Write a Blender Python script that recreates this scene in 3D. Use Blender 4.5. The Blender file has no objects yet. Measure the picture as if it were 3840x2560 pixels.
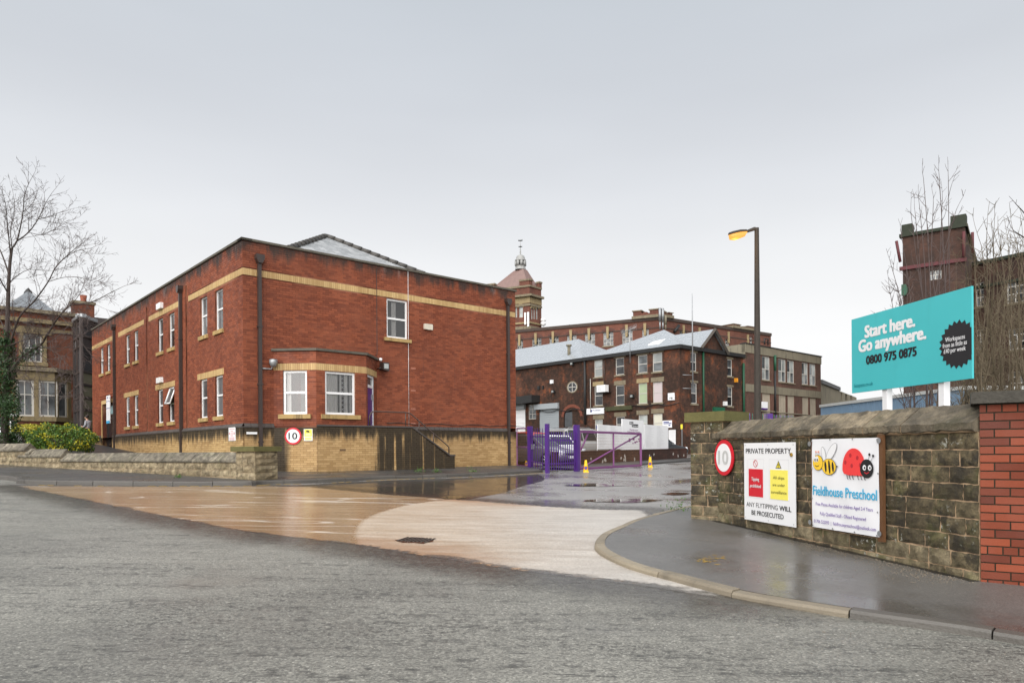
import bpy, math, random
import numpy as np
from mathutils import Vector, Matrix
random.seed(7)
scene = bpy.context.scene
COL = scene.collection
V = Vector

# ------------------------------------------------------------------ camera
EYE = 1.4
FPX, HY, ROLL = 2656.7, 1686.6, 0.0070          # focal length and horizon in pixels of the 3840 x 2560 photograph
cam_d = bpy.data.cameras.new('camera')
cam_d.sensor_width = 36.0
cam_d.lens = FPX / 3840 * 36.0
cam_d.shift_y = (HY - 1280) / 3840
cam_d.clip_end = 6000
cam = bpy.data.objects.new('camera', cam_d)
COL.objects.link(cam)
cam.location = (0, 0, EYE)
cam.rotation_euler = (Matrix.Rotation(math.pi / 2, 3, 'X') @ Matrix.Rotation(-ROLL, 3, 'Z')).to_euler()
scene.camera = cam

# ------------------------------------------------------------------ sky and light (overcast)
SUN_EL, SUN_AZ = math.radians(42), math.radians(196)      # azimuth clockwise from +Y
world = bpy.data.worlds.new('World'); scene.world = world; world.use_nodes = True
wn, wl = world.node_tree.nodes, world.node_tree.links
wn.clear()
w_out = wn.new('ShaderNodeOutputWorld'); w_bg = wn.new('ShaderNodeBackground')
w_sky = wn.new('ShaderNodeTexSky'); w_sky.sky_type = 'NISHITA'; w_sky.sun_disc = False
w_sky.sun_elevation = SUN_EL; w_sky.sun_rotation = SUN_AZ; w_sky.air_density = 1.0; w_sky.dust_density = 3.0
w_tc = wn.new('ShaderNodeTexCoord'); w_sep = wn.new('ShaderNodeSeparateXYZ')
w_ramp = wn.new('ShaderNodeValToRGB')
cr = w_ramp.color_ramp
cr.elements[0].position = 0.0; cr.elements[0].color = (1., 1., 1., 1)
cr.elements[1].position = 0.14; cr.elements[1].color = (.975, .977, .98, 1)
for p_, c_ in ((.24, (.885, .897, .915)), (.34, (.765, .79, .83)), (.43, (.66, .693, .742)), (.54, (.59, .635, .69)), (1.0, (.54, .585, .64))):
    e = cr.elements.new(p_); e.color = (*c_, 1)
w_noise = wn.new('ShaderNodeTexNoise'); w_noise.inputs['Scale'].default_value = 1.6; w_noise.inputs['Detail'].default_value = 3
w_map = wn.new('ShaderNodeMapping'); w_map.inputs['Scale'].default_value = (1, 1, 4)
w_mr = wn.new('ShaderNodeMapRange'); w_mr.inputs['From Min'].default_value = .3; w_mr.inputs['From Max'].default_value = .7
w_mr.inputs['To Min'].default_value = .955; w_mr.inputs['To Max'].default_value = 1.035
w_mul = wn.new('ShaderNodeVectorMath'); w_mul.operation = 'SCALE'
w_ns = wn.new('ShaderNodeVectorMath'); w_ns.operation = 'SCALE'; w_ns.inputs['Scale'].default_value = .0
w_hsv = wn.new('ShaderNodeHueSaturation'); w_hsv.inputs['Saturation'].default_value = .15
w_mix = wn.new('ShaderNodeMixRGB'); w_mix.blend_type = 'MIX'; w_mix.inputs['Fac'].default_value = .06
wl.new(w_tc.outputs['Generated'], w_sep.inputs[0]); wl.new(w_sep.outputs['Z'], w_ramp.inputs[0])
wl.new(w_tc.outputs['Generated'], w_map.inputs['Vector']); wl.new(w_map.outputs[0], w_noise.inputs['Vector'])
wl.new(w_noise.outputs['Fac'], w_mr.inputs['Value'])
wl.new(w_ramp.outputs['Color'], w_mul.inputs[0]); wl.new(w_mr.outputs[0], w_mul.inputs['Scale'])
wl.new(w_sky.outputs[0], w_hsv.inputs['Color']); wl.new(w_hsv.outputs[0], w_ns.inputs[0]); w_ns.inputs['Scale'].default_value = .1
wl.new(w_mul.outputs[0], w_mix.inputs[1]); wl.new(w_ns.outputs[0], w_mix.inputs[2])
wl.new(w_mix.outputs[0], w_bg.inputs['Color']); w_bg.inputs['Strength'].default_value = 0.294
wl.new(w_bg.outputs[0], w_out.inputs['Surface'])

sun_d = bpy.data.lights.new('sun', 'SUN'); sun_d.energy = 1.5; sun_d.angle = math.radians(90); sun_d.color = (1, .97, .93)
sun = bpy.data.objects.new('sun', sun_d); COL.objects.link(sun)
sd = V((math.sin(SUN_AZ) * math.cos(SUN_EL), math.cos(SUN_AZ) * math.cos(SUN_EL), math.sin(SUN_EL)))
sun.rotation_euler = sd.to_track_quat('Z', 'Y').to_euler(); sun.location = sd * 60

vs = scene.view_settings
vs.view_transform = 'Standard'; vs.look = 'None'; vs.gamma = 1; vs.exposure = 1.8; vs.use_curve_mapping = False
scene.cycles.max_bounces = 6; scene.cycles.transparent_max_bounces = 12
scene.cycles.use_denoising = True
scene.cycles.caustics_reflective = False; scene.cycles.caustics_refractive = False

# ------------------------------------------------------------------ measuring helpers: photograph pixel -> point of the place
def ray(px, py):
    X, Z = px - 1920, HY - py
    c, s = math.cos(ROLL), math.sin(ROLL)
    return V(((c * X + s * Z) / FPX, 1.0, (-s * X + c * Z) / FPX))
E0 = V((0, 0, EYE))
def at(px, py, d): return E0 + ray(px, py) * d
def onplane(px, py, p0, n):
    r = ray(px, py); return E0 + r * ((V(p0) - E0).dot(n) / r.dot(n))
GX, GY = -0.019, 0.0202
def gz(x, y): return GX * max(-60, min(60, x)) + GY * max(-40, min(70, y))
def gnd(px, py, dz=0):
    r = ray(px, py); return E0 + r * ((dz - EYE) / (r.z - GX * r.x - GY))
def on_g(x, y, dz=0): return V((x, y, gz(x, y) + dz))

class Face:
    """a vertical plane: o = point at s=0, d = direction of s (to the viewer's right), n = outward normal"""
    def __init__(self, o, d, n=None):
        self.o = V((o[0], o[1], 0)); self.d = V((d[0], d[1], 0)).normalized()
        self.n = V((self.d.y, -self.d.x, 0))
    def w(self, s, z, off=0): return self.o + self.d * s + self.n * off + V((0, 0, z))
    def sz(self, px, py, off=0):
        p = onplane(px, py, self.o + self.n * off, self.n); return (p - self.o).dot(self.d), p.z
    def s(self, px, py, off=0): return self.sz(px, py, off)[0]
    def z(self, px, py, off=0): return self.sz(px, py, off)[1]
    def shift(self, off): return Face(self.o + self.n * off, self.d)
    def rect(self, x0, x1, y0, y1, off=0):
        xm, ym = (x0 + x1) / 2, (y0 + y1) / 2
        return self.s(x0, ym, off), self.s(x1, ym, off), self.z(xm, y1, off), self.z(xm, y0, off)

# ------------------------------------------------------------------ mesh builder
class MB:
    def __init__(self): self.v = []; self.f = []; self.sm = []
    def pts(self, ps):
        i = len(self.v); self.v.extend([tuple(p) for p in ps]); return i
    def poly(self, ps, smooth=False):
        i = self.pts(ps); self.f.append(tuple(range(i, i + len(ps)))); self.sm.append(smooth); return self
    def hexa(self, b, t, bottom=True, top=True):
        """prism between polygon b (low) and t (high), same count, counter-clockwise seen from above"""
        n = len(b); i = self.pts(list(b) + list(t))
        for k in range(n):
            self.f.append((i + k, i + (k + 1) % n, i + n + (k + 1) % n, i + n + k)); self.sm.append(False)
        if top: self.f.append(tuple(range(i + n, i + 2 * n))); self.sm.append(False)
        if bottom: self.f.append(tuple(range(i + n - 1, i - 1, -1))); self.sm.append(False)
        return self
    def box(self, x0, x1, y0, y1, z0, z1):
        return self.hexa([(x0, y0, z0), (x1, y0, z0), (x1, y1, z0), (x0, y1, z0)], [(x0, y0, z1), (x1, y0, z1), (x1, y1, z1), (x0, y1, z1)])
    def fbox(self, F, s0, s1, z0, z1, o0, o1, back=True):
        """box on a Face between offsets o0 < o1"""
        a = [F.w(s0, z0, o1), F.w(s1, z0, o1), F.w(s1, z1, o1), F.w(s0, z1, o1)]
        b = [F.w(s0, z0, o0), F.w(s1, z0, o0), F.w(s1, z1, o0), F.w(s0, z1, o0)]
        i = self.pts(a + b)
        fs = [(0, 1, 2, 3), (1, 5, 6, 2), (4, 0, 3, 7), (3, 2, 6, 7), (4, 5, 1, 0)]
        if back: fs.append((5, 4, 7, 6))
        for q in fs: self.f.append(tuple(i + k for k in q)); self.sm.append(False)
        return self
    def fprism(self, F, poly, o0, o1):
        """polygon of (s, z), counter-clockwise seen from outside, extruded from o0 to o1"""
        n = len(poly); i = self.pts([F.w(s, z, o1) for s, z in poly] + [F.w(s, z, o0) for s, z in poly])
        self.f.append(tuple(range(i, i + n))); self.sm.append(False)
        self.f.append(tuple(range(i + 2 * n - 1, i + n - 1, -1))); self.sm.append(False)
        for k in range(n):
            k2 = (k + 1) % n
            self.f.append((i + k, i + n + k, i + n + k2, i + k2)); self.sm.append(False)
        return self
    def ring(self, c, ax, r, n, ph=0):
        ax = V(ax).normalized(); u = ax.orthogonal().normalized(); w = ax.cross(u)
        return [V(c) + (u * math.cos(ph + 2 * math.pi * k / n) + w * math.sin(ph + 2 * math.pi * k / n)) * r for k in range(n)]
    def tube(self, pts, r, n=8, caps=True, smooth=True):
        pts = [V(p) for p in pts]
        rr = r if isinstance(r, (list, tuple)) else [r] * len(pts)
        u = None; base = None
        for k, p in enumerate(pts):
            t = (pts[min(k + 1, len(pts) - 1)] - pts[max(k - 1, 0)])
            if t.length < 1e-9: t = V((0, 0, 1))
            t.normalize()
            u = t.orthogonal().normalized() if u is None else (u - t * u.dot(t)).normalized()
            w = t.cross(u)
            i = self.pts([p + (u * math.cos(2 * math.pi * j / n) + w * math.sin(2 * math.pi * j / n)) * rr[k] for j in range(n)])
            if base is not None:
                for j in range(n):
                    self.f.append((base + j, base + (j + 1) % n, i + (j + 1) % n, i + j)); self.sm.append(smooth)
            elif caps: self.f.append(tuple(range(i + n - 1, i - 1, -1))); self.sm.append(False)
            base = i
        if caps: self.f.append(tuple(range(base, base + n))); self.sm.append(False)
        return self
    def lathe(self, c, prof, n=16, smooth=True):
        """profile of (radius, z) turned round the vertical through c"""
        c = V(c); base = None
        for r, z in prof:
            i = self.pts([c + V((r * math.cos(2 * math.pi * j / n), r * math.sin(2 * math.pi * j / n), z)) for j in range(n)])
            if base is not None:
                for j in range(n): self.f.append((base + j, base + (j + 1) % n, i + (j + 1) % n, i + j)); self.sm.append(smooth)
            base = i
        return self
    def disc(self, F, s, z, r, o, n=32, r0=0, rz=None):
        """flat disc or ring on a Face"""
        k = 1 if rz is None else rz / r
        if r0 <= 0: return self.poly([F.w(s + r * math.cos(2 * math.pi * j / n), z + k * r * math.sin(2 * math.pi * j / n), o) for j in range(n)])
        for j in range(n):
            a, b = 2 * math.pi * j / n, 2 * math.pi * (j + 1) / n
            self.poly([F.w(s + q * math.cos(t), z + k * q * math.sin(t), o) for q, t in ((r0, a), (r, a), (r, b), (r0, b))])
        return self
    def mesh(self, name, mat, shift=V((0, 0, 0))):
        me = bpy.data.meshes.new(name)
        vv = np.array(self.v, dtype=np.float64).reshape(-1, 3) - np.array(shift)
        me.from_pydata(vv.tolist(), [], self.f)
        if any(self.sm): me.polygons.foreach_set('use_smooth', self.sm)
        # planar UVs in metres: u along the wall, v up (floors: x, y)
        uv = me.uv_layers.new(name='UVMap')
        nl = len(me.loops)
        li = np.empty(nl, dtype=np.int32); me.loops.foreach_get('vertex_index', li)
        co = np.array(self.v, dtype=np.float64).reshape(-1, 3)[li]
        nrm = np.empty(len(me.polygons) * 3); me.polygons.foreach_get('normal', nrm); nrm = nrm.reshape(-1, 3)
        tot = np.empty(len(me.polygons), dtype=np.int32); me.polygons.foreach_get('loop_total', tot)
        nr = np.repeat(nrm, tot, axis=0)
        flat = np.abs(nr[:, 2]) > .75
        h = np.hypot(nr[:, 0], nr[:, 1]) + 1e-9
        u = np.where(flat, co[:, 0], (-nr[:, 1] * co[:, 0] + nr[:, 0] * co[:, 1]) / h)
        v = np.where(flat, co[:, 1], co[:, 2])
        uv.data.foreach_set('uv', np.stack([u, v], 1).ravel().astype(np.float32))
        if mat: me.materials.append(mat)
        me.update(); return me

def wloc(o):
    p = V((0, 0, 0))
    while o is not None: p = p + o.location; o = o.parent
    return p
def obj(name, mb, mat, parent=None, base=None, kind=None):
    """link mb (in world coordinates) as ONE mesh object; children keep their parent's origin"""
    org = wloc(parent) if parent else (V(base) if base is not None else V((0, 0, 0)))
    o = bpy.data.objects.new(name, mb.mesh(name, mat, org)); COL.objects.link(o)
    if parent: o.parent = parent
    else: o.location = org
    if kind: o['kind'] = kind
    return o
def tag(o, label, cat, group=None):
    o['label'] = label; o['category'] = cat
    if group: o['group'] = group
    return o
def thing(name, label, cat, loc, group=None):
    o = bpy.data.objects.new(name, None); COL.objects.link(o); o.location = V(loc); o.empty_display_size = .2
    return tag(o, label, cat, group)
def struct(name, mb, mat):
    return obj(name, mb, mat, kind='structure')

# ------------------------------------------------------------------ materials
class NT:
    def __init__(self, name):
        self.m = bpy.data.materials.new(name); self.m.use_nodes = True
        self.t = self.m.node_tree; self.t.nodes.clear()
        self.out = self.n('OutputMaterial'); self.b = self.n('BsdfPrincipled'); self.l(self.b.outputs[0], self.out.inputs['Surface'])
    def n(self, kind, **kw):
        x = self.t.nodes.new('ShaderNode' + kind)
        for k, v in kw.items(): setattr(x, k, v)
        return x
    def l(self, a, b): self.t.links.new(a, b)
    def put(self, sock, v):
        if hasattr(v, 'is_linked'): self.l(v, sock)
        else: sock.default_value = v
    def pos(self): return self.n('NewGeometry').outputs['Position']
    def isl(self): return self.n('NewGeometry').outputs['Random Per Island']
    def orand(self): return self.n('ObjectInfo').outputs['Random']
    def scaled(self, vec, s):
        m = self.n('Mapping'); self.l(vec, m.inputs['Vector']); m.inputs['Scale'].default_value = s; return m.outputs[0]
    def noise(self, vec, scale, detail=4, rough=.55, dist=0):
        x = self.n('TexNoise'); self.l(vec, x.inputs['Vector']); x.inputs['Scale'].default_value = scale
        x.inputs['Detail'].default_value = detail; x.inputs['Roughness'].default_value = rough; x.inputs['Distortion'].default_value = dist
        return x.outputs['Fac']
    def voro(self, vec, scale, feat='F1', out='Distance'):
        x = self.n('TexVoronoi'); x.feature = feat; self.l(vec, x.inputs['Vector']); x.inputs['Scale'].default_value = scale; return x.outputs[out]
    def rng(self, v, a, b, c=0., d=1., smooth=True):
        x = self.n('MapRange'); x.interpolation_type = 'SMOOTHSTEP' if smooth else 'LINEAR'
        self.put(x.inputs['Value'], v)
        for k, q in zip(('From Min', 'From Max', 'To Min', 'To Max'), (a, b, c, d)): self.put(x.inputs[k], q)
        return x.outputs[0]
    def math(self, op, a, b=0., c=None):
        x = self.n('Math', operation=op); self.put(x.inputs[0], a); self.put(x.inputs[1], b)
        if c is not None: self.put(x.inputs[2], c)
        return x.outputs[0]
    def mix(self, f, a, b, mode='MIX'):
        x = self.n('MixRGB', blend_type=mode); self.put(x.inputs['Fac'], f)
        for i, v in ((1, a), (2, b)): self.put(x.inputs[i], v if hasattr(v, 'is_linked') else (*v[:3], 1))
        return x.outputs[0]
    def sep(self, v):
        x = self.n('SeparateXYZ'); self.l(v, x.inputs[0]); return x.outputs
    def bump(self, h, dist=.01, strength=1.):
        x = self.n('Bump'); self.l(h, x.inputs['Height']); x.inputs['Distance'].default_value = dist; x.inputs['Strength'].default_value = strength
        self.l(x.outputs[0], self.b.inputs['Normal']); return x
    def set(self, **kw):
        names = dict(color='Base Color', rough='Roughness', metal='Metallic', spec='Specular IOR Level', coat='Coat Weight', coatr='Coat Roughness', ior='IOR', trans='Transmission Weight', alpha='Alpha', ec='Emission Color', es='Emission Strength')
        for k, v in kw.items():
            if k in ('color', 'ec') and not hasattr(v, 'is_linked'): v = (*v[:3], 1)
            self.put(self.b.inputs[names[k]], v)
        return self
def mul(c, k): return tuple(min(1, x * k) for x in c[:3])
def M(name, c, rough=.6, var=.2, scale=3., fine=.12, fscale=60., island=0., orand=0., bump=0., bscale=50., metal=0., spec=.4, dirt=0., dirtc=(.03, .028, .022), coat=0.):
    """everyday painted / mineral surface: broad and fine colour noise, optional per-piece variation, grime and relief"""
    t = NT(name); p = t.pos()
    col = t.mix(t.noise(p, scale), mul(c, 1 - var), mul(c, 1 + var))
    if fine: col = t.mix(1., col, t.mix(t.noise(p, fscale, 2), (1 - fine,) * 3, (1 + fine,) * 3), 'MULTIPLY')
    if island: col = t.mix(1., col, t.mix(t.isl(), (1 - island, 1 - island * 1.1, 1 - island * 1.15), (1 + island, 1 + island, 1 + island)), 'MULTIPLY')
    if orand: col = t.mix(1., col, t.mix(t.orand(), (1 - orand,) * 3, (1 + orand, 1 + orand, 1 + orand * .9)), 'MULTIPLY')
    if dirt:
        s = t.noise(t.scaled(p, (3, 3, .35)), 1.5, 6, .65)
        col = t.mix(t.rng(s, .5, .72, 0, dirt), col, dirtc)
    t.set(color=col, rough=rough, metal=metal, spec=spec, coat=coat)
    if bump: t.bump(t.noise(p, bscale, 4), bump)
    return t.m
def brickmat(name, cols, mortar, bw=.225, bh=.075, mort=.012, soot=.0, sootc=(.02, .018, .016), patch=None, rough=.85, sscale=.35):
    """far brickwork (its bricks are too small in view to build): brick pattern in wall metres with soot and patches"""
    t = NT(name); uvn = t.n('UVMap'); uv = uvn.outputs[0]; p = t.pos()
    b = t.n('TexBrick'); t.l(uv, b.inputs['Vector']); b.inputs['Scale'].default_value = 1.
    b.inputs['Brick Width'].default_value = bw; b.inputs['Row Height'].default_value = bh; b.inputs['Mortar Size'].default_value = mort
    b.inputs['Mortar Smooth'].default_value = .3; b.inputs['Bias'].default_value = -.1
    b.inputs['Color1'].default_value = (*cols[0], 1); b.inputs['Color2'].default_value = (*cols[1], 1); b.inputs['Mortar'].default_value = (*mortar, 1)
    col = b.outputs['Color']
    if patch: col = t.mix(t.rng(t.noise(p, 1.3, 5, .7), .52, .62, 0, .85), col, patch)
    if soot:
        f = t.math('MULTIPLY', t.rng(t.noise(p, sscale, 5, .65), .33, .56, 0, soot), t.rng(t.noise(p, 3.5, 5, .7), .3, .6, .5, 1.))
        col = t.mix(f, col, sootc)
        col = t.mix(t.rng(t.noise(t.scaled(p, (2.5, 2.5, .25)), 1., 5), .52, .7, 0, soot * .6), col, sootc)
    t.set(color=col, rough=rough, spec=.25); t.bump(b.outputs['Fac'], -.006)
    return t.m
# ------------------------------------------------------------------ site grid shared by the estate's buildings
AG = 0.8482
C0 = V((-8.725, 23.063, 0)); D = V((math.sin(AG), math.cos(AG), 0)); N = V((math.cos(AG), -math.sin(AG), 0))
LR, LL = 11.87, 22.6                       # lengths of the right and left fronts of the red office
Z_TOP, Z_BT, Z_BB, Z_PL = 8.298, 7.392, 7.181, 2.338
FM = Face(C0, D); FL = Face(C0 - N * LL, N)

# ------------------------------------------------------------------ shared materials
def stain_fac(t, p):
    """black algae on the yellow plinth: under its capping, on the stair block and below a leaking gutter"""
    z = t.sep(p)[2]
    st = t.noise(t.scaled(p, (4.5, 4.5, .45)), 1.2, 6, .65)
    top = t.rng(z, 1.35, 2.3, 0, 1)
    f1 = t.rng(t.math('MULTIPLY_ADD', st, .95, t.math('MULTIPLY', top, .62)), .68, 1.02)
    vm = t.n('VectorMath', operation='DOT_PRODUCT'); t.l(p, vm.inputs[0]); vm.inputs[1].default_value = D
    s = t.math('SUBTRACT', vm.outputs['Value'], C0.dot(D))
    vo = t.n('VectorMath', operation='DOT_PRODUCT'); t.l(p, vo.inputs[0]); vo.inputs[1].default_value = N
    o = t.math('SUBTRACT', vo.outputs['Value'], C0.dot(N))
    blk = t.math('MULTIPLY', t.rng(t.math('ADD', s, t.math('MULTIPLY', st, .5)), 4.45, 4.6), t.rng(t.noise(t.scaled(p, (6, 6, .2)), 1., 3), .31, .44))
    blk = t.math('MULTIPLY', blk, t.rng(o, .5, .6))
    g = t.math('MULTIPLY', t.math('SUBTRACT', s, 1.12), 4.2)
    leak = t.math('POWER', 2.718, t.math('MULTIPLY', t.math('MULTIPLY', g, g), -1.))
    leak = t.math('MULTIPLY', t.rng(t.math('ADD', leak, t.math('MULTIPLY', st, .6)), .5, 1.15), t.rng(o, .02, .05))
    leak = t.math('MULTIPLY', leak, t.rng(z, 2.3, 2.6, 1, 0))
    foot = t.math('MULTIPLY', t.rng(z, .55, .95, 1, 0), t.rng(st, .42, .6, 0, .55))
    return t.math('MAXIMUM', t.math('MAXIMUM', f1, blk), t.math('MAXIMUM', leak, foot))
def laid_brick(name, c0, c1, stained=False, weather=0.):
    t = NT(name); p = t.pos()
    r = t.math('FRACT', t.math('ADD', t.isl(), t.orand()))
    col = t.mix(r, c0, c1)
    col = t.mix(t.rng(t.noise(p, .45, 4), .3, .7), col, t.mix(1., col, (.8, .78, .78), 'MULTIPLY'))
    col = t.mix(1., col, t.mix(t.noise(p, 90, 2), (.85,) * 3, (1.15,) * 3), 'MULTIPLY')
    if weather:
        z = t.sep(p)[2]; st = t.noise(t.scaled(p, (2.2, 2.2, .5)), 1., 6, .65)
        f = t.rng(t.math('MULTIPLY_ADD', t.rng(z, 7.3, 8.4, 0, 1), .5, st), .72, 1.02, 0, weather)
        col = t.mix(f, col, (.035, .026, .022))
        f2 = t.math('MULTIPLY', t.rng(z, 7.7, 8.2), t.rng(t.noise(t.scaled(p, (3, 3, 1)), .8, 5), .58, .7, 0, .35))
        col = t.mix(f2, col, (.3, .27, .26))
        # rain streaks under the sills
        f3 = t.rng(t.noise(t.scaled(p, (6, 6, .3)), .9, 4), .6, .78, 0, .4)
        col = t.mix(f3, col, (.07, .03, .025))
    if stained: col = t.mix(t.math('MULTIPLY', stain_fac(t, p), .93), col, (.018, .015, .011))
    t.set(color=col, rough=t.rng(t.noise(p, 3, 3), .3, .7, .5, .8), spec=.35); t.bump(t.noise(p, 130, 2), .002)
    return t.m
def mortar_mat(name, c0, c1, stained=False):
    t = NT(name); p = t.pos()
    col = t.mix(t.rng(t.noise(p, .55, 3), .42, .6), c0, c1)
    col = t.mix(1., col, t.mix(t.noise(p, 30, 2), (.8,) * 3, (1.2,) * 3), 'MULTIPLY')
    if stained: col = t.mix(t.math('MULTIPLY', stain_fac(t, p), .93), col, (.012, .01, .008))
    t.set(color=col, rough=.9, spec=.2); return t.m
m_brick = laid_brick('red_brick', (.178, .046, .022), (.30, .084, .038), weather=.95)
m_mortar = mortar_mat('red_brick_mortar', (.11, .036, .022), (.33, .155, .095))
m_ybrick = laid_brick('yellow_brick', (.40, .25, .105), (.56, .375, .175), stained=True)
m_ymortar = mortar_mat('yellow_brick_mortar', (.22, .13, .06), (.30, .19, .10), stained=True)
m_band = laid_brick('yellow_band_brick', (.47, .31, .135), (.60, .425, .20))
m_bandm = M('band_mortar', (.36, .21, .09), .9)
m_cap = M('dark_engineering_brick', (.07, .06, .055), .45, .3, 4, orand=.15, island=.2, bump=.003)
m_conc = M('mossy_concrete_coping', (.10, .09, .07), .7, .35, 3, bump=.006, bscale=30, dirt=.6)
m_pipe = M('brown_cast_iron', (.045, .032, .028), .38, .2, 5, spec=.5)
m_pvc = M('white_plastic_frame', (.80, .80, .80), .32, .04, 2, .03, spec=.5)
m_sill = M('yellow_stone_sill', (.40, .27, .11), .75, .3, 5, dirt=.65, bump=.004)
m_slate = NT('wet_grey_slate')
t = m_slate; p = t.pos(); r = t.math('FRACT', t.math('ADD', t.isl(), t.orand()))
t.set(color=t.mix(r, (.32, .335, .345), (.52, .53, .54)), rough=t.rng(t.noise(p, 6), .3, .7, .3, .45), spec=.7, ior=1.5); t.bump(t.noise(p, 60, 3), .003); m_slate = t.m
def glass(name, c=(.03, .033, .036), rough=.04, var=.5, scale=.8):
    t = NT(name); p = t.pos()
    t.set(color=t.mix(t.rng(t.noise(p, scale, 2), .35, .65), mul(c, 1 - var), mul(c, 1 + var)), rough=rough, spec=.7, ior=1.52)
    t.bump(t.noise(p, 2.2, 1), .012, .25); return t.m
m_glass = glass('dark_window_glass')
m_glass2 = glass('grey_window_glass', (.11, .12, .125))
m_glass3 = glass('pale_blind_glass', (.34, .36, .35), .12, .25)
def clear_glass():
    t = NT('clear_glass'); tr = t.n('BsdfTransparent'); gl = t.n('BsdfGlossy'); gl.inputs['Roughness'].default_value = .02
    fr = t.n('Fresnel'); fr.inputs['IOR'].default_value = 1.7; mx = t.n('MixShader')
    t.l(t.math('MULTIPLY_ADD', fr.outputs[0], 1., .06), mx.inputs[0]); t.l(tr.outputs[0], mx.inputs[1]); t.l(gl.outputs[0], mx.inputs[2]); t.l(mx.outputs[0], t.out.inputs['Surface'])
    return t.m
m_clear = clear_glass()
m_room = M('dim_room_interior', (.16, .15, .14), .9, .3, 1.2)
m_curtain = M('white_net_curtain', (.75, .73, .70), .9, .06, 8)
m_purple = M('purple_gloss_paint', (.062, .017, .17), .32, .12, 6, .06, spec=.5)
m_magenta = M('faded_magenta_paint', (.17, .045, .16), .4, .15, 6, .06, spec=.5)
m_white = M('white_sign_panel', (.80, .80, .81), .4, .02, 2, .02)
m_black = M('black_print', (.012, .012, .014), .45, .1)
m_red = M('red_print', (.60, .015, .03), .4, .06)
m_yellow = M('yellow_print', (.85, .70, .06), .45, .05)
m_steel = M('galvanised_steel', (.32, .33, .34), .45, .15, 8, metal=.6)
m_rail = M('brown_painted_rail', (.075, .05, .04), .4, .25, 9, spec=.5)
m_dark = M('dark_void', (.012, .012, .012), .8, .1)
m_leaf = M('small_weed_leaf', (.06, .13, .02), .6, .4, 20, island=.35)

# ------------------------------------------------------------------ ground, roads, pavements, kerbs
def wet_road(name, c, grain=90, rough=(.30, .55), bump=.004, dark=.6, sheet=.5, specl=.5, chipv=.3, dscale=(1., 1., 1.), ior=1.5, tracks=0.):
    """wet asphalt: stone chips, darker worn seams and smoother, darker sheets of standing wet"""
    t = NT(name); p = t.pos()
    big = t.noise(p, .35, 4, .6); mr_ = t.n('Mapping'); t.l(p, mr_.inputs['Vector']); mr_.inputs['Rotation'].default_value = (0, 0, math.radians(35)); mr_.inputs['Scale'].default_value = (.3, 1.1, 1); mid = t.noise(mr_.outputs[0], 1.5, 5, .7)
    col = t.mix(t.rng(big, .3, .7), mul(c, .82), mul(c, 1.18))
    vc = t.n('TexVoronoi'); t.l(p, vc.inputs['Vector']); vc.inputs['Scale'].default_value = grain
    ch = t.sep(vc.outputs['Color'])[0]
    col = t.mix(1., col, t.mix(ch, (1 - chipv,) * 3, (1 + chipv, 1 + chipv, 1 + chipv * .95)), 'MULTIPLY')
    col = t.mix(t.math('MULTIPLY', t.rng(t.sep(vc.outputs['Color'])[1], .93, .98), .6), col, mul(c, 2.4))
    blot = t.rng(t.noise(t.scaled(p, dscale), 24, 6, .85), .50, .58, 0, 1); blot = t.math('MULTIPLY', blot, t.rng(mid, .42, .62, .0, 1.))
    col = t.mix(t.math('MULTIPLY', blot, dark), col, mul(c, .22))
    w = t.rng(t.noise(t.scaled(p, (.5, .5, .5)), 1.1, 5, .6), sheet - .08, sheet + .16)
    if tracks:
        mp = t.n('Mapping'); t.l(p, mp.inputs['Vector']); mp.inputs['Rotation'].default_value = (0, 0, math.radians(35)); mp.inputs['Scale'].default_value = (.07, .8, 1)
        tk = t.noise(mp.outputs[0], 1., 4, .6)
        col = t.mix(t.rng(tk, .35, .65), t.mix(1., col, (1 - tracks,) * 3, 'MULTIPLY'), t.mix(1., col, (1 + tracks * .6,) * 3, 'MULTIPLY'))
        sm = t.rng(t.math('ABSOLUTE', t.math('SUBTRACT', t.noise(mp.outputs[0], 2.1, 6, .7), .5)), .022, .004, 0, 1.)
        sm = t.math('MULTIPLY', sm, t.rng(t.noise(p, 9, 4, .7), .45, .6))
        col = t.mix(t.math('MULTIPLY', sm, .8), col, mul(c, .2))
    t.set(color=t.mix(t.math('MULTIPLY', w, .35), col, mul(c, .5)), rough=t.rng(w, 0, 1, rough[1], rough[0], False), spec=specl, ior=ior)
    h = t.math('ADD', t.math('MULTIPLY', ch, .7), t.math('MULTIPLY', t.noise(p, grain * 1.7, 2), .5))
    t.bump(t.math('MULTIPLY', h, t.rng(w, 0, 1, 1., .35, False)), bump)
    return t.m
m_road = wet_road('wet_main_road_asphalt', (.19, .184, .162), 75, (.33, .55), .0045, 1., .56, .6, .42, (.8, 1., 1.), 1.5, .1)
m_side = wet_road('wet_side_road_asphalt', (.20, .19, .18), 80, (.06, .34), .0012, .3, .5, 1., .2, ior=1.75)  # base colour paled to stand in for bright sky reflection on the wet
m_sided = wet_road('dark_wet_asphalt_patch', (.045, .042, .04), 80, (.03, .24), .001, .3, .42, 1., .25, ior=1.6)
m_pave = wet_road('wet_pavement_asphalt', (.088, .083, .077), 110, (.2, .46), .0014, .25, .5, .9, .3, ior=1.65)
m_pave2 = wet_road('damp_pavement_asphalt', (.06, .057, .054), 90, (.25, .5), .003, .3, .5, .5, .3)
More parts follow.
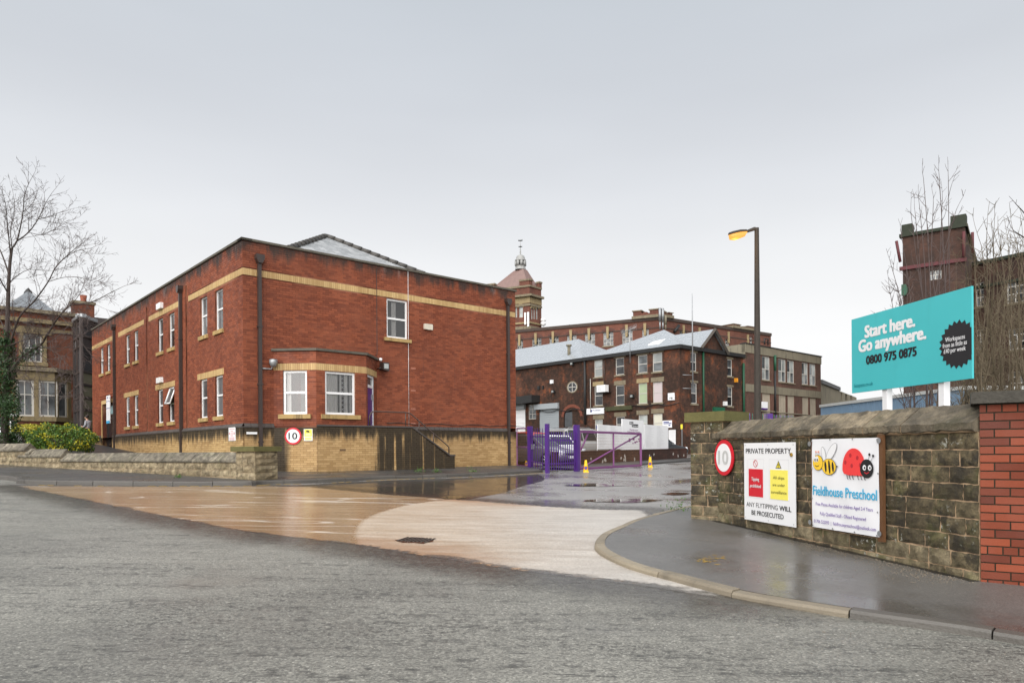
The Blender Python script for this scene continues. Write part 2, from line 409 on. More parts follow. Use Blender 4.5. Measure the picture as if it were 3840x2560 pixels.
def muddy():
    """film of muddy rain water: still and brown on the left of the seam, running on the right with pale sky sheen painted in, a dark wet rim outside"""
    t = NT('muddy_rain_water'); p = t.pos()
    at_ = t.n('Attribute'); at_.attribute_name = 'inset'; e = at_.outputs['Fac']; a2 = t.n('Attribute'); a2.attribute_name = 'running'; rr = a2.outputs['Fac']
    n1 = t.noise(p, 1.6, 5, .65); n2 = t.noise(p, 11, 4, .65)
    ee = t.math('ADD', e, t.math('ADD', t.math('MULTIPLY', t.math('SUBTRACT', n1, .5), .42), t.math('MULTIPLY', t.math('SUBTRACT', n2, .5), .28)))
    a = t.rng(ee, -.01, t.rng(rr, 0., 1.5, .07, .2)); band = t.math('MULTIPLY', t.rng(ee, -1.0, -.15), t.rng(n2, .3, .6, .45, .85))
    run = t.rng(t.math('ADD', rr, t.math('MULTIPLY', t.math('SUBTRACT', n2, .5), .12)), -.06, .06)
    fl = t.noise(t.scaled(p, (.55, 2.6, 1)), 2.2, 5, .65); fl2 = t.noise(t.scaled(p, (.8, 3.2, 1)), 7, 4, .6)
    cl = t.mix(t.rng(fl, .3, .7), (.27, .175, .095), (.39, .275, .165)); cl = t.mix(t.rng(t.noise(p, .5, 3), .35, .65), mul((.34, .22, .12), .8), cl)
    crr = t.mix(t.rng(fl, .3, .7), (.38, .28, .185), (.52, .43, .335))
    crr = t.mix(t.rng(t.math('ADD', rr, t.math('MULTIPLY', n1, .8)), .6, 4.6), crr, t.mix(t.rng(fl, .3, .7), (.36, .325, .285), (.49, .46, .42)))  # tan fades to pale away from the seam: sky reflection put into the colour
    # browner silt where the running water spills on to the main road
    crr = t.mix(t.math('MULTIPLY', t.math('MULTIPLY', t.rng(t.math('ADD', e, t.math('MULTIPLY', fl, 1.4)), 1.7, .8), .85), t.rng(rr, 1.2, 2.6, 1., 0.)), crr, (.30, .16, .075))
    col = t.mix(run, cl, crr)
    mp_ = t.n('Mapping'); t.l(p, mp_.inputs['Vector']); mp_.inputs['Rotation'].default_value = (0, 0, math.radians(30)); mp_.inputs['Scale'].default_value = (.13, .9, 1); mpr = mp_.outputs[0]
    ripl = t.rng(t.math('ABSOLUTE', t.math('SUBTRACT', t.noise(mpr, 1.0, 3, .5), .5)), .010, .003, 0, .8)
    col = t.mix(t.math('MULTIPLY', ripl, t.rng(run, 0, 1, 1., .25, False)), col, (.72, .66, .58))
    col = t.mix(t.rng(t.noise(p, 42, 5, .8), .52, .64, 0, .55), col, (.12, .085, .058))
    vcl = t.n('TexVoronoi'); t.l(p, vcl.inputs['Vector']); vcl.inputs['Scale'].default_value = 60; col = t.mix(1., col, t.mix(t.sep(vcl.outputs['Color'])[0], (.86,) * 3, (1.12,) * 3), 'MULTIPLY')
    rg = t.mix(run, t.mix(fl, (.14,) * 3, (.32,) * 3), t.mix(fl, (.34,) * 3, (.5,) * 3))
    alpha = t.math('MAXIMUM', a, t.math('MULTIPLY', band, .7))
    t.set(color=t.mix(a, (.05, .044, .038), col), rough=t.mix(a, (.22,) * 3, rg), spec=.9, ior=1.6, alpha=alpha)
    vg = t.voro(p, 70); h = t.math('ADD', t.math('MULTIPLY', fl2, .6), t.math('MULTIPLY', vg, t.rng(run, 0, 1, .25, .6, False)))
    t.bump(t.math('MULTIPLY', h, t.rng(run, 0, 1, .35, 1., False)), .004); return t.m
m_mud = muddy()
m_kerb = M('pale_concrete_kerb', (.22, .185, .135), .6, .25, 3, .15, orand=.15, bump=.004, dirt=.3, spec=.45)
m_kerbd = M('dark_wet_kerb', (.075, .068, .06), .45, .25, 3, .15, orand=.15, bump=.004, spec=.5)
m_earth = M('bare_ground', (.07, .062, .045), .9, .3, .3, bump=.02, bscale=8)
m_grass = M('rough_grass', (.06, .10, .025), .8, .4, 5, .3, 30, bump=.03, bscale=40)
m_line = M('worn_yellow_road_paint', (.42, .26, .04), .6, .35, 9, .3, 40)

# terrain sheet out to the horizon
mb = MB()
xs = [-2500, -900, -300, -120, -60, -30, -15, 0, 15, 30, 60, 120, 300, 900, 2500]; ys = [-400, -120, -40, 0, 15, 30, 50, 70, 120, 300, 900, 2600]
for i in range(len(xs) - 1):
    for j in range(len(ys) - 1):
        mb.poly([V((x, y, gz(x, y) - .02)) for x, y in ((xs[i], ys[j]), (xs[i + 1], ys[j]), (xs[i + 1], ys[j + 1]), (xs[i], ys[j + 1]))])
struct('ground', mb, m_earth)
def sheet(pts, dz):
    m = MB(); m.poly([on_g(p[0], p[1], dz) for p in pts]); return m
far_l = gnd(33, 1816); edge_d = (gnd(163, 1845) - gnd(2431, 2199)).normalized()
# main road: from behind the camera to the line of the junction
struct('main_road', sheet([(-45, -30), (40, -30), (40, 70), (-45, 70)], 0.0), m_road)
# right kerb line (foot of the kerb on the road)
KR = [(2587, 1903), (2400, 1951), (2316, 1985), (2251, 2016), (2226, 2052), (2253, 2087), (2360, 2137), (2538, 2188), (2664, 2222), (2800, 2254), (3149, 2313), (3584, 2376), (3840, 2419)]
KR = [gnd(*q) for q in KR]
dq = (KR[-1] - KR[-2]).normalized(); KR.append(KR[-1] + dq * 2.5); KR.append(KR[-1] + dq * 6)
dq = (KR[0] - KR[1]).normalized(); KR.insert(0, KR[0] + dq * 3); KR.insert(0, KR[0] + dq * 8)
KL = [(-420, 1790), (0, 1797), (71, 1813), (219, 1818), (384, 1820), (700, 1821), (932, 1820), (995, 1816), (1190, 1811), (1460, 1797), (1705, 1789), (1980, 1775), (2036, 1771)]
KL = [gnd(*q) for q in KL]
KL[0] = KL[1] + (KL[1] - KL[3]).normalized() * 9
def smooth_line(ps, step=.06):
    out = []
    for i in range(len(ps) - 1):
        p0, p1, p2, p3 = ps[max(i - 1, 0)], ps[i], ps[i + 1], ps[min(i + 2, len(ps) - 1)]
        n = max(2, int((p2 - p1).length / step))
        for k in range(n):
            u = k / n
            out.append(.5 * ((2 * p1) + (p2 - p0) * u + (2 * p0 - 5 * p1 + 4 * p2 - p3) * u * u + (3 * p1 - p0 - 3 * p2 + p3) * u ** 3))
    out.append(ps[-1].copy()); return out
KRs, KLs = smooth_line(KR), smooth_line(KL)
def side_normals(ls, sgn):
    out = []
    for i in range(len(ls)):
        tt = ls[min(i + 3, len(ls) - 1)] - ls[max(i - 3, 0)]; tt.z = 0; tt.normalize(); out.append(V((-tt.y, tt.x, 0)) * sgn)
    return out
def kerb(name, ls, sgn, mats, stone, hgt, wid, pick):
    nn = side_normals(ls, sgn); root = bpy.data.objects.new(name, None); COL.objects.link(root); root.location = ls[len(ls) // 2]; root['kind'] = 'structure'
    i = 0
    while i < len(ls) - 2:
        j, acc = i, 0
        while j < len(ls) - 1 and acc < stone: acc += (ls[j + 1] - ls[j]).length; j += 1
        m = MB(); step = max(1, (j - i) // 6); idx = list(range(i, j, step)) + [j]
        if len(idx) < 2: break
        prof = [(0.0, -.1), (0.012, hgt - .022), (.03, hgt), (wid, hgt + .004), (wid, -.1)]
        jit = random.uniform(-.006, .006); rows = []
        for q, k in enumerate(idx):
            pin = .006 if q == 0 else (-.006 if q == len(idx) - 1 else 0)
            tt = (ls[min(k + 1, len(ls) - 1)] - ls[max(k - 1, 0)]).normalized()
            base = ls[k] + tt * pin
            rows.append(m.pts([on_g(*(base + nn[k] * (o + jit * (h > 0)))[:2], h + (jit if h > 0 else 0)) for o, h in prof]))
        for a, b in zip(rows, rows[1:]):
            for q in range(4):
                m.f.append((a + q, b + q, b + q + 1, a + q + 1) if sgn < 0 else (a + q + 1, b + q + 1, b + q, a + q)); m.sm.append(False)
        for a in (rows[0], rows[-1]): m.f.append(tuple(a + q for q in range(5))); m.sm.append(False)
        o = obj('kerb_stone', m, pick(ls[i]), root)
        i = j
    return [ls[k] + nn[k] * wid for k in range(0, len(ls), 4)]
PVR = .06                                    # upstand of the right kerb
# right kerb: the pavement lies to the right of the line running towards the camera
inR = kerb('kerb_beside_stone_wall', KRs, 1, None, .92, PVR, .135, lambda p: m_kerb if p.y > gnd(3149, 2313).y + .12 else m_kerbd)
inL = kerb('kerb_beside_offices', KLs, 1, None, .92, .11, .135, lambda p: m_kerbd)
# surfaces of the side road
far_edge = [(33, 1816), (163, 1845), (653, 1943), (914, 1992), (1329, 2042), (1550, 2077), (1971, 2142), (2431, 2199), (2700, 2243)]
kedge = [(2538, 2188), (2360, 2137), (2253, 2087), (2226, 2052), (2251, 2016), (2316, 1985), (2400, 1951), (2587, 1903)]
side_pts = [gnd(*q) for q in far_edge + kedge]
top = [KR[1], KR[0], V((KR[0].x + 22, KR[0].y + 42, 0)), V((-2, 66, 0)), V((-.5, 36, 0))] + [V(p) for p in reversed(KL[2:])]
def gsheet(pts, dz):
    m = MB(); m.poly([on_g(p[0], p[1], dz) for p in pts]); return m
struct('side_road', gsheet(side_pts + top, .004), m_side)
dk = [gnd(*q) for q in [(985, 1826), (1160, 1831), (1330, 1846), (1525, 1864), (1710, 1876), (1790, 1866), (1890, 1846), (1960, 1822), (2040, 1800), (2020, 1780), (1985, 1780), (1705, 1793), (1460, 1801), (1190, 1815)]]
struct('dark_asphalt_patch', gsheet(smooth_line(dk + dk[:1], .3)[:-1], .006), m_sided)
up_edge = [(2420, 1913), (2200, 1906), (2036, 1897), (1870, 1884), (1710, 1873), (1525, 1860), (1330, 1842), (1160, 1827), (985, 1822)]
seam = [(1345, 2046), (1335, 2010), (1345, 1975), (1375, 1945), (1440, 1918), (1530, 1895), (1640, 1878), (1710, 1873)]
seam_w = smooth_line([gnd(*q) for q in seam], .2)
outline = [gnd(*q) for q in [(60, 1822)] + far_edge[1:8] + [(2640, 2236), (2720, 2240)]] + [gnd(*q) + V((.45, .12, 0)) for q in kedge[:-1]] + [gnd(*q) for q in up_edge + [(800, 1824), (500, 1824), (200, 1823)]]
right_o = list(reversed(seam_w)) + [gnd(*q) for q in far_edge[5:8] + [(2800, 2290), (2800, 1880)] + up_edge[1:5]]
def sdist(poly, pts):
    """signed distance of points to a polygon (positive inside)"""
    P_ = np.array([(q.x, q.y) for q in poly]); A, B = P_, np.roll(P_, -1, 0); best = np.full(len(pts), 1e9); ins = np.zeros(len(pts), bool)
    for a, b in zip(A, B):
        ab = b - a; tt = np.clip(((pts - a) @ ab) / (ab @ ab + 1e-12), 0, 1); dd = np.hypot(*(pts - (a + tt[:, None] * ab)).T); best = np.minimum(best, dd)
        c = ((a[1] > pts[:, 1]) != (b[1] > pts[:, 1])); xx = (b[0] - a[0]) * (pts[:, 1] - a[1]) / (b[1] - a[1] + 1e-12) + a[0]; ins ^= c & (pts[:, 0] < xx)
    return np.where(ins, best, -best)
gs = .1; gx_ = np.arange(-17, 3.4, gs); gy_ = np.arange(4.6, 21.5, gs)
XX, YY = np.meshgrid(gx_, gy_); PT = np.stack([XX.ravel(), YY.ravel()], 1); sd_o = sdist(outline, PT); sd_r = sdist(right_o, PT)
SW = np.array([(q.x, q.y) for q in seam_w]); ds_ = np.full(len(PT), 1e9)
for a_, b_ in zip(SW, SW[1:]):
    ab = b_ - a_; tt = np.clip(((PT - a_) @ ab) / (ab @ ab + 1e-12), 0, 1); ds_ = np.minimum(ds_, np.hypot(*(PT - (a_ + tt[:, None] * ab)).T))
sd_r = np.sign(sd_r) * ds_
keep = sd_o > -1.6; idx = -np.ones(len(PT), int); idx[keep] = np.arange(keep.sum())
me = bpy.data.meshes.new('muddy_water'); vv = np.column_stack([PT[keep], GX * PT[keep][:, 0] + GY * PT[keep][:, 1] + .008])
nxg, nyg = len(gx_), len(gy_); fc = []
for j in range(nyg - 1):
    for i in range(nxg - 1):
        k = [j * nxg + i, j * nxg + i + 1, (j + 1) * nxg + i + 1, (j + 1) * nxg + i]; k = [int(idx[q]) for q in k]
        if min(k) >= 0: fc.append(k)
me.from_pydata(vv.tolist(), [], fc)
for nm, arr in (('inset', sd_o[keep]), ('running', sd_r[keep])):
    at_ = me.attributes.new(nm, 'FLOAT', 'POINT'); at_.data.foreach_set('value', arr.astype(np.float32))
me.materials.append(m_mud); mo = bpy.data.objects.new('muddy_water', me); COL.objects.link(mo); mo['kind'] = 'structure'
# worn yellow line along the office kerb
nn = side_normals(KLs, -1); mb = MB()
for k in range(int(len(KLs) * .42), len(KLs) - 8, 4):
    if random.random() < .62:
        a, b = KLs[k], KLs[k + 3]; na, nb = nn[k], nn[k + 3]
        mb.poly([on_g(*(a + na * .2)[:2], .0125), on_g(*(b + nb * .2)[:2], .0125), on_g(*(b + nb * .29)[:2], .0125), on_g(*(a + na * .29)[:2], .0125)][::-1])
struct('worn_yellow_line', mb, m_line)
# small deeper puddles
m_pud = NT('still_puddle'); t = m_pud; p = t.pos(); t.set(color=(.05, .035, .025), rough=.02, spec=.6); t.bump(t.noise(p, 6, 2), .002, .4); m_pud = t.m
for px, py, hx, hy in ((1560, 2025, 78, 11), (1700, 1863, 45, 6), (2330, 1876, 150, 7), (2230, 1818, 120, 5), (2530, 1850, 60, 5)):
    q = MB(); n = 26; q.poly([gnd(px + hx * math.cos(a) * random.uniform(.8, 1.1), py + hy * math.sin(a) * random.uniform(.7, 1.15), .013) for a in [2 * math.pi * k / n for k in range(n)]]); struct('puddle', q, m_pud)

g0 = gnd(1560, 2026); ed = gnd(1640, 2031) - gnd(1480, 2022); ed.z = 0; ed.normalize(); en = V((-ed.y, ed.x, 0)); m_gi = M('rusty_gully_iron', (.055, .045, .038), .4, .4, 20)
gr = bpy.data.objects.new('gully_grate', None); COL.objects.link(gr); gr.location = g0; gr['kind'] = 'structure'
for k in range(8):
    a = -.2 + k * .055; q = [on_g(*(g0 + ed * (a + da) + en * b)[:2], .014) for da, b in ((0, -.17), (.026, -.17), (.026, .17), (0, .17))]; m = MB(); m.hexa(q, [x + V((0, 0, .006)) for x in q]); obj('bar', m, m_gi, gr)

# right pavement, behind the right kerb, up to and under the stone wall
ptsR = [p for p in inR]
pave_r = ptsR + [V((16, -6, 0)), V((16, 10, 0)), V((6.5, 12.5, 0)), V((7, 22, 0))]
pave_r = [p for p in ptsR if p.y < 24] + [V((16, ptsR[-1].y - 2, 0)), V((16, 9, 0)), V((4.2, 16, 0))]
struct('pavement_beside_stone_wall', gsheet([p for p in pave_r], PVR), m_pave)
# left pavement between the office kerb and the plinth / garden wall
lw0, lw1 = gnd(0, 1741, .11), gnd(905, 1796, .11)         # foot of the garden wall
ldir = (lw0 - lw1).normalized()
pav_l = inL + [V(FM.w(LR + .6, 0, .5)), V(FM.w(LR, 0, -.3)), V(FM.w(0, 0, -.4)), lw1 + V((.6, .9, 0)), lw0 + ldir * 9 + V((.1, .6, 0))]
struct('pavement_beside_offices', gsheet(pav_l, .112), m_pave2)
# ------------------------------------------------------------------ brickwork and openings
def brick_list(s0, s1, z0, z1, holes=(), L=.225, H=.075, j=.01, zref=None, soldier=False):
    out = []
    if soldier:
        k = 0; x = s0
        while x < s1 - .02: out.append((x, min(x + H, s1) - j, z0, z1)); x += H
        return out
    zr = z0 if zref is None else zref
    k = math.ceil((z0 - zr) / H - 1e-6); za = zr + k * H
    while za < z1 - .02:
        zb = min(za + H, z1) - j; zm = (za + zb) / 2
        iv = [(s0, s1)]
        for h in holes:
            if h[2] - .004 < zm < h[3] + .004:
                nv = []
                for a, b in iv:
                    if h[1] <= a or h[0] >= b: nv.append((a, b)); continue
                    if h[0] > a: nv.append((a, h[0]))
                    if h[1] < b: nv.append((h[1], b))
                iv = nv
        off = (k % 2) * L / 2
        for a, b in iv:
            x = math.floor((a - off) / L) * L + off
            while x < b:
                p, q = max(x, a), min(x + L - j, b)
                if q - p > .025: out.append((p, q, za, zb))
                x += L
        k += 1; za += H
    return out
UNIT = {}
def unit_brick():
    if 'b' not in UNIT:
        m = MB(); i = m.pts([(0, 0, 0), (1, 0, 0), (1, 0, 1), (0, 0, 1), (0, 1, 0), (1, 1, 0), (1, 1, 1), (0, 1, 1)])
        for q in ((0, 1, 2, 3), (1, 5, 6, 2), (4, 0, 3, 7), (3, 2, 6, 7), (4, 5, 1, 0)): m.f.append(q); m.sm.append(False)
        UNIT['b'] = m
    return UNIT['b']
UM = {}
def single_bricks(bl, F, o0, o1, parent, mat, name='brick'):
    key = (name, mat.name)
    if key not in UM: UM[key] = unit_brick().mesh(name, mat)
    a = math.atan2(F.d.y, F.d.x); pl = wloc(parent)
    for s0, s1, z0, z1 in bl:
        oo = o1 + random.uniform(-.0015, .0015) * (3 if name == 'pier_brick' else 1)
        o = bpy.data.objects.new(name, UM[key]); COL.objects.link(o); o.parent = parent
        o.location = F.w(s0, z0, oo) - pl; o.rotation_euler = (0, 0, a); o.scale = (s1 - s0, oo - o0, z1 - z0)
def lay(sets, parent, mat, keep=300, name='brick', stuff='brickwork'):
    """sets: list of (bricks, Face, o0, o1). The `keep` nearest to the viewer are single parts, the rest one part of kind stuff"""
    allb = []
    for bl, F, o0, o1 in sets:
        for b in bl:
            c = F.w((b[0] + b[1]) / 2, (b[2] + b[3]) / 2) - E0
            allb.append((c.length_squared - 200 * (b[1] - b[0]) * 10 * 0, b, F, o0, o1))
    allb.sort(key=lambda q: q[0])
    for _, b, F, o0, o1 in allb[:keep]: single_bricks([b], F, o0, o1, parent, mat, name)
    if len(allb) > keep:
        m = MB()
        for _, b, F, o0, o1 in allb[keep:]: m.fbox(F, *b, o0, o1 + random.uniform(-.0015, .0015), back=False)
        obj(stuff, m, mat, parent, kind='stuff')
def wall_sheet(m, F, s0, s1, z0, z1, holes, o=0., reveal=.1):
    """wall face with rectangular openings and their reveals"""
    ss = sorted({s0, s1, *[min(max(h[k], s0), s1) for h in holes for k in (0, 1)]}); zs = sorted({z0, z1, *[min(max(h[k], z0), z1) for h in holes for k in (2, 3)]})
    for a, b in zip(ss, ss[1:]):
        for c, d in zip(zs, zs[1:]):
            sm, zm = (a + b) / 2, (c + d) / 2
            if any(h[0] < sm < h[1] and h[2] < zm < h[3] for h in holes): continue
            if b - a > 1e-6 and d - c > 1e-6: m.poly([F.w(a, c, o), F.w(b, c, o), F.w(b, d, o), F.w(a, d, o)])
    for h in holes:
        r = h[4] if len(h) > 4 else reveal
        a, b, c, d = h[:4]
        for p, q in (((a, c), (a, d)), ((a, d), (b, d)), ((b, d), (b, c)), ((b, c), (a, c))):
            m.poly([F.w(*p, o), F.w(*q, o), F.w(*q, o - r), F.w(*p, o - r)])
    return m
def window(parent, F, r, o=-.07, fw=.055, cross=(), mull=(), frame=m_pvc, pane=None, name='window', sill=None, sillm=None, dep=.06, bar=None, blind=None, backing=None, label=None):
    """r = (s0, s1, z0, z1); cross / mull = fractions of transoms and mullions. window > pane, sill, curtain"""
    s0, s1, z0, z1 = r; m = MB(); bw = bar or fw
    zc = [z0 + (z1 - z0) * c for c in cross]; sc = [s0 + (s1 - s0) * c for c in mull]
    m.fbox(F, s0, s0 + fw, z0, z1, o - dep, o); m.fbox(F, s1 - fw, s1, z0, z1, o - dep, o)
    m.fbox(F, s0 + fw, s1 - fw, z0, z0 + fw, o - dep, o - .002); m.fbox(F, s0 + fw, s1 - fw, z1 - fw, z1, o - dep, o - .002)
    for z in zc: m.fbox(F, s0 + fw, s1 - fw, z - bw / 2, z + bw / 2, o - dep, o - .004)
    for s in sc: m.fbox(F, s - bw / 2, s + bw / 2, z0 + fw, z1 - fw, o - dep, o - .006)
    w = obj(name, m, frame, parent)
    if label: w['label'] = label
    sb, zb = [s0 + fw] + sc + [s1 - fw], [z0 + fw] + zc + [z1 - fw]
    pm = pane or m_glass
    for i in range(len(sb) - 1):
        for j in range(len(zb) - 1):
            q = MB(); tl = random.uniform(-.004, .004)
            q.poly([F.w(sb[i], zb[j], o - .032 + tl), F.w(sb[i + 1], zb[j], o - .032 - tl), F.w(sb[i + 1], zb[j + 1], o - .032 - tl), F.w(sb[i], zb[j + 1], o - .032 + tl)])
            obj('pane', q, pm[(i + j) % len(pm)] if isinstance(pm, (list, tuple)) else pm, w)
    if sill:
        q = MB(); q.fbox(F, s0 - sill[0], s1 + sill[0], z0 - sill[1], z0 - .002, -.1, sill[2]); obj('sill', q, sillm or m_sill, w)
    if backing:
        q = MB(); b = o - dep - .02; e = b - backing
        q.poly([F.w(s0, z0, e), F.w(s1, z0, e), F.w(s1, z1, e), F.w(s0, z1, e)])
        for a, c in (((s0, z0), (s0, z1)), ((s0, z1), (s1, z1)), ((s1, z1), (s1, z0)), ((s1, z0), (s0, z0))): q.poly([F.w(*a, b), F.w(*c, b), F.w(*c, e), F.w(*a, e)])
        obj('room', q, m_room, w)
    if blind:
        for a, b in blind:
            q = MB(); n = max(3, int((b - a) * (s1 - s0) / .035)); sa, sb_ = s0 + (s1 - s0) * a, s0 + (s1 - s0) * b
            for k in range(n):
                x0, x1 = sa + (sb_ - sa) * k / n, sa + (sb_ - sa) * (k + 1) / n; oa, ob = (o - .13, o - .15) if k % 2 else (o - .15, o - .13)
                q.poly([F.w(x0, z0 + fw, oa), F.w(x1, z0 + fw, ob), F.w(x1, z1 - fw, ob), F.w(x0, z1 - fw, oa)], True)
            obj('curtain', q, m_curtain, w)
    return w

# ------------------------------------------------------------------ the red brick office
office = thing('brick_office', 'two-storey red brick office block with yellow brick plinth and flat parapet', 'building', FM.w(0, .6))
HOLE_G = .06
# left front: window and door openings read from the photograph
lw_up = [(807.5, 836, 1083.5, 1236.5), (751, 778, 1111, 1257.5), (633, 654.5, 1171.5, 1304), (592.5, 611.5, 1192.5, 1319), (503, 518.5, 1239, 1353.5), (472, 486, 1255, 1366), (401.5, 414, 1290, 1393), (376.5, 388, 1303, 1403)]
lw_lo = [(807.5, 836, 1406, 1559), (751, 778, 1421, 1567.5), (633, 654.5, 1450, 1581.5), (592.5, 611.5, 1460, 1585), (503, 518.5, 1481, 1596), (472, 486, 1490, 1600)]
rU = [FL.rect(*q) for q in lw_up]; rL = [FL.rect(*q) for q in lw_lo]
zu0, zu1 = np.mean([r[2] for r in rU]), np.mean([r[3] for r in rU]); zl0, zl1 = np.mean([r[2] for r in rL]), np.mean([r[3] for r in rL])
def fix(r, z0, z1):
    c = (r[0] + r[1]) / 2; return (c - .39, c + .39, z0, z1)
rU = [fix(r, zu0, min(zu1, Z_BB - .01)) for r in rU]; rL = [fix(r, zl0, zl1) for r in rL]
dr = FL.rect(384, 424, 1512, 1672); door_r = (dr[0], dr[1], dr[2], dr[3])
gro = [FL.s(552, 1400), FL.s(700, 1300)]                       # vertical grooves beside the pipes
grooves = [(g - .09, g + .09, Z_PL, Z_TOP - .45, .14) for g in gro]
holesL = [(*r, .1) for r in rU + rL] + [(*door_r, .35)] + grooves
# right front
rW = FM.rect(1450, 1528.5, 1123, 1269)
s_b0 = FM.s(1025, 1310); BP = 1.03                               # canted bay: start, projection
s_b1 = s_b0 + BP; s_b2 = FM.shift(BP).s(1373, 1400); s_b3 = s_b2 + BP
z_bc = FM.shift(BP).z(1185, 1305); z_bbt, z_bbb = FM.shift(BP).z(1185, 1361), FM.shift(BP).z(1185, 1386)
FB = [Face(FM.w(s_b0, 0), (FM.w(s_b1, 0, BP) - FM.w(s_b0, 0))), Face(FM.w(s_b1, 0, BP), D), Face(FM.w(s_b2, 0, BP), (FM.w(s_b3, 0) - FM.w(s_b2, 0, BP)))]
LB = [BP * math.sqrt(2), s_b2 - s_b1, BP * math.sqrt(2)]
holesM = [(*rW, .1), (s_b0 + .02, s_b3 - .02, Z_PL, z_bc - .06, .0)]
m = MB(); wall_sheet(m, FM, 0, LR, Z_PL, Z_TOP, holesM[:1]); wall_sheet(m, FL, 0, LL, Z_PL, Z_TOP, holesL)
for g in grooves: m.poly([FL.w(g[0], g[2], -.14), FL.w(g[1], g[2], -.14), FL.w(g[1], g[3], -.14), FL.w(g[0], g[3], -.14)])
B0, B1, B2 = FL.w(0, 0), FM.w(LR, 0), FM.w(LR, 0) - N * LL
m.poly([B0 + V((0, 0, 0)), B2, B2 + V((0, 0, Z_TOP)), B0 + V((0, 0, Z_TOP))]); m.poly([B2, B1, B1 + V((0, 0, Z_TOP)), B2 + V((0, 0, Z_TOP))])
obj('wall', m, m_mortar, office)
m = MB(); m.poly([p + V((0, 0, Z_TOP - .35)) for p in (B0, FM.w(0, 0), B1, B2)]); obj('flat_roof', m, m_slate, office)
# lintel bands over the lower windows
def mid(F, a, b): return F.s(a, 1500), F.s(b, 1500)
lint = [(FL.s(741, 1400), FL.s(840, 1380)), (FL.s(584, 1446), FL.s(657, 1430)), (FL.s(465, 1480), FL.s(521, 1465))]
lz0, lz1 = zl1 + .005, zl1 + .225
band_sets = []
segs = [(0, FL.s(426, 1280)), (FL.s(444, 1250), FL.s(540, 1210)), (FL.s(558, 1200), FL.s(680, 1130)), (FL.s(707, 1120), LL + .0)]
bands = [(FL, a, b, Z_BB, Z_BT) for a, b in segs] + [(FL, a, b, lz0, lz1) for a, b in lint] + [(FM, 0, LR, Z_BB, Z_BT)]
for F, a, b, z0, z1 in bands: band_sets.append((brick_list(a, b, z0, z1, soldier=True), F, .0, .012))
mb = MB()
for F, a, b, z0, z1 in bands: mb.poly([F.w(a, z0 - .004, .004), F.w(b, z0 - .004, .004), F.w(b, z1, .004), F.w(a, z1, .004)])
bh = lambda F: [(a - .001, b + .001, z0 - .01, z1 + .01) for G, a, b, z0, z1 in bands if G is F]
red = [(brick_list(0, LR, Z_PL, Z_TOP, holesM + bh(FM)), FM, -.02, .008), (brick_list(0, LL, Z_PL, Z_TOP, holesL + bh(FL)), FL, -.02, .008)]
# bay walls: flank with window, front with window, flank with door
rB0 = FB[0].rect(1061.5, 1151.5, 1388, 1552); rB1 = FB[1].rect(1219, 1332, 1395, 1555)
zb0, zb1 = (rB0[2] + rB1[2]) / 2, (rB0[3] + rB1[3]) / 2
rB0 = (max(rB0[0], .12), rB0[1], zb0, zb1); rB1 = (rB1[0], rB1[1], zb0, zb1)
rB2 = (.16, 1.06, 2.25, zb1)
bayh = [rB0, rB1, rB2]; bm = MB(); bands_b = []
for F, L, h in zip(FB, LB, bayh):
    wall_sheet(bm, F, 0, L, 2.2, z_bc - .08, [(*h, .1)])
    red.append((brick_list(0, L, 2.2, z_bc - .08, [h, (0, L, z_bbb - .01, z_bbt + .01)], zref=Z_PL), F, -.02, .008))
    band_sets.append((brick_list(0, L, z_bbb, z_bbt, soldier=True), F, 0, .012))
    bm.poly([F.w(0, z_bbb, .004), F.w(L, z_bbb, .004), F.w(L, z_bbt, .004), F.w(0, z_bbt, .004)])
bay = obj('bay', bm, m_mortar, office)
lay(red, office, m_brick, 300, 'brick', 'brickwork')
obj('band_backing', mb, m_bandm, office)
lay(band_sets, office, m_band, 60, 'band_brick', 'band_brickwork')
# bay roof and coping
m = MB()
pl = [FB[0].w(-.05, 0, .07), FB[0].w(LB[0] + .03, 0, .07), FB[1].w(LB[1] + .03, 0, .07), FB[2].w(LB[2] + .06, 0, .07)]
m.hexa([p + V((0, 0, z_bc - .08)) for p in pl], [p + V((0, 0, z_bc)) for p in pl]); obj('bay_coping', m, m_conc, office)
# parapet coping
m = MB()
a, b, c = FL.w(-.05, 0, .06), FM.w(-.0, 0, 0) + (N * .06 - D * .06), FM.w(LR + .06, 0, .06)
for p, q, nn_ in ((a, b, D), (b, c, -N)):
    lo = [p, q, q + nn_ * .36, p + nn_ * .36]
    m.hexa([x + V((0, 0, Z_TOP)) for x in lo], [x + V((0, 0, Z_TOP + .075)) for x in lo])
obj('parapet_coping', m, m_conc, office)
# windows
for k, r in enumerate(rU + rL):
    opened = k == 10
    w = window(office, FL, r, o=-.06, fw=.06, cross=(.52,), pane=m_glass2 if k in (0, 1, 8, 9) else [m_glass, m_glass2], sill=(.08, .14, .07), name='window')
    if opened:
        q = MB(); s0, s1, z0, z1 = r; zc = z0 + (z1 - z0) * .52
        for (p0, p1) in (((s0 + .03, zc), (s1 - .03, zc)), ((s0 + .03, z1 - .05), (s1 - .03, z1 - .05))):
            oo = .16 if p0[1] == zc else -.05
            q.tube([FL.w(*p0, oo), FL.w(*p1, oo)], .03, 4)
        for s in (s0 + .04, s1 - .04): q.tube([FL.w(s, zc, .16), FL.w(s, z1 - .05, -.05)], .03, 4)
        obj('open_casement', q, m_pvc, w)
        q = MB(); q.poly([FL.w(s0 + .04, zc, .16), FL.w(s1 - .04, zc, .16), FL.w(s1 - .04, z1 - .05, -.05), FL.w(s0 + .04, z1 - .05, -.05)]); obj('pane', q, m_glass2, w)
window(office, FM, rW, o=-.05, fw=.07, cross=(.5,), pane=m_clear, sill=(.13, .13, .08), backing=.9, blind=[(.35, .55)])
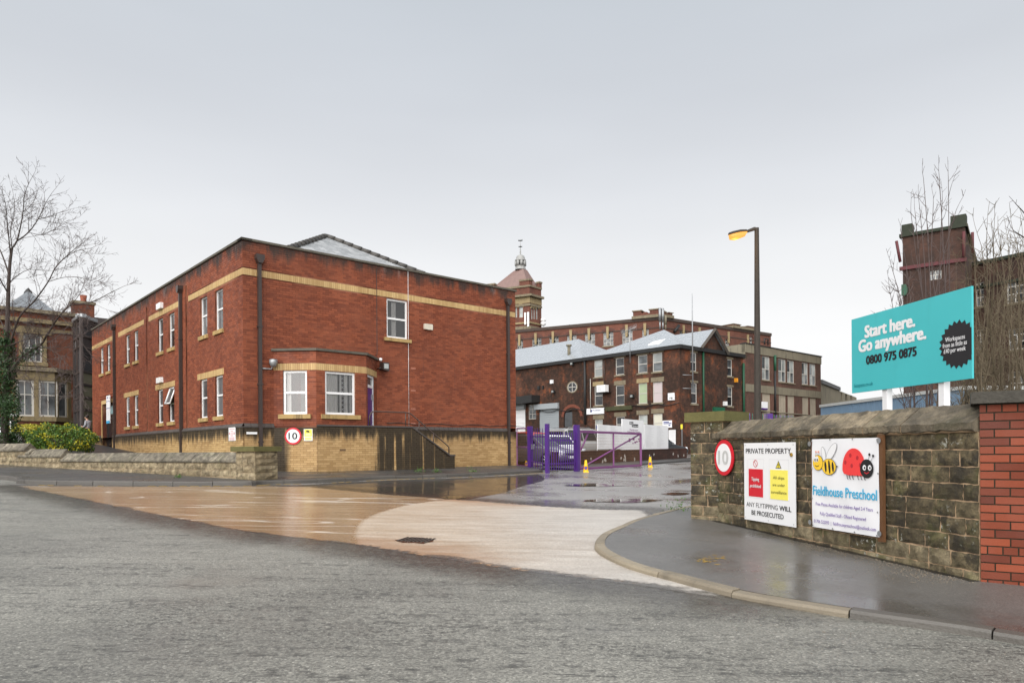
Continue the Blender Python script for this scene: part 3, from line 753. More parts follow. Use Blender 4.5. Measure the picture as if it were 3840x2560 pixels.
window(office, FB[0], rB0, o=-.05, fw=.075, cross=(.5,), pane=m_clear, sill=(.14, .15, .1), backing=.55, blind=[(.02, .26)])
window(office, FB[1], rB1, o=-.05, fw=.075, cross=(.5,), pane=m_clear, sill=(.16, .15, .1), backing=.55, blind=[(.0, .5), (.56, .62), (.72, .82), (.9, .99)])
# security lattice behind the bay's front panes
q = MB(); s0, s1, z0, z1 = rB1; sA = s0 + (s1 - s0) * .66
for k in range(8):
    zz = z0 + .12 + (z1 - z0 - .24) * k / 8; dz = (z1 - z0 - .24) / 8
    for sg in (1, -1): q.tube([FB[1].w(sA - .09 * sg, zz, -.19), FB[1].w(sA + .09 * sg, zz + dz, -.19)], .009, 4)
for s in (sA - .1, sA + .1): q.tube([FB[1].w(s, z0 + .07, -.19), FB[1].w(s, z1 - .07, -.19)], .012, 4)
obj('lattice_grille', q, m_pvc, office)
# bay door
s0, s1, z0, z1 = rB2; zt = z0 + (z1 - z0) * .79
q = MB(); q.fbox(FB[2], s0, s0 + .07, z0, z1, -.1, -.02); q.fbox(FB[2], s1 - .07, s1, z0, z1, -.1, -.02); q.fbox(FB[2], s0 + .07, s1 - .07, z1 - .07, z1, -.1, -.022); q.fbox(FB[2], s0 + .07, s1 - .07, zt - .05, zt + .05, -.1, -.024)
dw = obj('door_frame', q, m_pvc, office); q = MB(); q.poly([FB[2].w(s0 + .07, zt, -.07), FB[2].w(s1 - .07, zt, -.07), FB[2].w(s1 - .07, z1 - .07, -.07), FB[2].w(s0 + .07, z1 - .07, -.07)]); obj('pane', q, m_glass2, dw)
q = MB(); q.fbox(FB[2], s0 + .07, s1 - .07, z0, zt - .05, -.09, -.045); dd = obj('door', q, m_purple, office); dd['label'] = 'purple side door of the bay'
q = MB(); q.fbox(FB[2], s1 - .2, s1 - .12, z0 + 1., z0 + 1.2, -.045, -.01); obj('handle', q, m_steel, dd)
# street door with directory sign, on the left front
s0, s1, z0, z1 = door_r
q = MB(); q.fbox(FL, s0, s0 + .1, z0, z1, -.32, -.2); q.fbox(FL, s1 - .1, s1, z0, z1, -.32, -.2); q.fbox(FL, s0 + .1, s1 - .1, z1 - .1, z1, -.32, -.202); q.fbox(FL, s0 + .1, s1 - .1, z1 - .62, z1 - .54, -.32, -.204)
df = obj('door_frame', q, m_pipe, office); q = MB(); q.poly([FL.w(s0 + .1, z1 - .54, -.26), FL.w(s1 - .1, z1 - .54, -.26), FL.w(s1 - .1, z1 - .1, -.26), FL.w(s0 + .1, z1 - .1, -.26)]); obj('fanlight', q, M('pale_blue_glass', (.25, .42, .45), .1), df)
q = MB(); q.fbox(FL, s0 + .1, s1 - .1, z0, z1 - .62, -.3, -.25); dd = obj('door', q, M('dark_glazed_door', (.02, .02, .022), .15), office)
q = MB(); q.fbox(FL, s0 - .13, s1 + .1, z1, z1 + .2, -.02, .02); q.fbox(FL, s0 - .13, s0, z0, z1, -.02, .02); obj('door_surround', q, m_band, office)
for k in range(3):
    q = MB(); q.fbox(FL, s0 - .25 - .09 * k, s1 + .2 + .05 * k, z1 + .22 + .1 * k, z1 + .3 + .1 * k, -.02, .03 + .02 * k); obj('corbel_course', q, m_brick, office)

# plinth: yellow brick with dark bullnosed capping
PO = .05; ZC = 2.2
plh = []
FMp, FLp = FM.shift(PO), FL.shift(PO)
FBp = [Face(FM.w(s_b0 - .02, 0, PO), FB[0].d), Face(FM.w(s_b1, 0, BP + PO), D)]
s_st0, s_st1 = FBp[1].s(1545, 1604), FBp[1].s(1705, 1712)          # stair: top, foot
q = MB()
door_h = (door_r[0], door_r[1], -1, 3)
wall_sheet(q, FMp, -.05, LR, .1, ZC, []); wall_sheet(q, FLp, 0, LL + .05, .1, ZC, [(*door_h[:2], .1, ZC, .3)])
wall_sheet(q, FBp[0], 0, LB[0] + .02, .1, ZC, [])
zst = FBp[1].z(1690, 1709); zpl = 2.262
prof = [(0, .1), (s_st1, .1), (s_st1, zst), (s_st1 - .22, zst), (s_st0, zpl - .02), (0, zpl - .02)]
q.fprism(FBp[1], prof, -.22, 0)
obj('plinth', q, m_ymortar, office)
def under_stair(bl):
    out = []
    for a, b, z0, z1 in bl:
        c = (a + b) / 2
        lim = zpl - .03 if b < s_st0 else (zst if c > s_st1 - .22 else zpl - (zpl - zst) * (b - s_st0) / (s_st1 - .22 - s_st0)) - .01
        if z1 < lim: out.append((a, b, z0, z1))
        elif z0 < lim - .03: out.append((a, b, z0, lim))
    return out
ysets = [(brick_list(0, LR, .2, ZC, [(s_b0 + .1, s_b1 + LB[1] + .2, 0, ZC)], zref=.2), FMp, -.02, .007),
         (brick_list(0, LL + .05, .2, ZC, [door_h], zref=.2), FLp, -.02, .007),
         (brick_list(0, LB[0] + .02, .2, ZC, zref=.2), FBp[0], -.02, .007),
         (under_stair(brick_list(0, s_st1, .2, zpl, zref=.2)), FBp[1], -.02, .007)]
lay(ysets, office, m_ybrick, 300, 'plinth_brick', 'plinth_brickwork')
def capping(F, a, b, end=0):
    out = []; x = a
    while x < b - .02:
        y = min(x + .225, b); q = MB()
        q.fprism(F, [(x, ZC), (y - .008, ZC), (y - .008, ZC + .04), (x, ZC + .04)], -.06, .022)
        i = q.pts([F.w(x, ZC + .04, .022), F.w(y - .008, ZC + .04, .022), F.w(y - .008, Z_PL + .01, -PO - .005), F.w(x, Z_PL + .01, -PO - .005)]); q.f.append((i, i + 1, i + 2, i + 3)); q.sm.append(False)
        obj('capping_brick', q, m_cap, office); x = y
capping(FMp, 0, s_b0); capping(FMp, s_b3 + .1, LR - .45); capping(FLp, 0, door_r[0] - .15); capping(FLp, door_r[1] + .1, LL)
# platform and steps behind the parapet of the stair
q = MB(); Fst = FBp[1]
for a, b, z in [(LB[1], s_st0 + .1, zpl)]:
    q.fbox(Fst, a, b, .1, z, -BP - .02, -.23)
obj('landing', q, m_conc, office)
ns = 8
for k in range(ns):
    q = MB(); a = s_st0 + .1 + (s_st1 - s_st0 - .3) * k / ns; b = s_st0 + .1 + (s_st1 - s_st0 - .3) * (k + 1) / ns
    q.fbox(Fst, a + .001, b, .1, zpl - (zpl - .75) * (k + 1) / ns, -BP + .02, -.23); obj('step', q, m_conc, office)
# capping of the stair parapet
q = MB()
for (a, za), (b, zb_) in zip(((0, zpl), (s_st0, zpl), (s_st1 - .22, zst + .02)), ((s_st0, zpl), (s_st1 - .22, zst + .02), (s_st1 + .02, zst + .02))):
    q.fprism(Fst, [(a, za - .02), (b, zb_ - .02), (b, zb_ + .035), (a, za + .035)], -.24, .03)
obj('stair_capping', q, m_cap, office)
# handrail
hp = [(1386, 1595), (1386, 1560), (1392, 1546), (1405, 1542), (1525, 1546), (1540, 1551), (1676, 1668), (1683, 1676), (1684, 1703)]
hpts = [Fst.w(*Fst.sz(*h, -.11), -.11) for h in hp]
q = MB(); q.tube(hpts, .024, 8); hr = obj('handrail', q, m_rail, office)
for a, b in (((1521, 1546), (1521, 1600)), ((1571.5, 1580), (1571.5, 1628)), ((1625, 1625), (1625, 1668))):
    q = MB(); q.tube([Fst.w(*Fst.sz(*a, -.11), -.11), Fst.w(*Fst.sz(*b, -.11), -.11)], .02, 8); obj('post', q, m_rail, hr)
# downpipes with hopper heads
def downpipe(F, s, ztop, zbot, w=.11):
    q = MB(); q.fbox(F, s - w / 2, s + w / 2, zbot, ztop - .22, .02, .02 + w)
    dp = obj('downpipe', q, m_pipe, office)
    q = MB(); q.fprism(F, [(s - w * .55, ztop - .28), (s + w * .55, ztop - .28), (s + w * 1.25, ztop - .14), (s + w * 1.25, ztop), (s - w * 1.25, ztop), (s - w * 1.25, ztop - .14)], .012, .2); obj('hopper', q, m_pipe, dp)
    k = zbot + 1.2
    while k < ztop - 1:
        q = MB(); q.fbox(F, s - w * .75, s + w * .75, k, k + .05, .012, .03 + w); obj('bracket', q, m_pipe, dp); k += 1.9
for F, px, py0 in ((FM, 972, 958), (FM, 1902, 1122), (FL, 685, 1072), (FL, 434, 1217)):
    s = F.s(px, 1400); downpipe(F, s, F.z(px, py0), .5 if F is FM else .8)
# bracket lamp, flood light, alarm boxes, wires, vents on the walls
s, z = FB[0].sz(1035, 1360)
q = MB(); q.lathe(FB[0].w(s, z - .12, .22), [(.0, .22), (.13, .2), (.14, .1), (.11, .02), (.07, -.04), (0, -.04)], 12)
q.tube([FM.w(FM.s(980, 1380), z - .22, .05), FM.w(s_b0 - .25, z - .22, .05), FB[0].w(s - .12, z - .22, .1), FB[0].w(s, z - .1, .2)], .03, 6); obj('bulkhead_lamp', q, m_steel, office)
s0, s1, z0, z1 = FM.rect(1418, 1441, 1362, 1394)
q = MB(); q.fprism(FM, [(s0, z0 + .05), (s1, z0), (s1, z1), (s0, z1)], .1, .36); fl = obj('floodlight', q, m_pipe, office)
q = MB(); q.fbox(FM, s0 + .04, s1 - .04, z0 + .09, z1 - .05, .362, .372); obj('lens', q, m_glass3, fl)
q = MB(); q.tube([FM.w(s0 - .06, z0 + .1, 0), FM.w(s0 - .06, z0 + .1, .2), FM.w(s0 + .02, z0 + .15, .2)], .02, 6); obj('bracket', q, m_pipe, fl)
q = MB(); q.lathe(FM.w(FM.s(1423, 1346), FM.z(1423, 1352), .08), [(0, .1), (.06, .08), (.06, 0), (.03, -.03), (0, -.03)], 10); obj('dome_sensor', q, m_pvc, office)
def wallbox(F, px0, px1, py0, py1, d, mat, name, parent=None):
    s0, s1, z0, z1 = F.rect(px0, px1, py0, py1); q = MB(); c = .02
    q.fprism(F, [(s0 + c, z0), (s1 - c, z0), (s1, z0 + c), (s1, z1 - c), (s1 - c, z1), (s0 + c, z1), (s0, z1 - c), (s0, z0 + c)], .004, d); return obj(name, q, mat, parent or office), (s0, s1, z0, z1)
wallbox(FM, 1588, 1617, 1216, 1237, .12, M('cream_alarm_box', (.62, .57, .47), .5), 'alarm_box')
wallbox(FL, 598, 613, 1138, 1160, .14, m_pvc, 'alarm_box'); wallbox(FL, 598, 613, 1416, 1436, .14, m_pvc, 'alarm_box')
q = MB(); s = FM.s(1531, 1400); q.tube([FM.w(s, Z_TOP + .03, .03), FM.w(s, z1, .025), FM.w(s, Z_PL, .025)], .009, 4); obj('white_cable', q, m_pvc, office)
q = MB(); s = FM.s(1412.5, 1200); q.tube([FM.w(s, Z_TOP - .1, .015), FM.w(s, FM.z(1411, 1325), .015), FM.w(s - .06, FM.z(1411, 1333), .015)], .012, 4); obj('dark_cable', q, m_pipe, office)
q = MB(); q.tube([FM.w(s_b3 + .4 + k * .5, Z_PL + .1 + .03 * math.sin(k * 1.7), .03) for k in range(15)], .014, 4); obj('low_cable', q, m_pipe, office)
for px, py in ((1549, 1381), (1549, 1464), (1549, 1533), (1549, 1588)):
    s, z = FM.sz(px, py); q = MB(); q.fbox(FM, s - .11, s + .11, z - .035, z + .035, .0, .012); obj('vent_brick', q, M('weep_vent', (.36, .14, .09), .8) if 'weep_vent' not in bpy.data.materials else bpy.data.materials['weep_vent'], office)
s, z = FBp[1].sz(1285, 1686); q = MB(); q.fbox(FBp[1], s - .12, s + .12, z - .04, z + .04, .0, .014); av = obj('air_brick', q, M('air_brick', (.28, .17, .08), .8), office)
for k in range(5):
    q = MB(); q.fbox(FBp[1], s - .1 + k * .042, s - .075 + k * .042, z - .022, z + .022, .0145, .0155); obj('slot', q, m_dark, av)
s, z = FMp.sz(943, 1623); q = MB(); q.fbox(FMp, s - .17, s + .17, z - .04, z + .035, .01, .05); obj('white_bracket', q, m_pvc, office)

# slated hip roof behind the parapet
th = .577; 
def solve_apex():
    best = None
    for k in range(20, 120):
        tt = k * .1; F = FM.shift(-tt); s, z = F.sz(1221, 889)
        e = abs(z - (Z_TOP - .25 + th * (tt - .6)))
        if best is None or e < best[0]: best = (e, tt, s, z)
    return best
_, ta, sa, za_ = solve_apex()
apex = FM.w(sa, za_, -ta); ez = Z_TOP - .25; F6 = FM.shift(-.6)
run = ta - .6
eL, eR = FM.w(sa - run, ez, -.6), FM.w(min(sa + run, LR - .4), ez, -.6)
q = MB(); q.poly([eL, eR, apex]); q.poly([eL, apex, apex - N * 8, FM.w(sa - run, ez, -ta - 8)]); q.poly([eR, FM.w(sa + run, ez, -ta - 8), apex - N * 8, apex]); obj('roof', q, m_slate, office)
up = (apex - FM.w(sa, ez, -.6)); Ls = up.length; up.normalize(); rn = D.cross(up).normalized(); rn = rn if rn.z > 0 else -rn
sl = []; row = 0; ex = .2
while row * ex < Ls - .05:
    y0 = row * ex; f = 1 - (y0 + ex / 2) / Ls; w = run * f; x = -w + (.15 if row % 2 else 0)
    while x < w - .1: sl.append((x, min(x + .295, w), y0)); x += .3
    row += 1
vis = [q_ for q_ in sl if q_[2] > Ls * .3]
rest = MB(); o0 = FM.w(sa, ez, -.6)
random.shuffle(vis)
for k, (a, b, y0) in enumerate(sorted(sl, key=lambda q_: -q_[2])):
    pts = [o0 + D * a + up * y0 + rn * .03, o0 + D * b + up * y0 + rn * .03, o0 + D * b + up * (y0 + .26) + rn * .008, o0 + D * a + up * (y0 + .26) + rn * .008]
    qq = MB() if k < 290 else rest
    qq.hexa([p - rn * .012 for p in pts], pts, bottom=False)
    if k < 290: obj('slate', qq, m_slate, office)
if rest.v: obj('slates_low', rest, m_slate, office, kind='stuff')
m_ridge = M('dark_ridge_tile', (.06, .055, .05), .5, .3, 5, orand=.2, bump=.004)
for e in (eL, eR):
    d_ = apex - e; n_ = int(d_.length / .42); dn = d_.normalized()
    for k in range(n_):
        p0, p1 = e + d_ * (k / n_), e + d_ * ((k + .97) / n_); q = MB(); q.tube([p0 + V((0, 0, .05)), p1 + V((0, 0, .045))], [.125, .105], 8, smooth=True); obj('ridge_tile', q, m_ridge, office)
# ------------------------------------------------------------------ stone walls
def stone_mat(name, dark, light, lichen=.5, soot=.6, moss=0., zm=0.):
    t = NT(name); p = t.pos()
    col = t.mix(t.orand(), dark, light)
    col = t.mix(t.rng(t.noise(p, 5, 5, .65), .35, .7), mul(dark, .55), col)
    col = t.mix(1., col, t.mix(t.noise(p, 70, 3), (.6,) * 3, (1.4,) * 3), 'MULTIPLY')
    col = t.mix(t.rng(t.noise(p, 4.5, 7, .75), .46, .6, 0, soot), col, (.024, .02, .014))
    if lichen:
        f = t.math('MULTIPLY', t.rng(t.noise(p, 17, 4, .65), .6, .645), t.rng(t.noise(p, 1.3, 3), .5, .6, 0, lichen))
        col = t.mix(f, col, (.42, .42, .37))
    if moss: col = t.mix(t.rng(t.noise(p, 2.6, 5, .65), .5, .66, 0, moss), col, (.11, .12, .03))
    t.set(color=col, rough=.72, spec=.4)
    t.bump(t.math('ADD', t.noise(p, 28, 6, .7), t.math('MULTIPLY', t.noise(p, 120, 2), .4)), .016)
    return t.m
m_stone = stone_mat('blackened_gritstone', (.085, .066, .036), (.26, .205, .115), .95, .8, .3)
m_stone_lo = stone_mat('cleaner_gritstone', (.20, .16, .09), (.36, .295, .185), .5, .4, .4)
m_stone_l = stone_mat('tan_gritstone', (.30, .235, .14), (.48, .39, .25), .1, .35, .15)
m_cope = stone_mat('tooled_coping_stone', (.15, .125, .088), (.43, .345, .225), .2, .35, .1)
m_cope_l = stone_mat('grey_coping_stone', (.19, .165, .125), (.34, .30, .225), .2, .45, .15)
m_mort_r = M('pale_pink_mortar', (.42, .29, .18), .9, .45, 5, .3, dirt=.8)
m_mort_l = M('sandy_mortar', (.33, .24, .15), .9, .3, 4, .2)
m_moss = M('mossy_cap_stone', (.11, .10, .035), .85, .35, 6, .2, bump=.01, bscale=30)
def stone(F, s0, s1, z0, z1, back, bulge, rnd=.012, nx=5, nz=4):
    m = MB(); idx = []
    for j in range(nz):
        for i in range(nx):
            u, v = i / (nx - 1), j / (nz - 1)
            e = min(1, min(u, 1 - u) * 4 + .0) * min(1, min(v, 1 - v) * 3.2)
            ed = i in (0, nx - 1) or j in (0, nz - 1)
            js, jz = (random.uniform(-.5, .5) * rnd, random.uniform(-.5, .5) * rnd)
            idx.append(m.pts([F.w(s0 + (s1 - s0) * u + js, z0 + (z1 - z0) * v + jz, .004 + bulge * e * random.uniform(.3, 1.3) if not ed else random.uniform(.0, .006))]))
    for j in range(nz - 1):
        for i in range(nx - 1):
            m.f.append((idx[j * nx + i], idx[j * nx + i + 1], idx[(j + 1) * nx + i + 1], idx[(j + 1) * nx + i])); m.sm.append(False)
    rim = [idx[i] for i in range(nx)] + [idx[j * nx + nx - 1] for j in range(1, nz)] + [idx[(nz - 1) * nx + i] for i in range(nx - 2, -1, -1)] + [idx[j * nx] for j in range(nz - 2, 0, -1)]
    b = [m.pts([V(m.v[k]) - F.n * (back + .004)]) for k in rim]
    for k in range(len(rim)):
        k2 = (k + 1) % len(rim); m.f.append((rim[k], b[k], b[k2], rim[k2])); m.sm.append(False)
    return m
def coping_stone(F, a, b, zc, th, lip=.075, rise=.2, over=.055, ns=8, jit=.006, hip0=False):
    """saddle-back coping: moulded lip, sloping tooled face up to a ridge"""
    pr = [(over * .6, 0), (over, .02), (over, lip)]
    for k in range(1, 6): pr.append((over - (over + th / 2) * k / 6, lip + rise * k / 6))
    pr += [(-th / 2, lip + rise), (-th - over, lip), (-th - over, 0)]
    m = MB(); rows = []
    for i in range(ns + 1):
        s = a + .011 + (b - a - .022) * i / ns
        row = []
        for k, (o, z) in enumerate(pr):
            j = jit if 0 < i < ns else 0
            sh = 0
            if hip0 and i < 3: sh = 0
            row.append(F.w(s + sh, zc + z + random.uniform(-j, j), o + random.uniform(-j, j)))
        if hip0:
            # the end stone is weathered down at its free end
            f = min(1, i / 2.0)
            row = [V((p.x, p.y, zc + (p.z - zc) * (1 if (p.z - zc) < lip + .01 else (.0 + f) + (1 - f) * (lip / (p.z - zc))))) for p in row]
        rows.append(m.pts(row))
    n = len(pr)
    for r0, r1 in zip(rows, rows[1:]):
        for k in range(n): m.f.append((r0 + k, r1 + k, r1 + (k + 1) % n, r0 + (k + 1) % n)); m.sm.append(False)
    m.f.append(tuple(rows[0] + k for k in range(n))); m.f.append(tuple(rows[-1] + n - 1 - k for k in range(n))); m.sm += [False, False]
    return m
def course_stones(F, s0, s1, z0, z1, lo, hi, joint=.015):
    out = []; x = s0
    while x < s1 - .05:
        w = random.uniform(lo, hi)
        if s1 - (x + w) < lo * .6: w = s1 - x
        out.append((x + joint / 2, x + w - joint / 2)); x += w
    return out

# ---- right: blackened wall with signs, running from the pier towards the viewer
PR = gnd(3674, 2178, PVR); PLw = gnd(2688, 1951, PVR)
FR = Face(PLw, PR - PLw); LRW = (Vector((PR.x - PLw.x, PR.y - PLw.y))).length
zl_lip = (FR.z(3660, 1617) + FR.z(2700, 1647)) / 2
zr_ridge = (FR.z(3668, 1512, -.2) + FR.z(2900, 1567, -.2)) / 2
rwall = thing('stone_wall', 'blackened stone boundary wall with saddle-back coping carrying the signs', 'wall', on_g(*FR.w(LRW / 2, 0)[:2], .11))
TH = .42
q = MB(); zb = -.25
q.fbox(FR, -.3, LRW, zb, zl_lip - .004, -TH, -.003); obj('wall_core', q, m_mort_r, rwall)
RH = .168; k = 0; z = zl_lip
while z > -.15:
    z1 = z - .012; z0 = max(z - RH, -.2); z -= RH
    for a, b in course_stones(FR, -.0 + random.uniform(-.25, 0), LRW, z0, z1, .2, .5):
        a = max(a, 0.02)
        if b - a < .08: continue
        low = gz(*FR.w((a + b) / 2, 0)[:2]) + PVR
        if z1 < low - .02: continue
        o = obj('stone', stone(FR, a, b, z0, z1, .03, .014, .012, 7, 5), m_stone_lo if z1 < low + .36 and random.random() < .75 else m_stone, rwall)
q = coping_stone(FR, .02, LRW - .01, zl_lip - .004, TH - .02, .075, zr_ridge - zl_lip - .104, .046, 2, 0); obj('coping_bed', q, m_mort_r, rwall)
cps = [FR.s(px, 1640) for px in (2681, 2811, 2904, 3060, 3250, 3392)] + [LRW]
rise = zr_ridge - zl_lip - .09
for a, b in zip(cps, cps[1:]):
    obj('coping_stone', coping_stone(FR, a, b, zl_lip, TH, .09, rise, .06, 12, .008, hip0=(a == cps[0])), m_cope, rwall)
# pier at its far end, on the estate's grid
PC = gnd(2591, 1941, PVR); FP = Face(PC, N)
wp = FP.s(2712, 1750); FQ = Face(FP.w(wp, 0), D)
z_cap0, z_cap1 = FP.z(2650, 1581), FP.z(2650, 1544)
pier = thing('stone_gate_pier', 'square stone gate pier with mossy flat cap at the far end of the signed wall', 'pier', FP.w(wp / 2, .2, -.3))
q = MB(); q.fbox(FP, .004, wp - .004, -.1, z_cap0, -wp + .02, -.004); obj('pier_core', q, m_mort_r, pier)
z = z_cap0; r_ = 0
while z > .0:
    z1 = z - .012; z0 = z - .172; z -= .172; r_ += 1
    cut = wp * (.38 if r_ % 2 else .6) + random.uniform(-.05, .05)
    for a, b in ((0, cut), (cut, wp)): obj('stone', stone(FP, a + .008, b - .008, z0, z1, .05, .014, .012, 6, 4), m_stone if z > .45 else m_stone_lo, pier)
    for a, b in ((0, wp - cut), (wp - cut, wp)): obj('stone', stone(FQ, a + .008, b - .008, z0, z1, .05, .016), m_stone, pier)
q = MB(); e = .07
pts = [FP.w(-e, 0, e), FP.w(wp + e, 0, e), FP.w(wp + e, 0, -wp - e), FP.w(-e, 0, -wp - e)]
q.hexa([p + V((0, 0, z_cap0 + .002)) for p in pts], [p + V((0, 0, z_cap1)) for p in pts]); obj('cap', q, m_moss, pier)
# ---- brick pier at the near end
FK = Face(PR + FR.d * .012, V((.85, -.53, 0)))
HB = 31 / FPX * PR.y; kz0 = -.12; kz1 = FK.z(3740, 1512)
bp = thing('brick_pier', 'red brick pier with dark concrete coping at the right picture edge', 'pier', on_g(*FK.w(1, 0)[:2], .11))
q = MB(); q.fbox(FK, .006, 2.6, kz0, kz1, -.5, -.008); obj('pier_core', q, M('dark_mossy_mortar', (.035, .032, .02), .9, .4, 5), bp)
m_pier = laid_brick('orange_red_pier_brick', (.125, .027, .013), (.29, .064, .026))
zz = kz1; r_ = 0; Lb = HB * 3.05
while zz > kz0:
    z1, z0 = zz - .012, zz - HB; zz -= HB; r_ += 1
    head = r_ in (1, 18, 22); step = Lb / 2 if head else Lb; x = .0 - (0 if r_ % 2 else Lb / 2) if not head else -.06
    while x < 2.5:
        a, b = max(x, 0), x + step - .012
        if b - a > .03 and FK.w(a, 0).y > 3.2: single_bricks([(a, b, z0, z1)], FK, -.02, .004, bp, m_pier)
        x += step
q = MB(); zc0, zc1 = kz1 + .002, FK.z(3740, 1467); q.fbox(FK, -.07, 2.66, zc0, zc1, -.56, .07)
obj('coping', q, M('dark_pier_coping', (.05, .045, .036), .75, .4, 6, .25, 40, bump=.012, bscale=25), bp)

# ---- left: low garden wall stepping up the hill, with its pier
FG = Face(lw0 + ldir * 6, lw1 - lw0); s_end = (lw1 - (lw0 + ldir * 6)); s_end = V((s_end.x, s_end.y, 0)).length
gwall = thing('low_stone_wall', 'low tan stone garden wall stepping down the slope in front of the offices', 'wall', on_g(*FG.w(s_end / 2, 0)[:2], .11))
steps = [(-.2, FG.s(96, 1690), FG.z(50, 1692), [FG.s(x, 1680) for x in (20, 50, 96)], .235), (FG.s(70, 1715), FG.s(233, 1715), FG.z(150, 1715), [FG.s(x, 1700) for x in (70, 120, 180, 233)], .235), (FG.s(231, 1732), s_end, FG.z(600, 1733), [FG.s(x, 1720) for x in (231, 303, 398, 508, 612, 722, 812)] + [s_end], .235)]
TG = .34
for k, (a, b, zc, cc, rise) in enumerate(steps):
    a2 = a if k == 0 else steps[k - 1][1]
    q = MB(); zb = gz(*FG.w(b, 0)[:2]) - .1; q.fbox(FG, a2, b, zb, zc - .004, -TG, -.003); obj('wall_core', q, m_mort_l, gwall)
    if k == 0: cc = [-.2 + .9 * i for i in range(int((cc[0] + .2) / .9) + 1)] + cc[0:]
    z = zc
    while z > zb:
        z1, z0 = z - .012, z - .2; z -= .2
        for s0, s1 in course_stones(FG, a2, b, z0, z1, .28, .6):
            if z1 > gz(*FG.w(s0, 0)[:2]) + .1: obj('stone', stone(FG, s0, s1, z0, z1, .03, .02, nx=5, nz=4), m_stone_l, gwall)
    for i, (c0, c1) in enumerate(zip(cc, cc[1:])):
        if c1 - c0 > .1: obj('coping_stone', coping_stone(FG, c0, c1, zc, TG, .065, rise - .065 + .06, .05, 5, .005), m_cope_l, gwall)
    if k < 2:
        q = coping_stone(FG, cc[-1], cc[-1] + .3, zc - .12, TG, .06, rise - .08, .04, 3, .004); obj('coping_stone', q, m_cope_l, gwall)
FGp = FG
sp0, sp1 = FG.s(896, 1760), FG.s(968, 1760)
gp = thing('low_stone_gate_pier', 'short tan stone gate pier with flat mossy cap at the office corner', 'pier', on_g(*FG.w(sp0 + .35, 0)[:2], .11))
zc0, zc1 = FG.z(940, 1692), FG.z(940, 1673); wpg = sp1 - sp0; FG2 = Face(FG.w(sp1, 0, .1), -FG.n)
q = MB(); q.fbox(FG, sp0 + .02, sp1 - .02, .2, zc0, -wpg + .12, .085); obj('pier_core', q, m_mort_l, gp)
FGs = FG.shift(.1); z = zc0; r_ = 0
while z > .45:
    z1, z0 = z - .012, z - .19; z -= .19; r_ += 1; cut = sp0 + wpg * (.35 if r_ % 2 else .62)
    for a, b in ((sp0, cut), (cut, sp1)): obj('stone', stone(FGs, a + .006, b - .006, z0, z1, .05, .03, nx=4, nz=3), m_stone_l, gp)
    obj('stone', stone(FG2, .006, wpg - .006, z0, z1, .05, .03, nx=4, nz=3), m_stone_l, gp)
q = MB(); q.fbox(FG, sp0 - .1, sp1 + .08, zc0 + .002, zc1, -wpg + .02, .2); obj('cap', q, m_moss, gp)

# ------------------------------------------------------------------ lettering
TXT = {}
def glyphs(body, bold=0., shear=0.):
    cu = bpy.data.curves.new('lettering', 'FONT'); cu.body = body; cu.size = 1; cu.offset = bold; cu.shear = shear; cu.resolution_u = 3; cu.fill_mode = 'FRONT' if hasattr(cu, 'fill_mode') else None
    tmp = bpy.data.objects.new('lettering', cu); me = bpy.data.meshes.new_from_object(tmp)
    co = np.empty(len(me.vertices) * 3); me.vertices.foreach_get('co', co); co = co.reshape(-1, 3)
    fs = [tuple(p.vertices) for p in me.polygons]
    bpy.data.objects.remove(tmp); bpy.data.curves.remove(cu); bpy.data.meshes.remove(me)
    return co, fs
CAP = None
def text(parent, F, body, s0, s1, zb, cap, mat, o, bold=0., shear=0., name='lettering', slant=0.):
    """flat lettering on a sign: from s0 to s1, baseline zb, capital height cap; slant raises the baseline along s"""
    global CAP
    if CAP is None: c, _ = glyphs('H'); CAP = c[:, 1].max()
    co, fs = glyphs(body, 0., shear)
    x0, x1 = co[:, 0].min(), co[:, 0].max(); m = MB(); kx = (s1 - s0) / (x1 - x0)
    cp = [(0, 0)] if bold < .003 else [(bold * cap * a, bold * cap * b) for a, b in ((-1, -.6), (1, -.6), (1, .6), (-1, .6), (0, 0), (1, 0), (-1, 0))]
    for c, (dx, dz) in enumerate(cp):
        i = len(m.v)
        for x, y, _ in co:
            s = s0 + (x - x0) * kx; m.v.append(tuple(F.w(s + dx, zb + y / CAP * cap + dz + slant * (s - s0), o + c * .0004)))
        m.f += [tuple(k + i for k in f) for f in fs]
    m.sm = [False] * len(m.f)
    return obj(name, m, mat, parent)
def plate(parent, F, s0, s1, z0, z1, o0, o1, mat, name='panel'):
    q = MB(); q.fbox(F, s0, s1, z0, z1, o0, o1); return obj(name, q, mat, parent)
def speed_sign(label, F, px, py, hpx, faded=False, o=.03):
    s, z = F.sz(px, py); r = hpx / 2 / FPX * F.w(s, 0).y
    t_ = thing('speed_limit_sign', label, 'sign', F.w(s, z, o))
    def cyl(r1, o0, o1, mat, name):
        q = MB(); n = 40; a = [F.w(s + r1 * math.cos(2 * math.pi * k / n), z + r1 * math.sin(2 * math.pi * k / n), o1) for k in range(n)]; b = [p - F.n * (o1 - o0) for p in a]
        i = q.pts(a + b); q.f.append(tuple(range(i, i + n))); q.sm.append(False)
        for k in range(n): q.f.append((i + k, i + n + k, i + n + (k + 1) % n, i + (k + 1) % n)); q.sm.append(False)
        return obj(name, q, mat, t_)
    cyl(r, o - .02, o, m_red, 'red_ring'); cyl(r * .79, o, o + .003, m_white, 'white_disc')
    mt = M('faded_grey_numeral', (.52, .52, .51), .5, .1) if faded else m_black
    text(t_, F, '10', s - r * .52, s + r * .5, z - r * .36, r * .74, mt, o + .006, bold=.03, name='numeral')
    for sg in (-1, 1):
        q = MB(); q.disc(F, s + sg * r * .9, z, r * .035, o + .004, 8); obj('rivet', q, m_steel, t_)
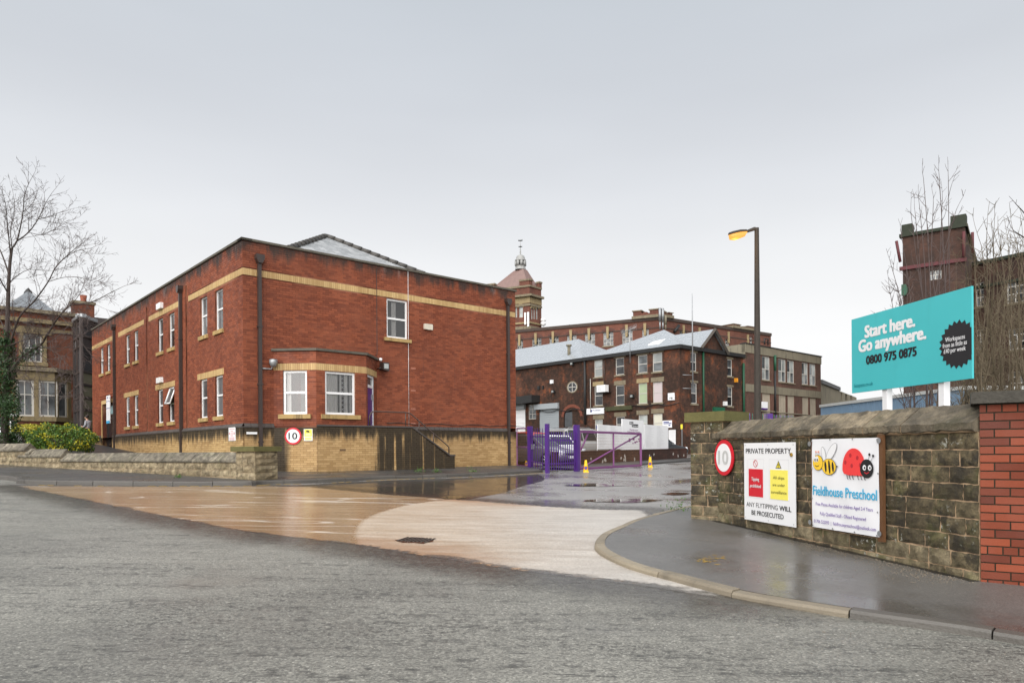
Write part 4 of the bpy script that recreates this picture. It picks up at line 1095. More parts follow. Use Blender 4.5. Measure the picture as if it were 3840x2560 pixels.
speed_sign('red-ringed speed limit disc with faded grey 10 on the blackened stone wall', FR, 2726, 1715, 133, True, .06)
speed_sign('red-ringed speed limit disc with black 10 on the yellow brick plinth', FBp[0], 1100.5, 1634.5, 64, False, .04)
# private property board
def qrect(F, tl, tr, bl, br, o):
    a, b, c, d = F.sz(*tl, o), F.sz(*tr, o), F.sz(*bl, o), F.sz(*br, o)
    return (a[0] + c[0]) / 2, (b[0] + d[0]) / 2, (c[1] + d[1]) / 2, (a[1] + b[1]) / 2
o = .055
s0, s1, z0, z1 = qrect(FR, (2791, 1661), (2982, 1656.5), (2791, 1947.5), (2983, 1973.5), o)
W_, H_ = s1 - s0, z1 - z0
pp = thing('private_property_sign', 'white board lettered private property with red and yellow panels on the stone wall', 'sign', FR.w(s0, z0, o))
plate(pp, FR, s0, s1, z0, z1, o - .012, o, m_white)
sx = lambda f: s0 + W_ * f
zx = lambda f: z1 - H_ * f
text(pp, FR, 'PRIVATE PROPERTY', sx(.045), sx(.93), zx(.134), H_ * .062, m_black, o + .003, bold=.004)
text(pp, FR, 'ANY FLYTIPPING', sx(.05), sx(.68), zx(.825), H_ * .058, m_black, o + .003, bold=0.0)
text(pp, FR, 'WILL', sx(.715), sx(.93), zx(.825), H_ * .058, m_black, o + .003, bold=.025)
text(pp, FR, 'BE PROSECUTED', sx(.16), sx(.79), zx(.925), H_ * .058, m_black, o + .003, bold=.006)
m_pale = M('faint_grey_outline', (.66, .66, .67), .5)
for a, b in ((.08, .415), (.52, .89)):
    q = MB(); w_ = .004
    for r in ((sx(a), sx(b), zx(.21), zx(.21) + w_), (sx(a), sx(b), zx(.705), zx(.705) + w_), (sx(a), sx(a) + w_, zx(.705), zx(.21)), (sx(b) - w_, sx(b), zx(.705), zx(.21))): q.poly([FR.w(r[0], r[2], o + .002), FR.w(r[1], r[2], o + .002), FR.w(r[1], r[3], o + .002), FR.w(r[0], r[3], o + .002)])
    obj('panel_outline', q, m_pale, pp)
plate(pp, FR, sx(.10), sx(.395), zx(.69), zx(.335), o, o + .003, m_red, 'red_panel'); plate(pp, FR, sx(.54), sx(.87), zx(.695), zx(.335), o, o + .003, M('pale_yellow_print', (.88, .78, .13), .45, .05), 'yellow_panel')
text(pp, FR, 'Tipping', sx(.165), sx(.325), zx(.485), H_ * .042, m_white, o + .006, bold=.012); text(pp, FR, 'prohibited', sx(.135), sx(.36), zx(.572), H_ * .042, m_white, o + .006, bold=.012)
text(pp, FR, 'All skips', sx(.60), sx(.81), zx(.447), H_ * .036, m_black, o + .006, bold=.002); text(pp, FR, 'are under', sx(.59), sx(.82), zx(.535), H_ * .036, m_black, o + .006, bold=.002); text(pp, FR, 'surveillance', sx(.56), sx(.85), zx(.625), H_ * .036, m_black, o + .006, bold=.002)
q = MB(); rr = H_ * .047; q.disc(FR, sx(.245), zx(.265), rr, o + .004, 32, rr * .82); c_, d_ = sx(.245), zx(.265)
k = rr * .62; w_ = rr * .1; q.poly([FR.w(c_ - k - w_, d_ + k, o + .005), FR.w(c_ - k, d_ + k + w_, o + .005), FR.w(c_ + k + w_, d_ - k, o + .005), FR.w(c_ + k, d_ - k - w_, o + .005)][::-1]); obj('prohibition_symbol', q, m_red, pp)
c_ = sx(.70); q = MB(); q.poly([FR.w(c_ - W_ * .055, zx(.315), o + .003), FR.w(c_ + W_ * .055, zx(.315), o + .003), FR.w(c_, zx(.222), o + .003)]); obj('warning_triangle', q, m_black, pp)
q = MB(); q.poly([FR.w(c_ - W_ * .04, zx(.308), o + .005), FR.w(c_ + W_ * .04, zx(.308), o + .005), FR.w(c_, zx(.238), o + .005)]); obj('warning_fill', q, m_yellow, pp)
text(pp, FR, '!', c_ - W_ * .007, c_ + W_ * .007, zx(.303), H_ * .042, m_black, o + .007, bold=.02)
for fx in (.03, .5, .97):
    for fz in (.03, .97):
        q = MB(); q.disc(FR, sx(fx), zx(fz), .008, o + .004, 8); obj('screw', q, m_steel, pp)
# preschool banner on its timber frame
o = .085
s0, s1, z0, z1 = qrect(FR, (3043.5, 1647.5), (3298, 1639), (3045, 1975), (3291, 2011), o); W_, H_ = s1 - s0, z1 - z0
bn = thing('preschool_banner', 'white preschool banner with cartoon bee and ladybird nailed to the stone wall', 'banner', FR.w(s0, z0, o))
m_wood = M('wet_brown_batten', (.13, .06, .025), .6, .3, 8)
plate(bn, FR, s1 - .03, s1 + .045, z0 - .05, z1 + .03, .03, o - .012, m_wood, 'batten'); plate(bn, FR, s0 - .03, s0 + .04, z0 + .02, z1 - .02, .03, o - .012, m_wood, 'batten')
q = MB(); nx_, nz_ = 24, 30; id0 = []
for j in range(nz_ + 1):
    for i in range(nx_ + 1):
        u, v = i / nx_, j / nz_; d_ = .004 * math.sin(u * 9 + v * 5) * math.sin(v * 7) + .003 * math.sin(u * 23 + v * 2) * (1 - v)
        id0.append(q.pts([FR.w(s0 + W_ * u, z0 + H_ * v, o + d_ - .006)]))
for j in range(nz_):
    for i in range(nx_): q.f.append((id0[j * (nx_ + 1) + i], id0[j * (nx_ + 1) + i + 1], id0[(j + 1) * (nx_ + 1) + i + 1], id0[(j + 1) * (nx_ + 1) + i])); q.sm.append(True)
obj('sheet', q, M('white_vinyl', (.80, .80, .82), .35, .03, 3, .02, spec=.5), bn)
o += .004
m_cy = M('cyan_print', (.03, .42, .68), .45, .05); m_vi = M('violet_print', (.14, .06, .34), .45, .05)
text(bn, FR, 'Fieldhouse Preschool', sx(.025), sx(.98), zx(.632), H_ * .105, m_cy, o, bold=.012)
text(bn, FR, 'Free Places Available for children Aged 2-4 Years', sx(.07), sx(.925), zx(.748), H_ * .036, m_vi, o, bold=.002)
text(bn, FR, 'Fully Qualified Staff - Ofsted Registered', sx(.14), sx(.83), zx(.853), H_ * .036, m_vi, o, bold=.002)
text(bn, FR, '01706 522093  |  fieldhousepreschool@outlook.com', sx(.035), sx(.965), zx(.945), H_ * .036, m_vi, o, bold=.002)
m_bee = M('bee_yellow_print', (.86, .55, .04), .45, .05); m_lb = M('ladybird_red_print', (.78, .05, .05), .4, .08)
def ell(cx, cz, rx, rz, mat, oo, name, rot=0., n=28, a0=0, a1=2 * math.pi):
    q = MB(); ps = []
    for k in range(n):
        a = a0 + (a1 - a0) * k / (n if a1 - a0 > 6.2 else n - 1); x, z = rx * math.cos(a), rz * math.sin(a)
        ps.append(FR.w(sx(cx) + W_ * (x * math.cos(rot) - z * math.sin(rot)), zx(cz) + W_ * (x * math.sin(rot) + z * math.cos(rot)), oo))
    q.poly(ps); return obj(name, q, mat, bn)
def line(pts, w, mat, oo, name):
    q = MB()
    for (x0, y0), (x1, y1) in zip(pts, pts[1:]):
        a, b = V((sx(x0), zx(y0))), V((sx(x1), zx(y1))); d_ = (b - a).normalized(); nn_ = V((-d_.y, d_.x)) * w * W_ / 2
        q.poly([FR.w(*(a - nn_), oo), FR.w(*(b - nn_), oo), FR.w(*(b + nn_), oo), FR.w(*(a + nn_), oo)])
    return obj(name, q, mat, bn)
m_wing = M('pale_wing_print', (.70, .70, .71), .45, .03); m_grey = M('grey_outline_print', (.35, .35, .36), .45)
for cx, cz, rx, rz, rot in ((.205, .17, .035, .085, .25), (.33, .145, .05, .12, -.7)):
    ell(cx, cz, rx, rz, m_grey, o + .001, 'wing_outline', rot); ell(cx, cz, rx - .006, rz - .006, m_white, o + .002, 'wing', rot)
ell(.29, .308, .115, .088, m_black, o + .003, 'bee_body_outline'); ell(.29, .308, .110, .083, m_bee, o + .004, 'bee_body')
for cx in (.24, .30, .355): ell(cx, .308, .016, .078 - abs(cx - .29) * .35, m_black, o + .005, 'bee_stripe', .12)
line([(.40, .305), (.43, .3)], .012, m_black, o + .004, 'bee_sting')
ell(.115, .265, .085, .085, m_black, o + .006, 'bee_head_outline'); ell(.115, .265, .081, .081, m_bee, o + .007, 'bee_head')
for cx in (.068, .105): ell(cx, .225, .022, .032, m_white, o + .008, 'eye'); ell(cx + .004, .235, .01, .016, m_black, o + .009, 'pupil')
line([(.07, .295), (.1, .31), (.135, .297)], .008, m_black, o + .009, 'smile')
for x in (.075, .115): line([(x, .19), (x + .012, .15)], .006, m_grey, o + .008, 'feeler'); ell(x + .013, .143, .012, .012, M('pink_print', (.75, .3, .2), .5) if 'pink_print' not in bpy.data.materials else bpy.data.materials['pink_print'], o + .009, 'feeler_tip')
q = MB(); ps = []
for k in range(30):
    a = math.pi * k / 29; ps.append(FR.w(sx(.665) + W_ * .165 * math.cos(a), zx(.34) + H_ * (.235 * math.sin(a) ** .85), o + .003))
ps += [FR.w(sx(.52), zx(.375), o + .003), FR.w(sx(.6), zx(.392), o + .003), FR.w(sx(.80), zx(.392), o + .003)]
q.poly(ps); obj('ladybird_shell', q, m_lb, bn)
for cx, cz in ((.62, .18), (.72, .205), (.545, .255), (.64, .29), (.76, .28)): ell(cx, cz, .018, .022, M('dark_red_print', (.42, .02, .03), .5) if 'dark_red_print' not in bpy.data.materials else bpy.data.materials['dark_red_print'], o + .004, 'spot')
for cx in (.565, .6, .645, .72, .765, .81): line([(cx, .385), (cx + .01, .425), (cx + .022, .432)], .009, m_black, o + .003, 'leg')
ell(.85, .315, .092, .094, m_black, o + .005, 'ladybird_head')
for cx in (.82, .893): ell(cx, .305, .024, .027, m_white, o + .006, 'eye'); ell(cx + .004, .307, .011, .013, m_black, o + .007, 'pupil')
line([(.82, .352), (.85, .366), (.885, .35)], .008, m_red, o + .007, 'smile')
for x0, x1, y1 in ((.865, .89, .17), (.90, .94, .183)): line([(x0, .245), (x1, y1)], .007, m_grey, o + .004, 'feeler'); ell(x1, y1, .014, .014, m_black, o + .006, 'feeler_tip')
for fx, fz in [(.0, 0.02), (.3, .01), (.64, .01), (.98, .02), (.0, .33), (.99, .36), (.0, .67), (.98, .75), (.01, .98), (.33, .985), (.66, .985), (.97, .985)]:
    q = MB(); q.disc(FR, sx(fx) + .015, zx(fz), .011, o + .006, 8); obj('eyelet', q, m_steel, bn)
for fx, fz in ((1.02, .03), (1.02, .96), (-.02, .05), (-.02, .95)):
    q = MB(); q.lathe(V((0, 0, 0)), [(0, 0)], 3); q = MB(); q.disc(FR, sx(fx), zx(fz), .032, o + .012, 16); obj('washer', q, m_steel, bn)
# flower-like clip beside the private property board
s, z = FR.sz(2983, 1704); q = MB()
for k in range(5): q.tube([FR.w(s, z, .06), FR.w(s + .022 * math.cos(k * 1.26), z + .022 * math.sin(k * 1.26), .07)], [.008, .014], 5)
tag(obj('metal_clip', q, M('brass_clip', (.30, .18, .03), .4, metal=.6), base=FR.w(s, z, .05)), 'small brass clip at the edge of the private property board', 'clip')

# small notices on the plinth
F = FBp[0]; s0, s1, z0, z1 = F.rect(1140.5, 1172.5, 1608, 1652); W_, H_ = s1 - s0, z1 - z0; o = .035
cc = thing('camera_notice', 'yellow and white camera notice beside the speed disc on the plinth', 'notice', F.w(s0, z0, o))
plate(cc, F, s0, s1, z0, z1, .01, o - .01, m_white); plate(cc, F, sx(.06), sx(.94), zx(.62), zx(.04), o - .01, o - .007, m_yellow, 'yellow_panel'); plate(cc, F, sx(.1), sx(.92), zx(.94), zx(.68), o - .01, o - .007, M('lemon_print', (.75, .72, .25), .5), 'text_panel')
q = MB(); q.poly([F.w(sx(a), zx(b), o - .004) for a, b in ((.25, .24), (.6, .3), (.66, .16), (.32, .1))]); q.poly([F.w(sx(a), zx(b), o - .004) for a, b in ((.58, .3), (.66, .34), (.66, .24))]); obj('camera_symbol', q, m_black, cc)
for k in range(3): plate(cc, F, sx(.2), sx(.8), zx(.52 - .06 * k), zx(.49 - .06 * k), o - .006, o - .005, m_pale, 'text_line')
F = FLp; s0, s1, z0, z1 = F.rect(860, 885, 1602, 1652); W_, H_ = s1 - s0, z1 - z0
em = thing('red_notice', 'white notice with small red print at the office corner plinth', 'notice', F.w(s0, z0, .03))
plate(em, F, s0, s1, z0, z1, .01, .025, m_white)
m_redf = M('faded_red_print', (.62, .22, .24), .5)
for k, (a, b, f) in enumerate(((.1, .9, .1), (.32, .68, .26), (.32, .68, .38), (.3, .7, .5), (.3, .7, .6), (.12, .88, .74), (.12, .88, .82), (.12, .88, .9))): plate(em, F, sx(a), sx(b), zx(f + .035), zx(f), .025, .028, m_redf, 'text_line')
for sg in (.15, .85):
    q = MB(); q.poly([F.w(sx(sg + a), zx(b), .029) for a, b in ((-.08, .52), (.08, .52), (.06, .42), (0, .33), (-.05, .4))]); obj('red_symbol', q, m_redf, em)
F = FL; s0, s1, z0, z1 = F.rect(414, 427, 1483, 1587); W_, H_ = s1 - s0, z1 - z0
ds = thing('directory_sign', 'tall white company directory beside the dark office door', 'sign', F.w(s0, z0, .1))
plate(ds, F, s0, s1, z0, z1, .16, .19, m_white)
m_blue = M('navy_print', (.03, .05, .22), .45)
for f, h, mm in ((.2, .02, m_blue), (.45, .02, m_blue), (.9, .1, M('sky_blue_print', (.05, .35, .6), .45))): plate(ds, F, sx(0), sx(1), zx(f + h), zx(f), .19, .193, mm, 'band')
q = MB(); q.poly([F.w(sx(a), zx(b), .194) for a, b in ((.25, .1), (.5, .1), (.5, .05), (.25, .06))]); obj('emblem', q, m_blue, ds)
for k in range(14): plate(ds, F, sx(.15), sx(.8), zx(.52 + .025 * k), zx(.51 + .025 * k), .19, .192, m_pale, 'text_line')
# ------------------------------------------------------------------ purple gates
gP1, gP2, gP3, gP4 = gnd(1989, 1760), gnd(2053, 1774), gnd(2163, 1767), gnd(2403, 1752)
pal = thing('palisade_gate', 'purple steel palisade gate with pointed pales between purple posts', 'gate', gP2)
def gate_post(p, w, h, parent, mat=m_purple, cap=True):
    F = Face(p - N.cross(V((0, 0, 1))) * 0, (gP3 - gP2)); q = MB(); z = gz(p.x, p.y)
    q.fbox(Face(p, gP3 - gP2), -w / 2, w / 2, z - .1, z + h, -w / 2, w / 2); return obj('post', q, mat, parent)
gate_post(gP1, .17, 1.8, pal); gate_post(gP2, .13, 1.86, pal); gate_post(gP3, .19, 1.86, pal)
def pales(a, b, n, parent, h, mat=m_purple, z0=.1, w=.06, name='pale', proud=.03):
    F = Face(a, b - a); L = V((b.x - a.x, b.y - a.y, 0)).length
    for k in range(n):
        s = L * (k + .5) / n; z = gz(*F.w(s, 0)[:2]); q = MB()
        for sg in (-1, 1):
            i = q.pts([F.w(s, z + z0, proud + .016), F.w(s + sg * w / 2, z + z0, proud), F.w(s + sg * w / 2, z + h - .06, proud), F.w(s + sg * w * .18, z + h, proud + .01), F.w(s, z + h - .03, proud + .016)])
            q.f.append(tuple(range(i, i + 5)) if sg > 0 else tuple(range(i + 4, i - 1, -1))); q.sm.append(False)
            i = q.pts([F.w(s, z + z0, proud + .008), F.w(s + sg * w / 2, z + z0, proud - .006), F.w(s + sg * w / 2, z + h - .06, proud - .006), F.w(s + sg * w * .18, z + h, proud + .002), F.w(s, z + h - .03, proud + .008)])
            q.f.append(tuple(range(i, i + 5)) if sg < 0 else tuple(range(i + 4, i - 1, -1))); q.sm.append(False)
        obj(name, q, mat, parent)
    return F, L
for a, b, n, h in ((gP1, gP2, 7, 1.72), (gP2, gP3, 13, 1.58)):
    F, L = pales(a, b, n, pal, h)
    for hz in (.35, h - .34):
        q = MB(); za, zb2 = gz(a.x, a.y) + hz, gz(b.x, b.y) + hz
        q.fprism(F, [(.05, za - .025), (L - .05, zb2 - .025), (L - .05, zb2 + .025), (.05, za + .025)], -.03, .022); obj('rail', q, m_purple, pal)
q = MB(); zz = gz(gP1.x, gP1.y); q.fbox(Face(gP1, gP3 - gP2), -.06, .1, zz + .85, zz + 1.05, .08, .13); obj('lock_box', q, m_steel, pal)
m_wire = M('brown_mesh_wire', (.22, .11, .045), .6, .2)
def mesh_gate(a, b, h0, h1, parent, frame, fr=.05, brace=None, mull=None, hcap=None, dens=.05):
    F = Face(a, b - a); L = V((b.x - a.x, b.y - a.y, 0)).length; za, zb2 = gz(a.x, a.y), gz(b.x, b.y)
    P4 = [F.w(0, za + h0), F.w(L, zb2 + h0), F.w(L, zb2 + h1[1]), F.w(0, za + h1[0])]
    for i, j, nm in ((0, 1, 'bottom_rail'), (1, 2, 'stile'), (2, 3, 'top_rail'), (3, 0, 'stile')):
        q = MB(); q.tube([P4[i], P4[j]], fr, 4, smooth=False); obj(nm, q, frame, parent)
    if brace: 
        q = MB(); q.tube([P4[0], P4[2] * brace + P4[3] * (1 - brace)], fr * .55, 6); obj('brace', q, frame, parent)
    if mull:
        q = MB(); q.tube([P4[0].lerp(P4[1], mull), P4[3].lerp(P4[2], mull)], fr * .7, 4, smooth=False); obj('mullion', q, frame, parent)
    q = MB(); n = int(L / dens)
    for k in range(1, n): q.tube([P4[0].lerp(P4[1], k / n), P4[3].lerp(P4[2], k / n)], .0022, 3, False)
    m_ = 12
    for k in range(1, m_): q.tube([P4[0].lerp(P4[3], k / m_), P4[1].lerp(P4[2], k / m_)], .0026, 3, False)
    obj('mesh_infill', q, m_wire, parent, kind='stuff')
    return F, P4
mg = thing('mesh_gate', 'open purple framed wire mesh vehicle gate with diagonal brace', 'gate', gnd(2290, 1760))
ha, hb = (1768 - 1618) / FPX * gP3.y, (1752 - 1626) / FPX * gP4.y
gA = gP3 + (gP4 - gP3).normalized() * .22
mesh_gate(gA, gP4, .1, (ha, hb), mg, m_magenta, .065, 1., .52)
for hz in (.35, 1.35):
    q = MB(); q.tube([gP3 + V((0, 0, hz)), gA + V((0, 0, hz))], .04, 6); obj('hinge', q, m_purple, mg)
q = MB(); F = Face(gA, gP4 - gA); q.tube([F.w(.1, gz(*gA[:2]) + .85), F.w(.65, gz(*gA[:2]) + ha - .1)], .035, 6); obj('short_brace', q, m_magenta, mg)
sm_ = thing('side_mesh_panel', 'narrow purple framed mesh panel between the offices and the palisade gate', 'gate', gP1)
mesh_gate(FM.w(LR - .05, 0, .12), gP1, .12, (1.72, 1.72), sm_, m_magenta, .035, None, None, dens=.045)
q = MB(); a, b = FM.w(LR - .05, 0, .12), gP1; q.tube([V((a.x, a.y, gz(a.x, a.y) + .92)), V((b.x, b.y, gz(b.x, b.y) + .92))], .03, 4); obj('mid_rail', q, m_magenta, sm_)
# ------------------------------------------------------------------ yellow no-parking cones
m_cone = M('yellow_cone_plastic', (.82, .50, .01), .45, .12, 9, .08); m_navy = M('cone_navy', (.06, .06, .28), .5); m_ored = M('cone_red', (.55, .06, .04), .5)
def cone(px, py, hpx, label):
    p = gnd(px, py); h = hpx / FPX * p.y; t_ = thing('parking_cone', label, 'cone', p, 'yellow no-parking cones at the gate')
    z = p.z; q = MB()
    a = [(-.36, -.36), (.36, -.36), (.36, .36), (-.36, .36)]; k = h * .5
    q.hexa([V((p.x + x * h * .62, p.y + y * h * .62, z)) for x, y in a], [V((p.x + x * h * .58, p.y + y * h * .58, z + h * .07)) for x, y in a]); obj('base', q, m_cone, t_)
    q = MB(); q.lathe(V((p.x, p.y, z + h * .07)), [(h * .235, 0), (h * .2, h * .1), (h * .09, h * .9), (h * .075, h * .93), (0, h * .93)], 16); body = obj('body', q, m_cone, t_)
    r, F = h * .15, Face(V((p.x, p.y, 0)), V((1, 0, 0)) if False else V((p.y, -p.x, 0)))
    for rr, oo, mm, nm in ((r, .212, m_ored, 'ring'), (r * .74, .216, m_navy, 'disc')):
        q = MB(); n = 20; ps = []
        for k in range(n):
            sx_, dz = rr * math.cos(2 * math.pi * k / n), rr * math.sin(2 * math.pi * k / n); zz = h * .36 + dz
            rad = h * (.235 - .145 * (zz / h - .07) / .83) + (.006 if nm == 'ring' else .01)
            of = math.sqrt(max(rad * rad - sx_ * sx_, 0)); ps.append(F.w(sx_, z + zz, of))
        q.poly(ps); obj(nm, q, mm, t_)
cone(2197, 1770, 46, 'yellow no-parking cone in front of the purple gate post')
cone(2438, 1752, 40, 'yellow no-parking cone standing alone beyond the mesh gate')
cone(1974, 1748, 31, 'yellow no-parking cone behind the narrow mesh panel')

# ------------------------------------------------------------------ cars
m_tyre = M('tyre_rubber', (.018, .018, .018), .75); m_rim = M('alloy_rim', (.45, .45, .46), .35, .1, metal=.7); m_cglass = glass('car_glass', (.02, .024, .026), .03); m_lamp = M('red_tail_lamp', (.35, .01, .01), .2); m_head = M('clear_head_lamp', (.6, .62, .65), .15); m_ctrim = M('black_car_trim', (.015, .015, .015), .5)
def carpaint(name, c, metal=.2): return M(name, c, .22, .05, 2, .03, spec=.6, coat=.6, metal=metal)
def car(label, pos, yaw, paint, L=4.2, Wd=1.76, H=1.48, suv=False, rack=False, plate_c=None, name='parked_car'):
    """yaw: heading of the bonnet, clockwise from +Y"""
    t_ = thing(name, label, 'car', pos, 'cars parked in the estate yard')
    f = V((math.sin(yaw), math.cos(yaw), 0)); r = V((f.y, -f.x, 0)); P0 = V(pos)
    W = lambda x, y, z: P0 + f * x + r * y + V((0, 0, z))
    hw = Wd / 2; cl = .2 if not suv else .26; belt = H * (.62 if not suv else .60); fl, rl = L / 2, -L / 2
    # lower body: stations along the length (x, half width, underside, shoulder height)
    st = [(fl, hw * .70, .34, .50), (fl - .06, hw * .82, .25, .64), (fl - .35, hw * .95, cl, belt * .80), (fl - .95, hw * .99, cl, belt * .93), (fl - 1.25, hw, cl, belt), (0, hw * 1.01, cl, belt * 1.01), (rl + .75, hw, cl, belt * 1.03), (rl + .18, hw * .96, cl + .03, belt * 1.0), (rl + .03, hw * .86, .3, belt * .9), (rl, hw * .8, .36, belt * .7)]
    q = MB(); rows = []
    for x, w, z0, z1 in st:
        zz = [(0, z0), (.86, z0), (.97, z0 + .09), (1.0, z0 + (z1 - z0) * .5), (.98, z0 + (z1 - z0) * .84), (.92, z1), (.6, z1 + .018), (0, z1 + .022)]
        row = [W(x, w * a, z) for a, z in zz] + [W(x, -w * a, z) for a, z in reversed(zz[1:-1])]; rows.append(q.pts(row)); nn_ = len(row)
    for a, b in zip(rows, rows[1:]):
        for k in range(nn_): q.f.append((a + k, a + (k + 1) % nn_, b + (k + 1) % nn_, b + k)); q.sm.append(True)
    q.f.append(tuple(rows[0] + nn_ - 1 - k for k in range(nn_))); q.f.append(tuple(rows[-1] + k for k in range(nn_))); q.sm += [True, True]
    body = obj('body', q, paint, t_)
    # cabin
    xa, xb, xc, xd = (fl - 1.05, fl - 1.75, rl + .72, rl + .16) if not suv else (fl - 1.2, fl - 1.75, rl + .38, rl + .12)
    b0, tw = hw * .93, hw * .74
    lo = [(xa, b0 * .9), (xb - .1, b0), (xc, b0 * .98), (xd, b0 * .88)]; hi = [(xb, tw * .95), (xb - .35, tw), (xc + .1, tw), (xc - (.0 if not suv else .05), tw * .93)]
    zl, zh = [belt * .97, belt * 1.0, belt * 1.02, belt * 1.0], [H - .06, H, H - .01, H - .07]
    q = MB(); lp = [W(x, y, z) for (x, y), z in zip(lo, zl)]; lm = [W(x, -y, z) for (x, y), z in zip(lo, zl)]; hp_ = [W(x, y, z) for (x, y), z in zip(hi, zh)]; hm = [W(x, -y, z) for (x, y), z in zip(hi, zh)]
    for k in range(3):
        q.poly([lp[k], lp[k + 1], hp_[k + 1], hp_[k]]); q.poly([lm[k + 1], lm[k], hm[k], hm[k + 1]]); q.poly([hp_[k], hp_[k + 1], hm[k + 1], hm[k]])
    q.poly([lp[0], hp_[0], hm[0], lm[0]]); q.poly([lp[3], lm[3], hm[3], hp_[3]])
    obj('cabin', q, paint, t_)
    def pane(a, b, c, d, n, ins=(.07, .1), out=.008, nm='window'):
        cpt = (a + b + c + d) / 4; k = lambda p_: p_.lerp(cpt, .0)
        ab = lambda u, v: a.lerp(b, u).lerp(d.lerp(c, u), v)
        q = MB(); nv = (b - a).cross(d - a).normalized(); nv = nv if nv.dot(cpt - W(0, 0, belt)) > 0 else -nv
        q.poly([ab(u, v) + nv * out for u, v in ((ins[0], ins[1]), (1 - ins[0], ins[1]), (1 - ins[0], 1 - ins[1]), (ins[0], 1 - ins[1]))]); return obj(nm, q, m_cglass, t_)
    pane(lp[0], lm[0], hm[0], hp_[0], 0, nm='windscreen'); pane(lp[3], lm[3], hm[3], hp_[3], 0, (.1, .14), nm='rear_window')
    for l_, h_ in ((lp, hp_), (lm, hm)):
        pane(l_[0].lerp(l_[1], .35), l_[1], h_[1], h_[0].lerp(h_[1], .2), 0, (.05, .1)); m1, n1 = l_[1].lerp(l_[2], .47), h_[1].lerp(h_[2], .47)
        pane(l_[1], m1, n1, h_[1], 0, (.03, .1)); pane(m1, l_[2], h_[2], n1, 0, (.04, .1)); pane(l_[2], l_[3], h_[3], h_[2], 0, (.15, .15))
    wr = .31 if not suv else .37
    for x in (fl - .82, rl + .78):
        for sg in (-1, 1):
            q = MB(); c = W(x, sg * (hw - .1), wr); ax = r * sg
            q.tube([c - ax * .1, c - ax * .09, c + ax * .085, c + ax * .1], [wr * .9, wr, wr, wr * .9], 20, smooth=False); wh = obj('wheel', q, m_tyre, t_)
            q = MB(); q.tube([c + ax * .098, c + ax * .106], [wr * .68, wr * .66], 18); rm = obj('rim', q, m_ctrim, wh)
            for k in range(6):
                a = k * math.pi / 3; u = f * math.cos(a) + V((0, 0, 1)) * math.sin(a); q = MB(); q.tube([c + ax * .112 + u * .03, c + ax * .112 + u * wr * .64], [.035, .022], 4); obj('spoke', q, m_rim, wh)
            q = MB(); q.tube([c + ax * .1 + (f * math.cos(a) + V((0, 0, 1)) * math.sin(a)) * wr * .66 for a in [2 * math.pi * k / 18 for k in range(19)]], .018, 4); obj('rim_edge', q, m_rim, wh)
    for sg in (-1, 1):
        q = MB(); q.tube([W(fl - .05, sg * hw * .6, .62 * belt / .92), W(fl - .22, sg * hw * .86, .66 * belt / .92)], [.07, .09], 6); obj('headlight', q, m_head, t_)
        q = MB(); q.tube([W(rl + .02, sg * hw * .76, belt * .72), W(rl + .1, sg * hw * .88, belt * .95)], [.07, .08], 6); obj('tail_light', q, m_lamp, t_)
        q = MB(); q.tube([W(xa - .35, sg * hw * .95, belt + .02), W(xa - .38, sg * (hw + .12), belt + .06)], [.03, .075], 6); obj('door_mirror', q, paint, t_)
        if rack: q = MB(); q.tube([W(xb - .4, sg * tw * .88, H + .0), W(xb - .5, sg * tw * .88, H + .06), W(xc + .3, sg * tw * .88, H + .06), W(xc + .2, sg * tw * .88, H)], .018, 5); obj('roof_rail', q, m_steel, t_)
    q = MB(); q.hexa([W(rl - .012, a, b) for a, b in ((-.26, belt * .62), (.26, belt * .62), (.26, belt * .62 + .11), (-.26, belt * .62 + .11))], [W(rl - .03, a, b) for a, b in ((-.26, belt * .62), (.26, belt * .62), (.26, belt * .62 + .11), (-.26, belt * .62 + .11))]); obj('number_plate', q, M('yellow_plate', (.7, .5, .03), .4) if 'yellow_plate' not in bpy.data.materials else bpy.data.materials['yellow_plate'], t_)
    q = MB(); q.hexa([W(fl - .02, a, b) for a, b in ((-.26, .36), (.26, .36), (.26, .47), (-.26, .47))], [W(fl + .014, a, b) for a, b in ((-.26, .36), (.26, .36), (.26, .47), (-.26, .47))]); obj('front_plate', q, m_white, t_)
    q = MB(); q.hexa([W(fl - .05, a, b) for a, b in ((-.5, .5), (.5, .5), (.5, .6), (-.5, .6))], [W(fl + .004, a, b) for a, b in ((-.45, .5), (.45, .5), (.45, .58), (-.45, .58))]); obj('grille', q, m_ctrim, t_)
    return t_
def car_at(label, px, d, yaw_deg, paint, **kw):
    x = (px - 1920) / FPX * d; car(label, on_g(x, d), math.radians(yaw_deg), paint, **kw)
car_at('grey hatchback parked behind the purple palisade gate', 2004, 33.2, 128, carpaint('grey_car_paint', (.20, .19, .21), .5), H=1.45)
car_at('bright red car parked behind the narrow mesh panel', 1998, 39, 128, carpaint('red_car_paint', (.50, .03, .03), 0), H=1.62, L=4.3, Wd=1.85)
car_at('white hatchback parked between the grey car and the silver off-roader', 2088, 37.5, 160, carpaint('white_car_paint', (.72, .72, .73), 0), L=4.0)
car_at('silver off-road estate car with roof rails behind the mesh gate', 2178, 39.5, 48, carpaint('silver_car_paint', (.50, .49, .47), .5), L=4.6, Wd=1.9, H=1.8, suv=True, rack=True)
car_at('black car nose showing below the white notice boards', 2462, 48.5, 70, carpaint('black_car_paint', (.012, .012, .014), .2))

